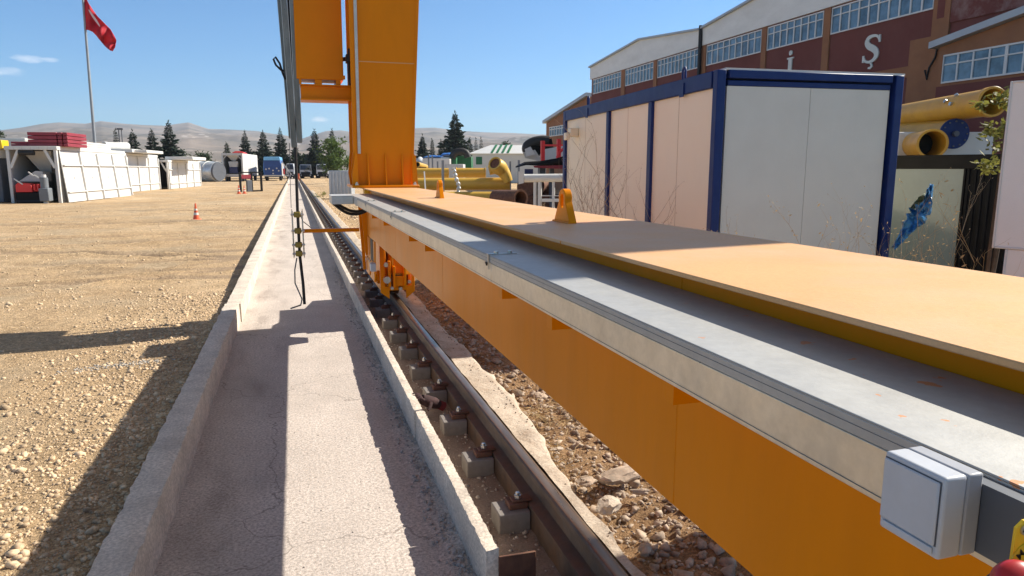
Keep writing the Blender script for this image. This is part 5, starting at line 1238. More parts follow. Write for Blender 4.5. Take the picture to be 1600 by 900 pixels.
# second gabled hall farther on
X2 = 21.5
yl = X2 / math.tan(YAW + math.atan((853 - 800) / 1115.4)); yr = yl - 12
zt2 = atX(853, 193, X2).z; zr2 = atX(880, 176, X2).z + 0.8
f2 = thing('factory_hall', 'small brown factory gable end seen beyond the far end of the cabin', 'factory', (X2, yl - 6, 0))
ym2 = yl - 9.5
build('wall', MB().prism([(yl, -0.5), (yl, zt2), (ym2, zr2), (ym2 - 9.5, zt2), (ym2 - 9.5, -0.5)], 'x', X2, X2 + 18), 'ochre', f2)
rm = MB()
for (ya, za, yb, zb) in ((yl + 0.2, zt2, ym2, zr2 + 0.02), (ym2, zr2 + 0.02, ym2 - 9.7, zt2)):
    rm.hexa([(X2 - 0.3, ya, za), (X2 + 18, ya, za), (X2 + 18, yb, zb), (X2 - 0.3, yb, zb), (X2 - 0.3, ya, za + 0.25), (X2 + 18, ya, za + 0.25), (X2 + 18, yb, zb + 0.25), (X2 - 0.3, yb, zb + 0.25)])
build('roof', rm, 'fascia', f2)
wz0, wz1 = atX(857, 214, X2).z, atX(857, 199, X2).z
wf = MB(); wf.box(X2 - 0.06, X2 - 0.02, yl - 5.2, yl - 0.9, wz0, wz0 + 0.08); wf.box(X2 - 0.06, X2 - 0.02, yl - 5.2, yl - 0.9, wz1 - 0.08, wz1); wf.box(X2 - 0.055, X2 - 0.02, yl - 5.2, yl - 0.9, (wz0 + wz1 * 2) / 3, (wz0 + wz1 * 2) / 3 + 0.07)
for k in range(8): wf.box(X2 - 0.058, X2 - 0.02, yl - 5.2 + 4.22 * k / 7, yl - 5.12 + 4.22 * k / 7, wz0 + 0.081, wz1 - 0.081)
wo = build('window', wf, 'white', f2); build('pane', MB().box(X2 - 0.018, X2 - 0.002, yl - 5.15, yl - 0.95, wz0 + 0.02, wz1 - 0.02), 'glass', wo)

# ------------------------------------------------------------------ dry weeds
def leaf_quads(mb, p, d, ln, wd, rnd):
    d = d.normalized(); s = d.cross(Vector((rnd.uniform(-1, 1), rnd.uniform(-1, 1), rnd.uniform(-1, 1)))).normalized() * wd / 2
    mb.add([p, p + d * ln * 0.5 + s, p + d * ln, p + d * ln * 0.5 - s], [(0, 1, 2, 3)])
def weed(base, h, spread, n, label, seed, heads=0, stem_m='dry_dark', leaf_m='dry', r0=0.004, group='dry weeds beside the beam', leaves=60, lean=(0, 0)):
    rnd = random.Random(seed); base = Vector(base); t = thing('dry_weed', label, 'weed', tuple(base), group)
    st = MB(); lf = MB(); tips = []
    def grow(p, d, ln, r, lev):
        pts = [p]; k = 5
        for i in range(k):
            d = (d + Vector((rnd.gauss(0, 0.12), rnd.gauss(0, 0.12), 0.03))).normalized(); pts.append(pts[-1] + d * ln / k)
        st.tube(pts, [r * (1 - 0.55 * i / k) for i in range(k + 1)], 5)
        if lev < 2:
            for i in range(2, k + 1):
                for _ in range(2 if lev == 0 else 1):
                    if rnd.random() < 0.8:
                        a = rnd.uniform(0, 6.283); dd = (d + Vector((math.cos(a), math.sin(a), 0.25)) * rnd.uniform(0.5, 0.9)).normalized(); grow(pts[i], dd, ln * rnd.uniform(0.25, 0.45), r * 0.55, lev + 1)
        tips.append((pts[-1], d))
    for i in range(n):
        a = rnd.uniform(0, 6.283); grow(base + Vector((math.cos(a), math.sin(a), 0)) * rnd.uniform(0, 0.05), Vector((math.cos(a) * spread * rnd.random() + lean[0], math.sin(a) * spread * rnd.random() + lean[1], 1)).normalized(), h * rnd.uniform(0.7, 1.0), r0, 0)
    build('stem', st, stem_m, t, smooth=60)
    for p, d in tips:
        for _ in range(max(1, leaves // max(1, len(tips)))):
            leaf_quads(lf, p + Vector((rnd.gauss(0, 1), rnd.gauss(0, 1), rnd.gauss(0, 1))) * (0.008 + 0.012 * heads), Vector((rnd.gauss(0, 1), rnd.gauss(0, 1), rnd.gauss(0.4, 1))), rnd.uniform(0.012, 0.03) * (1 + heads * 0.5), rnd.uniform(0.004, 0.009) * (1 + heads * 0.4), rnd)
    build('seed_head', lf, leaf_m, t, smooth=0, recalc=False)
    return t
def wbase(px, d, z=0.12):
    p = atD(px, 300, d); return (p.x, p.y, z)
def hfor(py, d, z=0.12): return atD(800, py, d).z - z
weed(wbase(915, 9.7), hfor(250, 9.7), 0.30, 5, 'tall bare dry weed against the far cream panel of the cabin', 1, r0=0.005, leaves=150, leaf_m='dry_dark')
weed(wbase(975, 8.2), hfor(300, 8.2), 0.40, 5, 'wide bare dry weed against the middle cream panel of the cabin', 2, r0=0.004, leaves=150, leaf_m='dry_dark')
weed(wbase(1298, 5.6), hfor(330, 5.6), 0.10, 2, 'dry weed with broad straw seed heads before the white cabin end', 3, heads=1, stem_m='dry', r0=0.003, leaves=150)
weed(wbase(1362, 5.6), hfor(368, 5.6), 0.18, 2, 'small dry weed by the right blue corner post', 4, heads=0.4, r0=0.003, leaves=80)
weed(wbase(1198, 6.0), hfor(366, 6.0), 0.2, 2, 'low straw weed beside the left blue corner post', 5, heads=0.4, r0=0.003, leaves=60)
weed(wbase(1272, 6.0), hfor(352, 6.0), 0.2, 1, 'thin dry stems left of the seed head weed', 15, heads=0.2, stem_m='dry', r0=0.0018, leaves=20)
weed(wbase(1345, 6.0), hfor(350, 6.0), 0.1, 1, 'thin bare stem between seed heads and corner post', 16, heads=0.0, r0=0.0025, leaves=10)
weed(wbase(1440, 7.0), hfor(385, 7.0), 0.30, 6, 'low pale dry weed before the pale glossy panel', 6, heads=0.8, r0=0.003, leaves=150)
weed(wbase(1480, 7.4), hfor(300, 7.4), 0.6, 2, 'spreading bare dark stems before the pale glossy panel', 7, r0=0.003, leaves=20, leaf_m='dry_dark')
weed(wbase(1582, 3.6), hfor(352, 3.6), 0.16, 3, 'golden dry weed in front of the white signboard', 8, heads=0.7, stem_m='dry', r0=0.002, leaves=130)
weed(wbase(845, 20, 0.1), hfor(318, 20, 0.1), 0.4, 5, 'pale dry weed beside the rusty drum', 9, heads=0.8, r0=0.008, leaves=120)
# straw caught on the rubble beside the strip
def straw(px, py, label, seed, n=50):
    rnd = random.Random(seed); p = atZ(px, py, 0.10); t = thing('dry_grass', label, 'dry grass', tuple(p), 'dry grass tufts on the rubble'); mb = MB()
    for i in range(n):
        a = rnd.uniform(0, 6.283); q = p + Vector((rnd.gauss(0, 0.07), rnd.gauss(0, 0.13), 0.0)); d = Vector((math.cos(a), math.sin(a), rnd.uniform(0.05, 0.7))).normalized(); ln = rnd.uniform(0.06, 0.2)
        pts = [q, q + d * ln * 0.5 + Vector((0, 0, 0.012)), q + d * ln + Vector((rnd.gauss(0, 0.02), rnd.gauss(0, 0.02), -0.01))]
        mb.tube(pts, [0.0022, 0.002, 0.0008], 4)
    build('blade', mb, 'dry', t, smooth=60)
straw(850, 655, 'thin straw tuft beside the tilted concrete shard', 1, 60)
straw(835, 700, 'pale matted straw lying on the edge of the concrete strip', 2, 70)
straw(868, 728, 'small brown dead leaves tuft on the concrete strip', 3, 30)
straw(880, 640, 'upright straw close under the beam', 4, 40)

# leafy twig rising between the partition and the signboard
def leafy(base, h, r, n, label, cat, seed, m='leaf', trunk=True, group=None, leaf=0.05, name='shrub', nst=5, low=0.28):
    rnd = random.Random(seed); base = Vector(base); t = thing(name, label, cat, tuple(base), group)
    tm = MB()
    for i in range(nst):
        a = rnd.uniform(0, 6.283); tm.tube([base, base + Vector((math.cos(a) * r * 0.3, math.sin(a) * r * 0.3, h * 0.45)), base + Vector((math.cos(a) * r * 0.6, math.sin(a) * r * 0.6, h * 0.85))], [0.02 * h / 2, 0.014 * h / 2, 0.004 * h / 2], 6)
    build('trunk', tm, 'bark', t, smooth=60)
    mb = MB(); cl = [(Vector((rnd.gauss(0, 0.42) * r, rnd.gauss(0, 0.42) * r, h * rnd.uniform(low, 0.98))), rnd.uniform(0.12, 0.3)) for _ in range(max(6, n // 40))]
    for i in range(n):
        c, s = rnd.choice(cl); rr = r * s * (1.35 - 0.7 * c.z / h)
        p = base + c * 1.0 + Vector((rnd.gauss(0, 1), rnd.gauss(0, 1), rnd.gauss(0, 0.8))) * rr
        if p.z < base.z + 0.03: p.z = base.z + 0.05
        leaf_quads(mb, p, Vector((rnd.gauss(0, 1), rnd.gauss(0, 1), rnd.gauss(0, 0.7))), leaf * rnd.uniform(0.7, 1.4), leaf * rnd.uniform(0.35, 0.6), rnd)
    build('crown', mb, m, t, smooth=0, recalc=False); return t
bz = atD(1556, 300, 6.6)
leafy((bz.x, bz.y, 0.12), atD(1560, 130, 6.6).z - 0.12, 0.26, 520, 'yellowing leafy bush behind the white signboard', 'bush', 5, 'leaf_yellow', leaf=0.065, name='bush', nst=5, low=0.66)

# ------------------------------------------------------------------ yard on the left: white plant containers
def frame_at(pa, pb):          # local x from pa to pb on the ground
    d = Vector((pb.x - pa.x, pb.y - pa.y, 0)); return d.length, math.atan2(d.y, d.x)
def container(name, pa, ang, wd, ln, h, label, bays=4, group=None, m='white', open_front=True, tilt=0.0, skin=True):
    """local +y runs back along the container, local +x across its front; origin at the front left foot"""
    t = thing(name, label, 'container', (pa.x, pa.y, 0), group, rz=ang)
    for x in (0, wd - 0.16):
        for y in (0, ln - 0.16): build('corner_post', MB().box(x, x + 0.16, y, y + 0.16, 0, h - 0.2), m, t, local=True, bevel=0.01)
    rf = MB().box(-0.05, wd + 0.05, -0.05, ln, h - 0.199, h); build('roof', rf, m, t, local=True, bevel=0.01)
    sl_ = MB()
    for i in range(1, 6): sl_.box(wd * i / 6 - 0.01, wd * i / 6 + 0.01, -0.054, -0.051, h - 0.19, h - 0.01)
    build('roof_joint', sl_, 'grey_white', t, local=True)
    if open_front:
        for s in (0, 1):
            a = (0.16, 0.08, h * 0.62) if s == 0 else (wd - 0.16, 0.08, h * 0.62); b = (wd * 0.24, 0.08, h - 0.2) if s == 0 else (wd * 0.76, 0.08, h - 0.2)
            build('brace', MB().beam(a, b, 0.14, 0.14), m, t, local=True)
    build('back_wall', MB().box(0.17, wd - 0.17, ln - 0.1, ln - 0.05, 0, h - 0.2), 'dark_grey', t, local=True)
    build('left_wall', MB().box(0.02, 0.06, 0.17, ln - 0.17, 0, h - 0.2), m, t, local=True)
    build('side_skin', MB().box(wd - 0.10, wd - 0.06, 0.17, ln - 0.17, 0.0, h - 0.2), m, t, local=True)
    y0 = 0.30
    bw = (ln - y0) / bays
    for i in range(bays):
        a, b = y0 + i * bw, y0 + (i + 1) * bw - 0.03
        off = 0.16 * tilt
        p = MB().hexa([(wd + off, a, 0.02), (wd + off + 0.05, a, 0.02), (wd + off + 0.05, b, 0.02), (wd + off, b, 0.02), (wd - 0.02, a, h - 0.22), (wd + 0.03, a, h - 0.22), (wd + 0.03, b, h - 0.22), (wd - 0.02, b, h - 0.22)])
        po = build('side_panel', p, m, t, local=True, bevel=0.008)
        q = MB()
        for (z, hh) in ((0.18 * h, 0.07), (0.66 * h, 0.07)):
            x = wd + 0.05 + off * (1 - z / h); q.box(x - 0.03, x + 0.09, a + 0.05, b - 0.1, z, z + hh)
        q.beam((wd + 0.08 + off, b - 0.06, 0.05), (wd + 0.07, b - 0.06, h - 0.3), 0.12, 0.14)
        build('panel_rib', q, m, po, local=True)
        build('latch', MB().box(wd + 0.052 + off * 0.5, wd + 0.075 + off * 0.5, (a + b) / 2 - 0.06, (a + b) / 2 + 0.06, h * 0.42, h * 0.42 + 0.12), 'grey_white', po, local=True)
    return t
pa, pb = atZ(18, 318, 0), atZ(97, 317.3, 0)
W1, ang = frame_at(pa, pb); ang1 = -math.radians(5.6)
pc_ = atZ(198, 306, 0); L1 = math.hypot(pc_.x - pb.x, pc_.y - pb.y)
c1 = container('plant_container', pa, ang1, W1, L1, atD(60, 228, pa.dot(HF)).z, 'nearest white plant container, open in front with a red machine inside', 4, 'white plant containers in the yard', tilt=1.4)
H1 = atD(60, 228, pa.dot(HF)).z
def loc1(x, y, z=0):
    v = Matrix.Rotation(ang1, 3, 'Z') @ Vector((x, y, 0)); return Vector((pa.x + v.x, pa.y + v.y, z))
# hopper under the roof
hp = MB().hexa([(W1 * 0.44, 1.5, H1 * 0.52), (W1 * 0.62, 1.5, H1 * 0.52), (W1 * 0.62, 2.5, H1 * 0.52), (W1 * 0.44, 2.5, H1 * 0.52), (W1 * 0.22, 0.6, H1 - 0.25), (W1 * 0.80, 0.6, H1 - 0.25), (W1 * 0.80, 3.0, H1 - 0.25), (W1 * 0.22, 3.0, H1 - 0.25)])
build('hopper', hp, 'grey_white', c1, local=True)
build('roller', MB().cyl((W1 * 0.26, -0.02, H1 - 0.36), (W1 * 0.56, -0.02, H1 - 0.36), 0.14, n=18), 'black', c1, local=True, smooth=40)
b_ = loc1(0.38, -0.30)
mx = thing('mixing_machine', 'red and black mixing machine standing in the open end of the container', 'machine', tuple(b_), rz=ang1)
build('chassis', MB().box(-0.02, 1.35, 0, 1.2, 0.05, 0.62), 'black_sheet', mx, local=True, bevel=0.03)
build('wheel', MB().cyl((0.0, 0.1, 0.12), (1.3, 0.1, 0.12), 0.12, n=16), 'black', mx, local=True, smooth=40)
build('red_hood', MB().prism([(0.05, 0.63), (0.86, 0.63), (0.86, 0.98), (0.74, 1.10), (0.16, 1.14), (0.05, 1.0)], 'y', -0.05, 0.9), 'red', mx, local=True, bevel=0.02)
g_ = MB()
for k in range(3): g_.box(0.90 + 0.17 * k, 1.02 + 0.17 * k, 0.0, 0.6, 0.72 + 0.02 * k, 1.06)
g_.box(0.88, 1.36, 0.1, 0.5, 0.66, 0.80); build('red_gear_case', g_, 'red', mx, local=True, bevel=0.02)
build('slanted_cover', MB().hexa([(0.0, 0.5, 1.2), (1.3, 0.5, 1.2), (1.3, 1.5, 1.2), (0.0, 1.5, 1.2), (0.9, 0.5, 1.78), (1.25, 0.5, 1.74), (1.25, 1.5, 1.74), (0.9, 1.5, 1.78)]), 'grey_white', mx, local=True)
rd_ = MB()
for k, (xa, za, xb, zb) in enumerate([(0.05, 1.36, 0.45, 1.05), (0.78, 1.72, 1.02, 1.5), (1.05, 1.55, 1.3, 1.38)]): rd_.beam((xa, -0.08, za), (xb, -0.08, zb), 0.05, 0.06)
build('lever', rd_, 'white', mx, local=True)
b_ = loc1(W1 * 0.755, -0.40)
mo = thing('gear_motor', 'grey upright gear motor beside the red mixing machine', 'motor', tuple(b_), rz=ang1)
build('gear_box', MB().box(-0.24, 0.26, -0.25, 0.3, 0.12, 0.85), 'motor_grey', mo, local=True, bevel=0.05, seg=2)
build('motor_body', MB().cyl((0, 0, 0.86), (0, 0, 1.42), 0.20, n=18), 'motor_grey', mo, local=True, smooth=40)
build('fan_cover', MB().cyl((0, 0, 1.425), (0, 0, 1.58), 0.13, 0.12, n=18), 'white', mo, local=True, smooth=40)
build('motor_foot', MB().box(-0.1, 0.1, -0.1, 0.1, -0.02, 0.119), 'white', mo, local=True)
# dark container half out of the picture
pz = atZ(-70, 318, 0); qz = atZ(15, 317, 0)
dk = thing('dark_container', 'dark grey ribbed container at the left edge of the picture', 'container', (pz.x, pz.y, 0), rz=ang1)
DW = (qz - pz).length - 0.15; DH = atD(5, 247, pz.dot(HF)).z
build('body', MB().box(0, DW, 0, 6, 0.05, DH), 'dark_grey', dk, local=True, bevel=0.03)
rm_ = MB()
for z in (0.35, 0.66, 0.9): rm_.box(0.02, DW - 0.02, -0.05, -0.001, DH * z, DH * z + 0.08)
build('rib', rm_, 'dark_grey', dk, local=True)
wp = thing('white_beam', 'white painted beam on top of the dark container', 'beam', (pz.x, pz.y, DH), rz=ang1)
build('beam', MB().box(-0.2, DW + 0.1, -0.2, 0.6, DH + 0.002 - DH, 0.50), 'white', wp, local=True, bevel=0.02)
yb = thing('yellow_beam', 'bright yellow boxed beam lying on the white beam at the left edge', 'beam', (pz.x, pz.y, DH + 0.51), rz=ang1)
build('beam', MB().box(-0.3, DW + 0.25, -0.1, 0.7, 0, 0.48), 'bright_yellow', yb, local=True, bevel=0.02)
# stacks on the container roof
def stack(name, x0, x1, y0, y1, z0, layers, lh, m, label, cat, slats=0, shrink=0.0, split=None):
    b_ = loc1(x0, y0, z0); t = thing(name, label, cat, tuple(b_), rz=ang1)
    for k in range(layers):
        mb = MB(); s = shrink * k
        segs = split or [(0, x1 - x0)]
        for (a, b) in segs: mb.box(a + s, b - s * 0.5, s, y1 - y0, k * lh, k * lh + lh * 0.86)
        build('layer', mb, m, t, local=True, bevel=0.01)
    return t
stack('red_panel_stack', 0.95, 3.0, 0.5, 3.3, H1 + 0.005, 4, 0.20, 'dark_red', 'dark red panels stacked on the nearest white container', 'panel stack', split=[(0, 1.45), (1.5, 1.72), (1.78, 2.0)])
stack('red_beam_stack', 0.05, 0.9, 0.6, 3.4, H1 + 0.005, 2, 0.14, 'dark_red', 'low dark red beams lying left of the red panel stack', 'beam stack')
stack('white_board_stack', -3.4, -0.2, 3.0, 5, H1 - 0.1, 4, 0.17, 'white', 'white panels stacked behind the yellow beam at the left edge', 'panel stack', shrink=0.12)
stack('white_board_stack', 1.0, 2.4, 3.7, 9.0, H1 + 0.005, 3, 0.14, 'white', 'white panels stacked right of the dark red stack', 'panel stack', shrink=0.05)
stack('grey_board_stack', 0.0, 0.95, 3.7, 9.0, H1 + 0.005, 4, 0.17, 'grey_white', 'grey panels stacked behind the dark red stack, left of the white ones', 'panel stack')
stack('orange_sheet', 0.1, 0.9, 4.0, 8.6, H1 + 0.70, 1, 0.12, 'bundle_orange', 'pale orange sheet lying on the grey panel stack', 'sheet') if 'bundle_orange' in M else None

pa2, pb2 = atZ(172, 303, 0), atZ(199, 301, 0)
d2 = pb2.dot(HF); h2 = atD(199, 239, d2).z
L2 = (atZ(252, 296, 0) - pb2).length
c2 = container('plant_container', Vector((pb2.x - 2.6, pb2.y + 0.2, 0)), -math.radians(5.2), 2.6, L2, h2, 'second white plant container, closed, just beyond the nearest one', 3, 'white plant containers in the yard')
pb3 = atZ(266, 295.6, 0); h3 = atD(266, 250, pb3.dot(HF)).z; L3 = (atZ(314, 291, 0) - pb3).length
c3 = container('plant_container', Vector((pb3.x - 2.5, pb3.y, 0)), -math.radians(6.2), 2.5, L3, h3, 'third white plant container with a dark open end, beside the silver wrapped silo', 4, 'white plant containers in the yard')
def on_roof(pxa, pya, pxb, pyb, d, ln, m, label, cat, name):
    a, b = atD(pxa, pya, d), atD(pxb, pyb, d); t = thing(name, label, cat, tuple(a), rz=-0.09)
    build('panel', MB().box(0, b.x - a.x, 0, ln, 0, max(0.1, b.z - a.z)), m, t, local=True, bevel=0.02); return t
on_roof(200, 238.6, 228, 234, d2 + 1, 5, 'white', 'white boards lying on the second white container', 'board stack', 'white_boards')
on_roof(258, 249.6, 300, 244.5, pb3.dot(HF) + 1, 6, 'white', 'white boards lying on the third white container', 'board stack', 'white_boards')
on_roof(170, 238, 205, 232.5, 58, 6, 'white', 'white boards between the first and second white containers', 'board stack', 'white_boards')
# perforated white drum on the roofs
da, db = atD(163, 229, 60), atD(199, 229, 62); dr = 6.6 * mpp(60)
dz = da.z
dm = thing('white_drum', 'white cylinder with a dark open end and a row of slots, lying on the containers', 'drum', tuple(da))
build('drum_shell', MB().pipe(da, db, dr, 0.05, 28), 'white', dm, smooth=40)
build('drum_end', MB().cyl(da + (db - da) * 0.12, da + (db - da) * 0.13, dr - 0.06, n=24), 'black', dm)
build('ring', MB().pipe(da - (db - da) * 0.01, da + (db - da) * 0.10, dr + 0.05, 0.1, 28), 'white', dm, smooth=40)
hm = MB(); dd_ = (db - da).normalized(); nn_ = Vector((-HF.x, -HF.y, 0.15)).normalized(); nn_ = (nn_ - dd_ * nn_.dot(dd_)).normalized()
for k in range(5): c = da + (db - da) * (0.40 + 0.13 * k); hm.cyl(c + nn_ * (dr - 0.02), c + nn_ * (dr + 0.01), 0.07, n=10)
build('slot', hm, 'dark_grey', dm)
dcr = thing('drum_cradle', 'white cradle under the white slotted cylinder', 'cradle', (da.x, da.y, dz - dr - 0.3))
build('cradle', MB().beam((da.x, da.y, dz - dr - 0.16), (db.x, db.y, dz - dr - 0.16), 1.2, 0.3), 'white', dcr)
# flagpole with its red flag
fp = atD(147, 222, 75.0); ft_ = atD(128.5, -14, 75.0)
fz = ft_.z
fpx = (fp.x + ft_.x) / 2; fpy = (fp.y + ft_.y) / 2
pole = thing('flagpole', 'tall slender grey flagpole rising behind the white containers', 'flagpole', (fp.x, fp.y, 0))
build('pole', MB().cyl((fp.x, fp.y, 0), (ft_.x, ft_.y, fz), 0.17, 0.10, n=14), 'pole_grey', pole, smooth=60) if 'pole_grey' in M else build('pole', MB().cyl((fp.x, fp.y, 0), (ft_.x, ft_.y, fz), 0.17, 0.10, n=14), 'dark_grey', pole, smooth=60)
def flag():
    outl = [(129.0, -10, 131.5, 46), (134, -4, 138, 47), (139, 6, 145, 50), (146, 17, 151, 56), (153, 26, 157, 64), (160, 33, 162, 70), (167, 40, 167, 75), (173, 46, 172, 79), (178, 55, 176, 80), (182, 63, 180, 74)]
    V = []; F = []; nR = 14; cols = []
    for i in range(len(outl) - 1):
        for k in range(4):
            t = k / 4; cols.append(tuple(outl[i][c] * (1 - t) + outl[i + 1][c] * t for c in range(4)))
    cols.append(outl[-1])
    for i, (xa, ya, xb, yb_) in enumerate(cols):
        for j in range(nR):
            t = j / (nR - 1); d = 75 + 0.30 * math.sin(i * 0.55 + t * 3.0) * min(1, i / 6) + 0.18 * math.sin(t * 9 + i * 0.3) * min(1, i / 8)
            V.append(atD(xa + (xb - xa) * t, ya + (yb_ - ya) * t, d))
    for i in range(len(cols) - 1):
        for j in range(nR - 1): F.append((i * nR + j, (i + 1) * nR + j, (i + 1) * nR + j + 1, i * nR + j + 1))
    c = atD(150, 30, 75)
    t = solo('flag', MB().add(V, F), 'flag', 'limp red flag with a pale mark hanging from the tall pole', 'flag', tuple(c), smooth=70, recalc=False)
    s = t.modifiers.new('thickness', 'SOLIDIFY'); s.thickness = 0.02
    t['_b'] = tuple(c)
    V2 = []; em = [(138.5, 15, 0.8), (141, 19, 2.0), (145, 25, 2.6), (150, 32, 2.6), (154, 38, 1.8), (156, 41.5, 0.8)]
    for (x, y, w_) in em: V2 += [atD(x - w_ * 0.5, y + w_ * 0.4, 74.5), atD(x + w_ * 0.5, y - w_ * 0.4, 74.5)]
    build('emblem', MB().add(V2, [(2 * i, 2 * i + 2, 2 * i + 3, 2 * i + 1) for i in range(len(em) - 1)]), 'emblem_white', t, smooth=0, recalc=False)
M['emblem_white'] = mat('emblem_white', (0.62, 0.50, 0.50), 0.7, var=0.05)
flag()

# ------------------------------------------------------------------ traffic cones, black gate, posts
def cone(px, py, hpx, label, d=None):
    p = atZ(px, py, 0); dd = p.dot(HF); h = hpx * mpp(dd)
    z = float(ground_z([p.x], [p.y])[0])
    t = thing('traffic_cone', label, 'cone', (p.x, p.y, z), 'orange traffic cones in the yard')
    c = (p.x, p.y, z)
    build('base', MB().box(p.x - 0.26 * h, p.x + 0.26 * h, p.y - 0.26 * h, p.y + 0.26 * h, z + 0.002, z + 0.05 * h), 'orange', t, bevel=0.004)
    build('cone', MB().lathe(c, [(0.19 * h, 0.051 * h), (0.14 * h, 0.30 * h), (0.118 * h, 0.42 * h), (0.095 * h, 0.55 * h), (0.04 * h, 0.97 * h), (0.03 * h, 1.0 * h)], 20), 'orange', t, smooth=50)
    build('white_band', MB().lathe(c, [(0.147 * h, 0.30 * h), (0.121 * h, 0.44 * h)], 20), 'white_plain', t, smooth=50)
    build('white_band', MB().lathe(c, [(0.098 * h, 0.57 * h), (0.076 * h, 0.69 * h)], 20), 'white_plain', t, smooth=50)
cone(307, 343.5, 26, 'orange and white traffic cone standing alone on the yard gravel')
cone(373.5, 303, 14, 'orange traffic cone left of the pair by the black gate')
cone(382, 302.5, 13, 'orange traffic cone right of the pair, touching the black gate')
cone(450, 290, 8, 'small far orange cone on the end of the concrete path')
gp = atZ(376, 300, 0); gq = atZ(411, 299, 0); GD = gp.dot(HF)
GL, ga = frame_at(gp, gq); GH = 31 * mpp(GD)
gt = thing('gate_frame', 'black steel gate frame standing in the yard with a dark box', 'gate', (gp.x, gp.y, 0), rz=ga)
for x in (0, GL * 0.50, GL - 0.14): build('post', MB().box(x, x + 0.14, 0, 0.14, 0, GH - 0.1), 'black_sheet', gt, local=True)
build('top_bar', MB().box(0, GL, 0, 0.14, GH - 0.099, GH), 'black_sheet', gt, local=True); build('bottom_bar', MB().box(GL * 0.5 + 0.141, GL - 0.141, 0.02, 0.12, 0.0, 0.12), 'black_sheet', gt, local=True)
build('control_box', MB().box(GL * 0.28, GL * 0.5 - 0.002, -0.1, 0.1, 0.02, GH * 0.58), 'dark_grey', gt, local=True, bevel=0.02)
build('red_sign', MB().box(0.16, GL * 0.48, -0.02, 0.0, GH * 0.66, GH * 0.86), 'dark_red', gt, local=True)
op = atZ(466.5, 282.5, 0)
obm = thing('orange_post', 'orange buffer post standing at the far end of the rail', 'post', (op.x, op.y, 0)); ow = 1.7 * mpp(op.dot(HF))
build('post', MB().box(op.x - ow, op.x + ow, op.y - ow, op.y + ow, 0, 11 * mpp(op.dot(HF))), 'orange', obm, bevel=0.03)
# grey ribbed cabinet standing beyond the leg
gb = atZ(530, 309, 0.1); gdist = gb.dot(HF)
g1 = thing('ribbed_cabinet', 'pale grey ribbed metal cabinet on the ground beyond the crane leg', 'cabinet', (gb.x, gb.y, 0.1), rz=-YAW)
gw_ = 15 * mpp(gdist); gh_ = 42 * mpp(gdist)
build('body', MB().box(-gw_, gw_ * 1.3, 0, 1.0, 0, gh_), 'cab_grey', g1, local=True, bevel=0.02) if 'cab_grey' in M else build('body', MB().box(-gw_, gw_ * 1.3, 0, 1.0, 0, gh_), 'tarp', g1, local=True, bevel=0.02)
rr_ = MB()
for k in range(6): rr_.box(-gw_ + 0.06 + k * gw_ * 0.36, -gw_ + 0.14 + k * gw_ * 0.36, -0.05, -0.001, 0.05, gh_ - 0.08)
build('rib', rr_, 'tarp', g1, local=True, bevel=0.01)

# ------------------------------------------------------------------ wrapped silo, trailers and parked trucks
sz = atZ(335, 284, 0); sdd = sz.dot(HF)
s_ = thing('wrapped_silo', 'silver wrapped silo lying on its side behind the third container', 'silo', (sz.x, sz.y, 0))
cb_ = atD(341, 269, sdd); ca = cb_ - Rv * 6.6 + HF * 2.6
R_s = 15.5 * mpp(sdd)
ca.z = R_s; cb_.z = R_s
sm_ = MB(); axis_ = (cb_ - ca).normalized(); pts = [ca + (cb_ - ca) * t for t in [i / 12 for i in range(13)]]
sm_.tube(pts, [R_s * (0.55 + 0.45 * min(1, i / 4)) * (1 + 0.03 * math.sin(i * 2.1)) for i in range(13)], 28); build('wrapped_body', sm_, 'wrap', s_, smooth=60)
build('end_disc', MB().cyl(pts[-1], pts[-1] + axis_ * 0.25, R_s * 0.98, R_s * 0.9, n=32), 'dark_grey', s_, smooth=40)
build('strap', MB().pipe(pts[6] - axis_ * 0.1, pts[6] + axis_ * 0.1, R_s * 1.06, 0.1, 28), 'white', s_, smooth=40)
build('strap', MB().pipe(pts[9] - axis_ * 0.1, pts[9] + axis_ * 0.1, R_s * 1.06, 0.1, 28), 'white', s_, smooth=40)

def wheel_mb(x0, x1, y, r): return MB().cyl((x0, y, r), (x1, y, r), r, n=18)
TD = gd(283.5)
ta = atD(349, 283, TD); ta.z = 0; tb_ = atD(379, 283, TD)
TW = (tb_ - ta).length; tz0 = atD(349, 272, TD).z; tz1 = atD(349, 239.5, TD).z
tr_ = thing('white_trailer', 'white plant trailer with an open rear showing a dark blue tank', 'trailer', (ta.x, ta.y, 0), rz=-math.radians(6.0))
TL = 15.0
bo = MB(); bo.box(0, TW, 0.1, TL, tz1 - 0.25, tz1); bo.box(0, 0.12, 0.1, TL, tz0, tz1 - 0.251); bo.box(TW - 0.12, TW, 0.1, TL, tz0, tz1 - 0.251); bo.box(0.121, TW - 0.121, TL - 0.1, TL, tz0, tz1 - 0.251); bo.box(0, TW, 0.1, TL, tz0 - 0.3, tz0 - 0.001)
build('body', bo, 'white', tr_, local=True)
fr_ = MB(); fr_.box(-0.06, TW + 0.06, 0, 0.1, tz1 - 0.32, tz1 + 0.05); fr_.box(-0.06, 0.18, 0, 0.1, tz0, tz1 - 0.321); fr_.box(TW - 0.18, TW + 0.06, 0, 0.1, tz0, tz1 - 0.321); fr_.box(-0.06, TW + 0.06, 0, 0.1, tz0 - 0.4, tz0 - 0.001)
fr_.beam((0.18, 0.05, tz1 - 0.9), (0.7, 0.05, tz1 - 0.32), 0.14, 0.1); fr_.beam((TW - 0.18, 0.05, tz1 - 0.9), (TW - 0.7, 0.05, tz1 - 0.32), 0.14, 0.1)
build('rear_frame', fr_, 'grey_white', tr_, local=True)
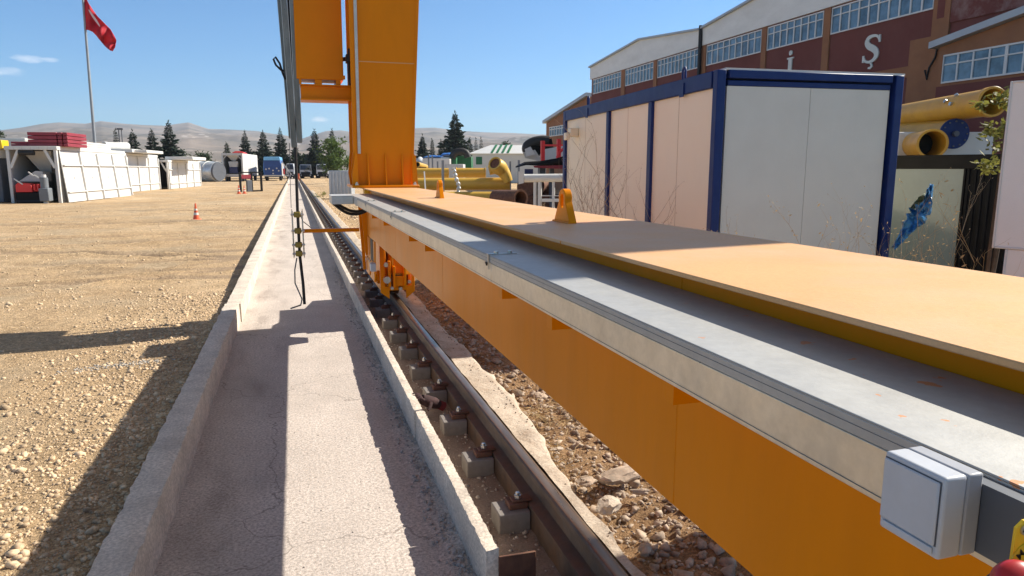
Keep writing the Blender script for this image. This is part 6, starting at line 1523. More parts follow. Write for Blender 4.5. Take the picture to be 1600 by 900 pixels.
build('hopper', MB().hexa([(TW * 0.45, 1, tz1 - 1.2), (TW * 0.6, 1, tz1 - 1.2), (TW * 0.6, 3, tz1 - 1.2), (TW * 0.45, 3, tz1 - 1.2), (TW * 0.2, 0.6, tz1 - 0.3), (TW * 0.8, 0.6, tz1 - 0.3), (TW * 0.8, 3, tz1 - 0.3), (TW * 0.2, 3, tz1 - 0.3)]), 'grey_white', tr_, local=True)
build('grey_cover', MB().hexa([(TW * 0.32, 0.5, tz0 + 1.1), (TW * 0.7, 0.5, tz0 + 1.1), (TW * 0.7, 2, tz0 + 1.1), (TW * 0.32, 2, tz0 + 1.1), (TW * 0.27, 0.5, tz0 + 1.95), (TW * 0.75, 0.5, tz0 + 1.95), (TW * 0.75, 2, tz0 + 1.95), (TW * 0.27, 2, tz0 + 1.95)]), 'grey_white', tr_, local=True)
build('blue_tank', MB().box(TW * 0.3, TW * 0.72, 0.45, 2.5, tz0 + 0.1, tz0 + 1.08), 'navy', tr_, local=True, bevel=0.05)
sj = MB()
for k in range(1, 6): sj.box(TW + 0.001, TW + 0.02, TL * k / 6, TL * k / 6 + 0.06, tz0, tz1 - 0.2)
sj.box(TW + 0.001, TW + 0.015, 0.2, TL, tz0 + 0.9, tz0 + 0.95); build('side_seam', sj, 'grey_white', tr_, local=True)
for y in (1.5, 3.0, TL - 1.5):
    for x in (0.1, TW - 0.5): build('wheel', wheel_mb(x, x + 0.4, y, 0.5), 'black', tr_, local=True, smooth=40)
for x in (0.3, TW - 0.4): build('support_leg', MB().box(x, x + 0.12, 0.3, 0.42, 0, tz0 - 0.3), 'dark_grey', tr_, local=True)
build('chassis', MB().box(0.6, TW - 0.6, 0.5, TL - 0.5, 0.7, tz0 - 0.301), 'dark_grey', tr_, local=True)
rc = atD(361, 236, TD + 3)
rcv = thing('red_cover', 'red rounded cover lying on top of the white trailer', 'cover', (rc.x, rc.y, tz1), rz=-0.03)
build('cover', MB().prism([(-0.2, 0.002), (1.9, 0.002), (1.7, 0.28), (1.2, 0.45), (0.4, 0.45), (0.0, 0.28)], 'y', 2, 7), 'red', rcv, local=True, bevel=0.05)
BD = gd(282.5)
ba = atD(412.5, 283, BD); ba.z = 0; bb2 = atD(439, 283, BD); BW = (bb2 - ba).length
bz0, bz1 = atD(412, 274, BD).z, atD(412, 246, BD).z
bt_ = thing('blue_trailer', 'blue plant trailer with white side stairs at the far end of the path', 'trailer', (ba.x, ba.y, 0), rz=-math.radians(2))
bo = MB().prism([(0, bz0), (BW, bz0), (BW + 0.05, bz0 + 1.4), (BW - 0.2, bz1), (0.15, bz1), (-0.05, bz0 + 1.2)], 'y', 0.3, 9); build('body', bo, 'truck_blue', bt_, local=True, bevel=0.05)
build('top_cover', MB().prism([(0.10, bz1 - 0.45), (BW - 0.1, bz1 - 0.45), (BW - 0.15, bz1 + 0.12), (0.15, bz1 + 0.12)], 'y', 0.15, 8), 'light_blue', bt_, local=True, bevel=0.04)
build('rear_panel', MB().box(0.12, BW - 0.15, 0.2, 0.298, bz0 + 0.1, bz1 - 0.5), 'navy_blue', bt_, local=True) if 'navy_blue' in M else build('rear_panel', MB().box(0.12, BW - 0.15, 0.2, 0.298, bz0 + 0.1, bz1 - 0.5), 'truck_blue', bt_, local=True)
lg = MB()
for (x, z) in ((0.4, 1.0), (0.9, 1.1), (1.5, 0.8), (2.1, 1.15), (2.4, 0.75), (1.5, 0.3)): lg.cyl((x, 0.12, bz0 + z), (x, 0.2, bz0 + z), 0.13, n=10)
build('fitting', lg, 'grey_white', bt_, local=True)
build('bumper', MB().box(-0.1, BW + 0.1, 0.0, 0.2, bz0 - 0.15, bz0 + 0.05), 'grey_white', bt_, local=True)
sd_ = MB()
sd_.beam((BW + 0.1, 0.3, bz0 - 0.1), (BW + 1.5, 0.3, bz0 - 0.1), 0.1, 0.12); sd_.beam((BW + 0.1, 0.3, bz1 - 0.6), (BW + 1.6, 0.3, bz0 + 0.1), 0.1, 0.16); sd_.beam((BW + 1.5, 0.3, bz0 + 0.2), (BW + 1.1, 0.3, 0), 0.1, 0.14); sd_.beam((BW + 0.5, 0.3, bz0), (BW + 0.5, 0.3, 0), 0.1, 0.1)
for k in range(4): sd_.beam((BW + 0.25 + 0.3 * k, 0.3, bz0), (BW + 0.25 + 0.3 * k, 0.3, bz1 - 0.75 - 0.55 * k), 0.08, 0.08)
sd_.box(BW + 0.06, BW + 0.12, 0.25, 6, bz0 - 0.1, bz1 - 0.9)
build('side_stairs', sd_, 'white', bt_, local=True)
build('red_marker', MB().box(BW + 0.30, BW + 0.55, 0.18, 0.24, bz0 + 0.15, bz0 + 1.1), 'red', bt_, local=True)
for y in (2.5, 4.0):
    for x in (0.1, BW - 0.5): build('wheel', wheel_mb(x, x + 0.4, y, 0.5), 'black', bt_, local=True, smooth=40)
build('chassis', MB().box(0.5, BW - 0.5, 0.4, 9, 0.6, bz0 - 0.151), 'dark_grey', bt_, local=True)
# a row of parked lorries seen from the front
def lorry(px0, px1, pyb, pyt, label):
    d = gd(pyb); a = atD(px0, pyb, d); b = atD(px1, pyb, d); W = (b - a).length; H_ = atD(px0, pyt, d).z
    t = thing('parked_lorry', label, 'lorry', (a.x, a.y, 0), 'lorries parked in a row at the end of the yard', rz=-YAW * 0.35)
    build('cab', MB().prism([(0.02, 0.95), (W - 0.02, 0.95), (W - 0.04, H_ * 0.62), (W - 0.14, H_), (0.14, H_), (0.04, H_ * 0.62)], 'y', 0.05, 2.0), 'lorry_white', t, local=True, bevel=0.06, seg=2)
    ws = MB().hexa([(0.16, 0.02, H_ * 0.62), (W - 0.16, 0.02, H_ * 0.62), (W - 0.16, 0.10, H_ * 0.62), (0.16, 0.10, H_ * 0.62), (0.22, 0.02, H_ * 0.95), (W - 0.22, 0.02, H_ * 0.95), (W - 0.22, 0.10, H_ * 0.95), (0.22, 0.10, H_ * 0.95)]); build('windscreen', ws, 'dark_glass', t, local=True)
    build('grille', MB().box(0.30, W - 0.30, 0.0, 0.045, 0.95, H_ * 0.47), 'black_sheet', t, local=True)
    build('bumper', MB().box(0.0, W, -0.08, 0.5, 0.35, 0.94), 'black_sheet', t, local=True, bevel=0.05)
    for x in (0.18, W - 0.42): build('headlight', MB().box(x, x + 0.24, -0.1, -0.081, 0.62, 0.80), 'plastic', t, local=True)
    for x in (0.06, W - 0.42):
        for y in (1.0, 5.5): build('wheel', wheel_mb(x, x + 0.36, y, 0.48), 'black', t, local=True, smooth=40)
    for x in (-0.24, W + 0.06): build('mirror', MB().box(x, x + 0.18, 0.1, 0.2, H_ * 0.62, H_ * 0.86), 'black_sheet', t, local=True)
    build('load_bed', MB().box(0.05, W - 0.05, 2.1, 7.5, 0.8, H_ * 0.75), 'dark_grey', t, local=True)
M['lorry_white'] = mat('lorry_paint', (0.52, 0.56, 0.62), 0.35, var=0.03, vscale=1)
lorry(447.5, 460, 279.5, 255.5, 'parked lorry partly hidden behind the hanging black cable')
lorry(468.5, 487, 279, 257, 'parked lorry with dark grille, second from the right of the row')
lorry(494.5, 513, 279, 256.5, 'parked lorry at the right of the row beside the green tree')
lorry(519, 530, 278.5, 258, 'dark parked lorry almost hidden behind the green tree')

# ------------------------------------------------------------------ trees
def conifer(name, base, h, r, label, seed, group='conifers along the far edge of the yard', m='conifer', dens=1.0, droop=0.25):
    rnd = random.Random(seed); base = Vector(base); t = thing(name, label, 'tree', tuple(base), group)
    build('trunk', MB().cyl(base, base + Vector((0, 0, h * 0.98)), 0.028 * h * 0.5, 0.01, n=8), 'bark', t, smooth=60)
    mb = MB(); levels = int(34 * dens)
    for i in range(levels):
        f = i / levels; z = h * (0.10 + 0.88 * f); rr = r * (1 - f) ** 0.85 * rnd.uniform(0.6, 1.2) + 0.015 * h
        nb = max(4, int(8 * (1 - f * 0.4)))
        a0 = rnd.uniform(0, 6.283)
        for k in range(nb):
            a = a0 + k * 6.283 / nb + rnd.uniform(-0.35, 0.35); ln = rr * rnd.uniform(0.65, 1.2); dirn = Vector((math.cos(a), math.sin(a), 0))
            ns = max(4, int(9 * ln / (r + 0.01)))
            for s in range(ns):
                u = (s + 0.6) / ns; p = base + Vector((0, 0, z)) + dirn * ln * u + Vector((0, 0, -droop * ln * u + 0.22 * ln * u * u))
                for q in range(5):
                    b = a + rnd.choice((-1, 1)) * rnd.uniform(0.3, 1.2); dd = Vector((math.cos(b), math.sin(b), rnd.uniform(-0.45, 0.25))); sl = ln * rnd.uniform(0.22, 0.42) * (1.15 - 0.4 * u) + 0.02 * h
                    leaf_quads(mb, p, dd, sl, sl * rnd.uniform(0.35, 0.6), rnd)
    for q in range(14): leaf_quads(mb, base + Vector((0, 0, h * rnd.uniform(0.9, 1.0))), Vector((rnd.gauss(0, 0.5), rnd.gauss(0, 0.5), 1)), 0.06 * h, 0.012 * h, rnd)
    build('crown', mb, m, t, smooth=0, recalc=False); return t
def tree_px(px, pyt, d, wpx, label, seed, **k):
    p = atD(px, 270, d); top = atD(px, pyt, d).z; return conifer('conifer_tree', (p.x, p.y, 0.1), top, 1.22 * wpx * mpp(d), label, seed, **k)
tree_px(186, 203, 125, 6.5, 'thin conifer left of the twin lamp posts', 1, dens=0.8)
tree_px(212, 205, 115, 15, 'broad dark conifer first right of the lamp posts', 2)
tree_px(242, 203, 120, 13, 'dark conifer behind the second white container', 3)
tree_px(269, 190, 118, 17, 'tallest dark conifer behind the third white container', 4)
tree_px(357, 223, 150, 10, 'small yellowish conifer left of the white trailer', 5, m='leaf_dark')
tree_px(386, 206, 145, 12, 'slim conifer behind the white trailer', 6)
tree_px(414, 205, 145, 16, 'wide conifer behind the blue trailer', 7)
tree_px(441, 203, 150, 14, 'conifer left of the bright hanging channels', 8)
tree_px(463, 225, 155, 11, 'low conifer directly behind the hanging cable', 18)
tree_px(494, 203, 150, 14, 'conifer between the hanging channels and the green tree', 9)
tree_px(521, 203, 165, 11, 'conifer rising behind the green leafy tree', 10)
tree_px(661, 212, 150, 13, 'short bushy conifer just right of the crane leg', 11, dens=1.2)
tree_px(676, 218, 165, 6, 'narrow conifer between the bushy conifer and the tall one', 12)
tree_px(690, 219, 170, 9, 'pale narrow conifer left of the tall conifer', 13)
tree_px(712, 176, 140, 24, 'tall dark conifer with an uneven crown beside the white hall', 14, dens=1.2, droop=0.32)
tree_px(734, 216, 150, 11, 'rounded conifer touching the tall conifer on its right', 15)
tree_px(744, 217, 190, 5, 'thin far conifer left of the green striped roof', 16, dens=0.7)
tree_px(752, 216, 190, 5, 'thin far conifer over the white hall gable', 17, dens=0.7)
def bush_px(px, pyt, d, wpx, n, label, seed, m='leaf_dark', leaf=None, name='bush'):
    p = atD(px, 270, d); h = atD(px, pyt, d).z; return leafy((p.x, p.y, 0.05), h, wpx * mpp(d), int(n * 1.5),  label, 'bush' if name == 'bush' else 'tree', seed, m, leaf=leaf or 4.6 * mpp(d), name=name, group=None)
bush_px(522, 219, 92, 21, 1500, 'bright green leafy tree in front of the parked lorries', 31, 'leaf', name='leafy_tree')
bush_px(545, 248, 80, 14, 420, 'green leafy bush against the crane leg', 32, 'leaf')
bush_px(12, 205, 130, 9, 300, 'dark bush at the left edge above the white panels', 33)
bush_px(30, 210, 130, 9, 250, 'small dark bush right of the left edge bush', 34)
bush_px(306, 238, 135, 26, 700, 'low dark bushes behind the third white container', 35)
bush_px(330, 243, 130, 14, 400, 'dark bush behind the silver silo', 36)
bush_px(400, 243, 150, 16, 500, 'dark bush between the two trailers', 37)
bush_px(437, 240, 155, 16, 500, 'dark bush behind the blue trailer stairs', 38)
bush_px(475, 243, 155, 18, 600, 'dark bush behind the second parked lorry', 39)
bush_px(508, 245, 155, 16, 500, 'dark bush behind the lorry beside the green tree', 40)
bush_px(790, 222, 210, 12, 350, 'grey green shrubs on the skyline over the striped roof', 41)
bush_px(835, 215, 200, 14, 300, 'dark shrubs on the skyline behind the black chute', 42)
wp_ = atZ(505, 313, 0.1)
leafy((wp_.x, wp_.y, 0.08), 0.55, 0.38, 260, 'low green weed growing beside the rail beyond the tray end', 'weed', 51, 'leaf_yellow', leaf=0.07, name='green_weed')
wp_ = atZ(517, 299, 0.1)
leafy((wp_.x, wp_.y, 0.08), 1.0, 0.35, 160, 'straggly pale weed behind the low green weed', 'weed', 52, 'dry', leaf=0.06, name='tall_weed')
# twin lamp posts by the thin conifer
lpp = atD(193, 268, 110)
lt_ = thing('lamp_post', 'pair of grey floodlight posts between the first conifers', 'lamp post', (lpp.x, lpp.y, 0))
for dx in (-0.18, 0.22):
    build('post', MB().cyl((lpp.x + dx, lpp.y, 0), (lpp.x + dx, lpp.y, atD(190, 201, 110).z), 0.07, n=8), 'dark_grey', lt_, smooth=60)
    build('lamp_head', MB().box(lpp.x + dx - 0.22, lpp.x + dx + 0.22, lpp.y - 0.2, lpp.y + 0.1, atD(190, 203, 110).z, atD(190, 200, 110).z), 'dark_grey', lt_, bevel=0.02)

# ------------------------------------------------------------------ middle distance right of the leg
def boxpx(name, x0, y0, x1, y1, d, depth, m, label, cat, z0=None, bevel=0.02, rz=None, parts=None):
    a, b = atD(x0, y1, d), atD(x1, y1, d); W = (b - a).length; zt = atD(x0, y0, d).z; zb = 0.1 if z0 is None else a.z
    t = thing(name, label, cat, (a.x, a.y, zb), rz=-YAW if rz is None else rz)
    build('body', MB().box(0, W, 0, depth, 0, zt - zb), m, t, local=True, bevel=bevel); return t, W, zt - zb
# white hall with green striped roof
HD = 95
h_, HW, HH = boxpx('white_hall', 737, 240, 900, 285, HD, 10, 'white_plain', 'white hall with green stripes on its roof behind the yellow pipes', 'hall')
rf_ = MB().hexa([(-0.4, -0.4, HH + 0.001), (HW + 0.4, -0.4, HH + 0.001), (HW + 0.4, 9, HH + 0.001), (-0.4, 9, HH + 0.001), (2.4, 4.2, HH + 1.25), (HW + 0.4, 4.2, HH + 1.25), (HW + 0.4, 4.4, HH + 1.25), (2.4, 4.4, HH + 1.25)])
build('roof', rf_, 'white', h_, local=True)
for k in range(4):
    x = (767 - 737 + k * 8.2) * mpp(HD)
    build('roof_stripe', MB().hexa([(x, -0.25, HH + 0.09), (x + 0.28, -0.25, HH + 0.09), (x + 0.28, -0.2, HH + 0.14), (x, -0.2, HH + 0.14), (x + 0.55, 4.1, HH + 1.29), (x + 0.83, 4.1, HH + 1.29), (x + 0.83, 4.15, HH + 1.33), (x + 0.55, 4.15, HH + 1.33)]), 'green', h_, local=True)
build('green_shutter', MB().box((744 - 737) * mpp(HD), (753.5 - 737) * mpp(HD), -0.05, -0.001, atD(745, 257, HD).z - 0.1, atD(745, 245, HD).z - 0.1), 'green', h_, local=True)
sk, SW, SH = boxpx('green_skip', 716, 245, 737, 285, 80, 3, 'green', 'dark green steel skip beside the white hall', 'skip')
build('lip', MB().beam((-0.1, -0.05, SH), (SW + 0.1, -0.05, SH + 0.12), 0.12, 0.12), 'green', sk, local=True)
sk2, _, _ = boxpx('green_skip', 701, 246, 713, 262, 78, 2, 'green', 'small tilted green skip left of the large one', 'skip')
build('flap', MB().hexa([(0, -0.3, 0.8), (0.9, -0.3, 0.5), (0.9, -0.25, 0.5), (0, -0.25, 0.8), (-0.2, -0.05, 2.0), (0.7, -0.05, 1.9), (0.7, 0, 1.9), (-0.2, 0, 2.0)]), 'green', sk2, local=True)
def blob_tarp(px0, py0, px1, py1, d, m, label, cat, name, seed, depth=2.0):
    a = atD(px0, py1, d); W = (px1 - px0) * mpp(d); H_ = (py1 - py0) * mpp(d); rg = random.Random(seed); V = []; F = []; n = 12
    t = thing(name, label, cat, tuple(a), rz=-YAW)
    for j in range(7):
        for i in range(n + 1):
            u = i / n; v = j / 6; hgt = H_ * (math.sin(math.pi * min(1, max(0, 0.05 + 0.9 * u))) ** 0.45) * math.sin(math.pi * (0.08 + 0.84 * v)) ** 0.5 * (0.8 + 0.25 * mnoise.noise(Vector((u * 3, v * 3, seed))))
            V.append((W * u, depth * v, hgt))
    for j in range(6):
        for i in range(n): F.append((j * (n + 1) + i, j * (n + 1) + i + 1, (j + 1) * (n + 1) + i + 1, (j + 1) * (n + 1) + i))
    o = build('cover', MB().add(V, F), m, t, local=True, smooth=60, recalc=False); s = o.modifiers.new('thickness', 'SOLIDIFY'); s.thickness = 0.05; s.offset = 1
    build('pallet', MB().box(0.05, W - 0.05, 0.05, depth - 0.05, -a.z + 0.05, 0.06), 'tarp', t, local=True)
blob_tarp(688, 237.5, 710, 246, 82, 'truck_blue', 'blue tarpaulin heap left of the black chute', 'tarpaulin', 'blue_tarp', 4)
blob_tarp(661, 242, 692, 248, 90, 'truck_blue', 'long low blue tarpaulin behind the steel posts', 'tarpaulin', 'blue_tarp', 6)
blob_tarp(645, 243, 665, 262, 84, 'tarp', 'pale tarpaulin heap close to the crane leg', 'tarpaulin', 'pale_tarp', 7)
boxpx('pale_box_row', 660, 248, 703, 256, 76, 3, 'white', 'row of pale boxes behind the small open yellow pipe', 'boxes')
boxpx('pale_box_row', 695, 256.5, 724, 266, 70, 3, 'tarp', 'long pale box above the upper yellow pipe', 'boxes')
# curved black chutes
def chute(pts, rpx, d, m, label, name='black_chute'):
    P3 = [atD(x, y, d) for x, y in pts]; P3 = [Vector(q) for q in catmull([tuple(p) for p in P3], 5)]; t = thing(name, label, 'chute', tuple(P3[0]))
    build('hose', MB().tube(P3, rpx * mpp(d), 14), m, t, smooth=60); return t
chute([(706, 247), (711, 239), (720, 236.5), (728, 239), (731, 246)], 5.5, 78, 'black', 'black curved chute by the green skip')
CHD = 34
cpts = [(826, 229), (835, 224), (848, 219.5), (858, 219), (864, 223)]
ct = thing('conveyor_hood', 'big black curved conveyor hood with a white mouth above the red frame', 'conveyor', tuple(atD(840, 235, CHD)))
build('hood', MB().tube([atD(x, y, CHD) for x, y in catmull([(832, 240), (824, 236), (824, 228), (834, 222), (846, 219.5), (858, 220)], 4)], [7.5 * mpp(CHD)] * 21, 12), 'black', ct, smooth=50)
build('belt', MB().hexa([atD(834, 246, CHD + .3), atD(866, 236, CHD + .3), atD(866, 236, CHD + 1), atD(834, 246, CHD + 1), atD(826, 228, CHD + .3), atD(862, 216, CHD + .3), atD(862, 216, CHD + 1), atD(826, 228, CHD + 1)]), 'black_sheet', ct)
build('white_mouth', MB().hexa([atD(821, 247, CHD - .3), atD(848, 253, CHD - .3), atD(848, 253, CHD + .8), atD(821, 247, CHD + .8), atD(817, 238, CHD - .3), atD(836, 234, CHD - .3), atD(836, 234, CHD + .8), atD(817, 238, CHD + .8)]), 'grey_white', ct)
build('white_plate', MB().hexa([atD(822, 245, CHD - .8), atD(836, 241, CHD - .8), atD(836, 241, CHD - .5), atD(822, 245, CHD - .5), atD(820, 233, CHD - .8), atD(829, 229, CHD - .8), atD(829, 229, CHD - .5), atD(820, 233, CHD - .5)]), 'white', ct)
build('white_body', MB().hexa([atD(838, 262, CHD), atD(900, 262, CHD), atD(900, 262, CHD + 2), atD(838, 262, CHD + 2), atD(846, 234, CHD), atD(900, 224, CHD), atD(900, 224, CHD + 2), atD(846, 234, CHD + 2)]), 'white', ct)
build('support', MB().box(atD(850, 262, CHD).x, atD(850, 262, CHD).x + 0.3, atD(850, 262, CHD).y + 0.6, atD(850, 262, CHD).y + 0.9, 0.1, atD(850, 258, CHD).z), 'dark_grey', ct)
# red frame
RDD = 27
rf = thing('red_steel_rack', 'red painted steel frame standing beside the far corner of the cabin', 'frame', tuple(atD(848, 255, RDD)))
rfm = MB()
for px in (848, 873): rfm.beam(atD(px, 252 if px < 860 else 262, RDD), atD(px, 220 if px < 860 else 217, RDD), 4.4 * mpp(RDD), 0.14)
build('post', rfm, 'red', rf)
build('cross_bar', MB().beam(atD(848, 227, RDD), atD(893, 227, RDD), 0.12, 2.6 * mpp(RDD)), 'red', rf)
build('bent_bar', MB().tube([atD(871, 262, RDD - .2), atD(871, 245, RDD - .2), atD(874, 238, RDD - .2), atD(886, 228, RDD - .2), atD(890, 222, RDD - .2)], 2.3 * mpp(RDD), 8), 'red', rf, smooth=40)
build('red_tray', MB().hexa([atD(835, 262, RDD - .5), atD(896, 265, RDD - .5), atD(896, 265, RDD + 1.5), atD(835, 262, RDD + 1.5), atD(833, 259, RDD - .5), atD(896, 257, RDD - .5), atD(896, 257, RDD + 1.5), atD(833, 259, RDD + 1.5)]), 'dark_red', rf)
build('foot', MB().box(atD(860, 262, RDD).x, atD(860, 262, RDD).x + 0.15, atD(860, 262, RDD).y, atD(860, 262, RDD).y + 0.15, 0.1, atD(860, 263, RDD).z), 'dark_grey', rf)
# black sheet lying over the tray
shp = [atD(x, y, RDD - 1.0 - 0.2 * k) for k, (x, y) in enumerate([(806, 261), (820, 254), (845, 252), (870, 247), (893, 240)])]; shq = [atD(x, y, RDD - 1.5) for x, y in [(806, 262), (822, 258), (846, 259), (870, 258), (893, 257)]]
bs = MB().add(shp + shq, [(i, i + 1, 6 + i, 5 + i) for i in range(4)])
o = solo('black_sheet', bs, 'black_sheet', 'black sheet draped over the red tray, curling up at its end', 'sheet', tuple(shp[2]), recalc=False); s = o.modifiers.new('thickness', 'SOLIDIFY'); s.thickness = 0.03
# white pipe on white legs
WDD = 22
wf_ = thing('white_pipe_stand', 'white horizontal pipe standing on white tubular legs beside the cabin', 'pipe stand', tuple(atD(850, 276, WDD)))
build('pipe', MB().cyl(atD(819, 278.5, WDD), atD(905, 277.5, WDD), 6.3 * mpp(WDD), n=24), 'white', wf_, smooth=40)
build('end_plate', MB().hexa([atD(810, 288, WDD - .1), atD(818.5, 286, WDD - .1), atD(818.5, 286, WDD + .2), atD(810, 288, WDD + .2), atD(810, 268, WDD - .1), atD(818.5, 267, WDD - .1), atD(818.5, 267, WDD + .2), atD(810, 268, WDD + .2)]), 'white', wf_)
for px, wpx in ((836, 5.0), (843.5, 6.5), (865, 4.5)): 
    a = atD(px, 284, WDD); b = Vector((a.x, a.y, 0.05)); build('leg', MB().cyl(b, a, wpx / 2 * mpp(WDD), n=14), 'white', wf_, smooth=40)
build('brace', MB().beam(atD(846, 313, WDD), atD(884, 313, WDD), 0.12, 4.5 * mpp(WDD)), 'white', wf_); build('brace', MB().beam(atD(846, 306, WDD), atD(884, 306, WDD), 0.05, 1.0 * mpp(WDD)), 'white', wf_)
boxpx('blue_drum_box', 820, 264, 833, 270, 40, 1, 'navy', 'small blue box above the white pipe stand', 'box')
# yellow pipes
YD = 30.0
def ypipe(x0, y0, x1, y1, rpx, d, label, d2=None, collars=(), m='pipe_yellow', grp='long yellow pipes stacked beyond the beam'):
    a, b = atD(x0, y0, d), atD(x1, y1, d2 or d); t = thing('yellow_pipe', label, 'pipe', tuple((a + b) / 2), grp); r = rpx * mpp(d)
    build('pipe_wall', MB().pipe(a, b, r, 0.03, 30), m, t, smooth=40)
    build('inner_dark', MB().cyl(a + (b - a) * 0.03, a + (b - a) * 0.035, r - 0.032, n=24), 'black', t)
    for c in collars: build('collar', MB().pipe(a + (b - a) * c, a + (b - a) * (c + 0.012), r + 0.035, 0.05, 30), m, t, smooth=40)
    return t
ypipe(650, 270.3, 701, 270.3, 7.6, YD, 'upper yellow pipe on the left, ending under the silver strap', collars=(0.0,))
ypipe(713, 270, 759, 270, 7.4, YD, 'upper yellow pipe on the right of the silver strap', collars=(0.0, 0.985))
ypipe(640, 288, 797, 287, 9.6, YD - 1.2, 'long thick middle yellow pipe under the two upper ones')
ypipe(690, 308, 784, 308, 8.5, YD - 2.6, 'lowest yellow pipe, mostly hidden by the beam')
ypipe(618, 308, 688, 309, 8.5, YD - 2.6, 'lowest yellow pipe on the left, behind the steel post')
oa = atD(652, 257, 34); ob_ = atD(659, 259, 36)
sp2 = thing('yellow_pipe', 'small short yellow pipe with a dark open mouth above the stack', 'pipe', tuple(oa), 'long yellow pipes stacked beyond the beam')
build('pipe_wall', MB().pipe(oa, ob_ + (ob_ - oa) * 1.0, 4.4 * mpp(34), 0.03, 24), 'pipe_yellow', sp2, smooth=40); build('inner_dark', MB().cyl(oa + (ob_ - oa) * 0.15, oa + (ob_ - oa) * 0.2, 4.2 * mpp(34), n=20), 'black', sp2)
build('stand', MB().box(oa.x - 0.1, oa.x + 0.5, oa.y + 0.4, oa.y + 0.8, 0.1, oa.z - 0.12), 'rust', sp2)
# elbow
el = thing('pipe_elbow', 'fat yellow pipe elbow with an open mouth on top of the pipes', 'pipe elbow', tuple(atD(782, 270, YD - 1.5)))
ed = YD - 1.6
build('bend', MB().tube([atD(x, y, ed + o_) for x, y, o_ in catmull([(774, 256, -0.42), (779, 260.5, -0.2), (784.5, 266, -0.03), (790, 274, 0), (795, 284, 0)], 4)], [r_ * mpp(ed) for r_ in (9.4, 10.2, 11.0, 11.6, 12, 12, 11.8, 11.2, 10.6, 10, 9.6, 9.2, 8.8, 8.2, 7.6, 7, 6.5)], 24), 'elbow_yellow', el, smooth=60)
ax_ = (atD(774, 256, ed - 0.42) - atD(779, 260.5, ed - 0.2)).normalized(); mo_ = atD(774, 256, ed - 0.42)
build('rim', MB().pipe(mo_ + ax_ * 0.01, mo_ + ax_ * 0.07, 10.6 * mpp(ed), 0.06, 24), 'elbow_yellow', el, smooth=40); build('mouth', MB().cyl(mo_ + ax_ * 0.012, mo_ + ax_ * 0.02, 8.6 * mpp(ed), n=24), 'rust', el)
ra = atD(765, 262, ed + .4)
build('side_branch', MB().cyl(atD(764, 266, ed + .3), atD(781, 262, ed + .3), 7.4 * mpp(ed), 8 * mpp(ed), n=20), 'elbow_yellow', el, smooth=40)
# straps and steel posts
sw = MB(); 
for j in range(2):
    pts = [atD(x + j * 1.5, y, YD - 1.9 - 0.05 * j) for x, y in catmull([(706, 263), (709, 268), (711, 276), (714, 284), (716, 292), (715, 300), (716, 307)], 4)]
    sw.tube(pts, [mpp(YD) * (2.0 + 0.9 * math.sin(i * 1.9 + j)) for i in range(len(pts))], 8)
solo('silver_strap', sw, 'wrap', 'crumpled silver foil strap hanging down over the yellow pipes', 'strap', tuple(atD(711, 280, YD - 1.9)), smooth=50)
def spost(px, y0, y1, d, wpx, label, m='pole_grey'):
    a = atD(px, y1, d); t = thing('steel_post', label, 'post', (a.x, a.y, 0.08), 'steel posts holding the pipe stack'); z1_ = atD(px, y0, d).z
    build('post', MB().box(a.x - wpx / 2 * mpp(d), a.x + wpx / 2 * mpp(d), a.y, a.y + 0.12, 0.08, z1_), m, t); build('post_foot', MB().box(a.x - wpx * mpp(d), a.x + wpx * mpp(d), a.y - 0.1, a.y + 0.22, 0.02, 0.079), 'dark_grey', t)
M['pole_grey'] = mat('pole_grey', (0.27, 0.29, 0.31), 0.5, metal=0.2, var=0.1, vscale=2)
spost(693, 250.5, 304, YD - 2.4, 3.2, 'grey steel post standing in front of the yellow pipes')
spost(670, 243, 262, 50, 2.0, 'thin grey steel post left of the pair behind the pipes'); spost(676, 243, 262, 50, 2.0, 'thin grey steel post right of the pair behind the pipes')
spost(684, 252, 262, 45, 2.0, 'short grey steel post just behind the upper yellow pipe'); spost(797.5, 252, 275, 36, 2.2, 'grey steel post right of the yellow elbow'); spost(811, 250, 268, 34, 2.2, 'grey steel post left of the white pipe stand')
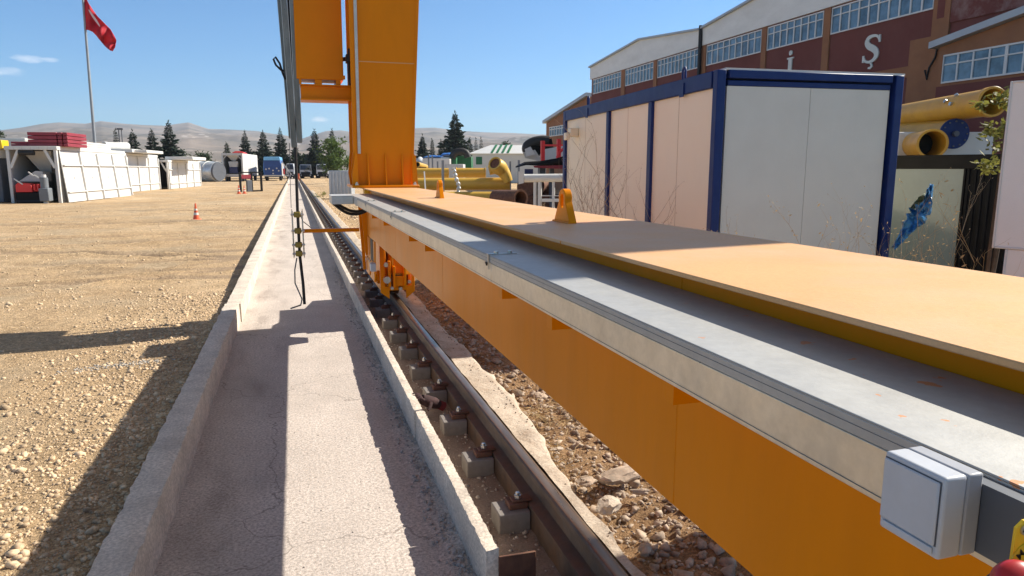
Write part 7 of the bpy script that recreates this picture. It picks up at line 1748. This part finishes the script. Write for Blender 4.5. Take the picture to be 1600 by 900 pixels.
bw_ = MB().beam(atD(663, 268, YD - 1.9), atD(665, 300, YD - 2.4), 0.05, 0.03)
solo('white_strap', bw_, 'white', 'thin white strap hanging over the left of the yellow pipes', 'strap', tuple(atD(664, 285, YD - 2)))
# bearers under the stack
br_ = thing('timber_bearer', 'dark timber bearer lying under the yellow pipe stack', 'bearer', tuple(atD(720, 325, YD - 2)))
q = atD(700, 325, YD - 2); 
build('bearer', MB().box(q.x - 1, q.x + 4, q.y - 0.2, q.y + 0.6, 0.05, atD(700, 317, YD - 2.5).z), 'bark', br_)
# rusty drums
RD2 = 24.5
for (x0, y0, x1, y1, r_, lb) in ((775, 309, 806, 308, 12.5, 'rusty brown steel drum lying on its side by the yellow pipes'),):
    a, b = atD(x0, y0, RD2 + 0.5), atD(x1 + 8, y1 + 2, RD2 - 0.7); t = thing('rusty_drum', lb, 'drum', tuple((a + b) / 2))
    build('shell', MB().pipe(a, b, r_ * mpp(RD2), 0.04, 30), 'rust_dark', t, smooth=40) if 'rust_dark' in M else build('shell', MB().pipe(a, b, r_ * mpp(RD2), 0.04, 30), 'rust', t, smooth=40)
    build('inside', MB().cyl(a + (b - a) * 0.5, a + (b - a) * 0.55, r_ * mpp(RD2) - 0.05, n=24), 'black', t); build('rim', MB().pipe(b - (b - a).normalized() * 0.06, b, r_ * mpp(RD2) + 0.02, 0.05, 30), 'rust', t, smooth=40)
a, b = atD(822, 292, 27), atD(834, 292, 28); t = thing('rusty_tank', 'dark rusty tank half hidden behind the white pipe legs', 'tank', tuple((a + b) / 2)); build('shell', MB().cyl(a, b + (b - a) * 2, 15 * mpp(27), n=28), 'rust', t, smooth=40); build('saddle', MB().box(a.x, b.x + 1, a.y - 0.2, b.y + 0.2, 0.05, a.z - 13 * mpp(27)), 'rust', t)
# far white roofs of the plain behind the trees
for k, (x0, y0, x1, y1, lb) in enumerate([(560, 247, 590, 262, 'far pale shed glimpsed left of the crane leg'), (752, 223, 800, 262, 'far pale shed line above the white hall')]):
    boxpx('far_shed', x0, y0, x1, y1, 260, 12, 'white', lb, 'shed')
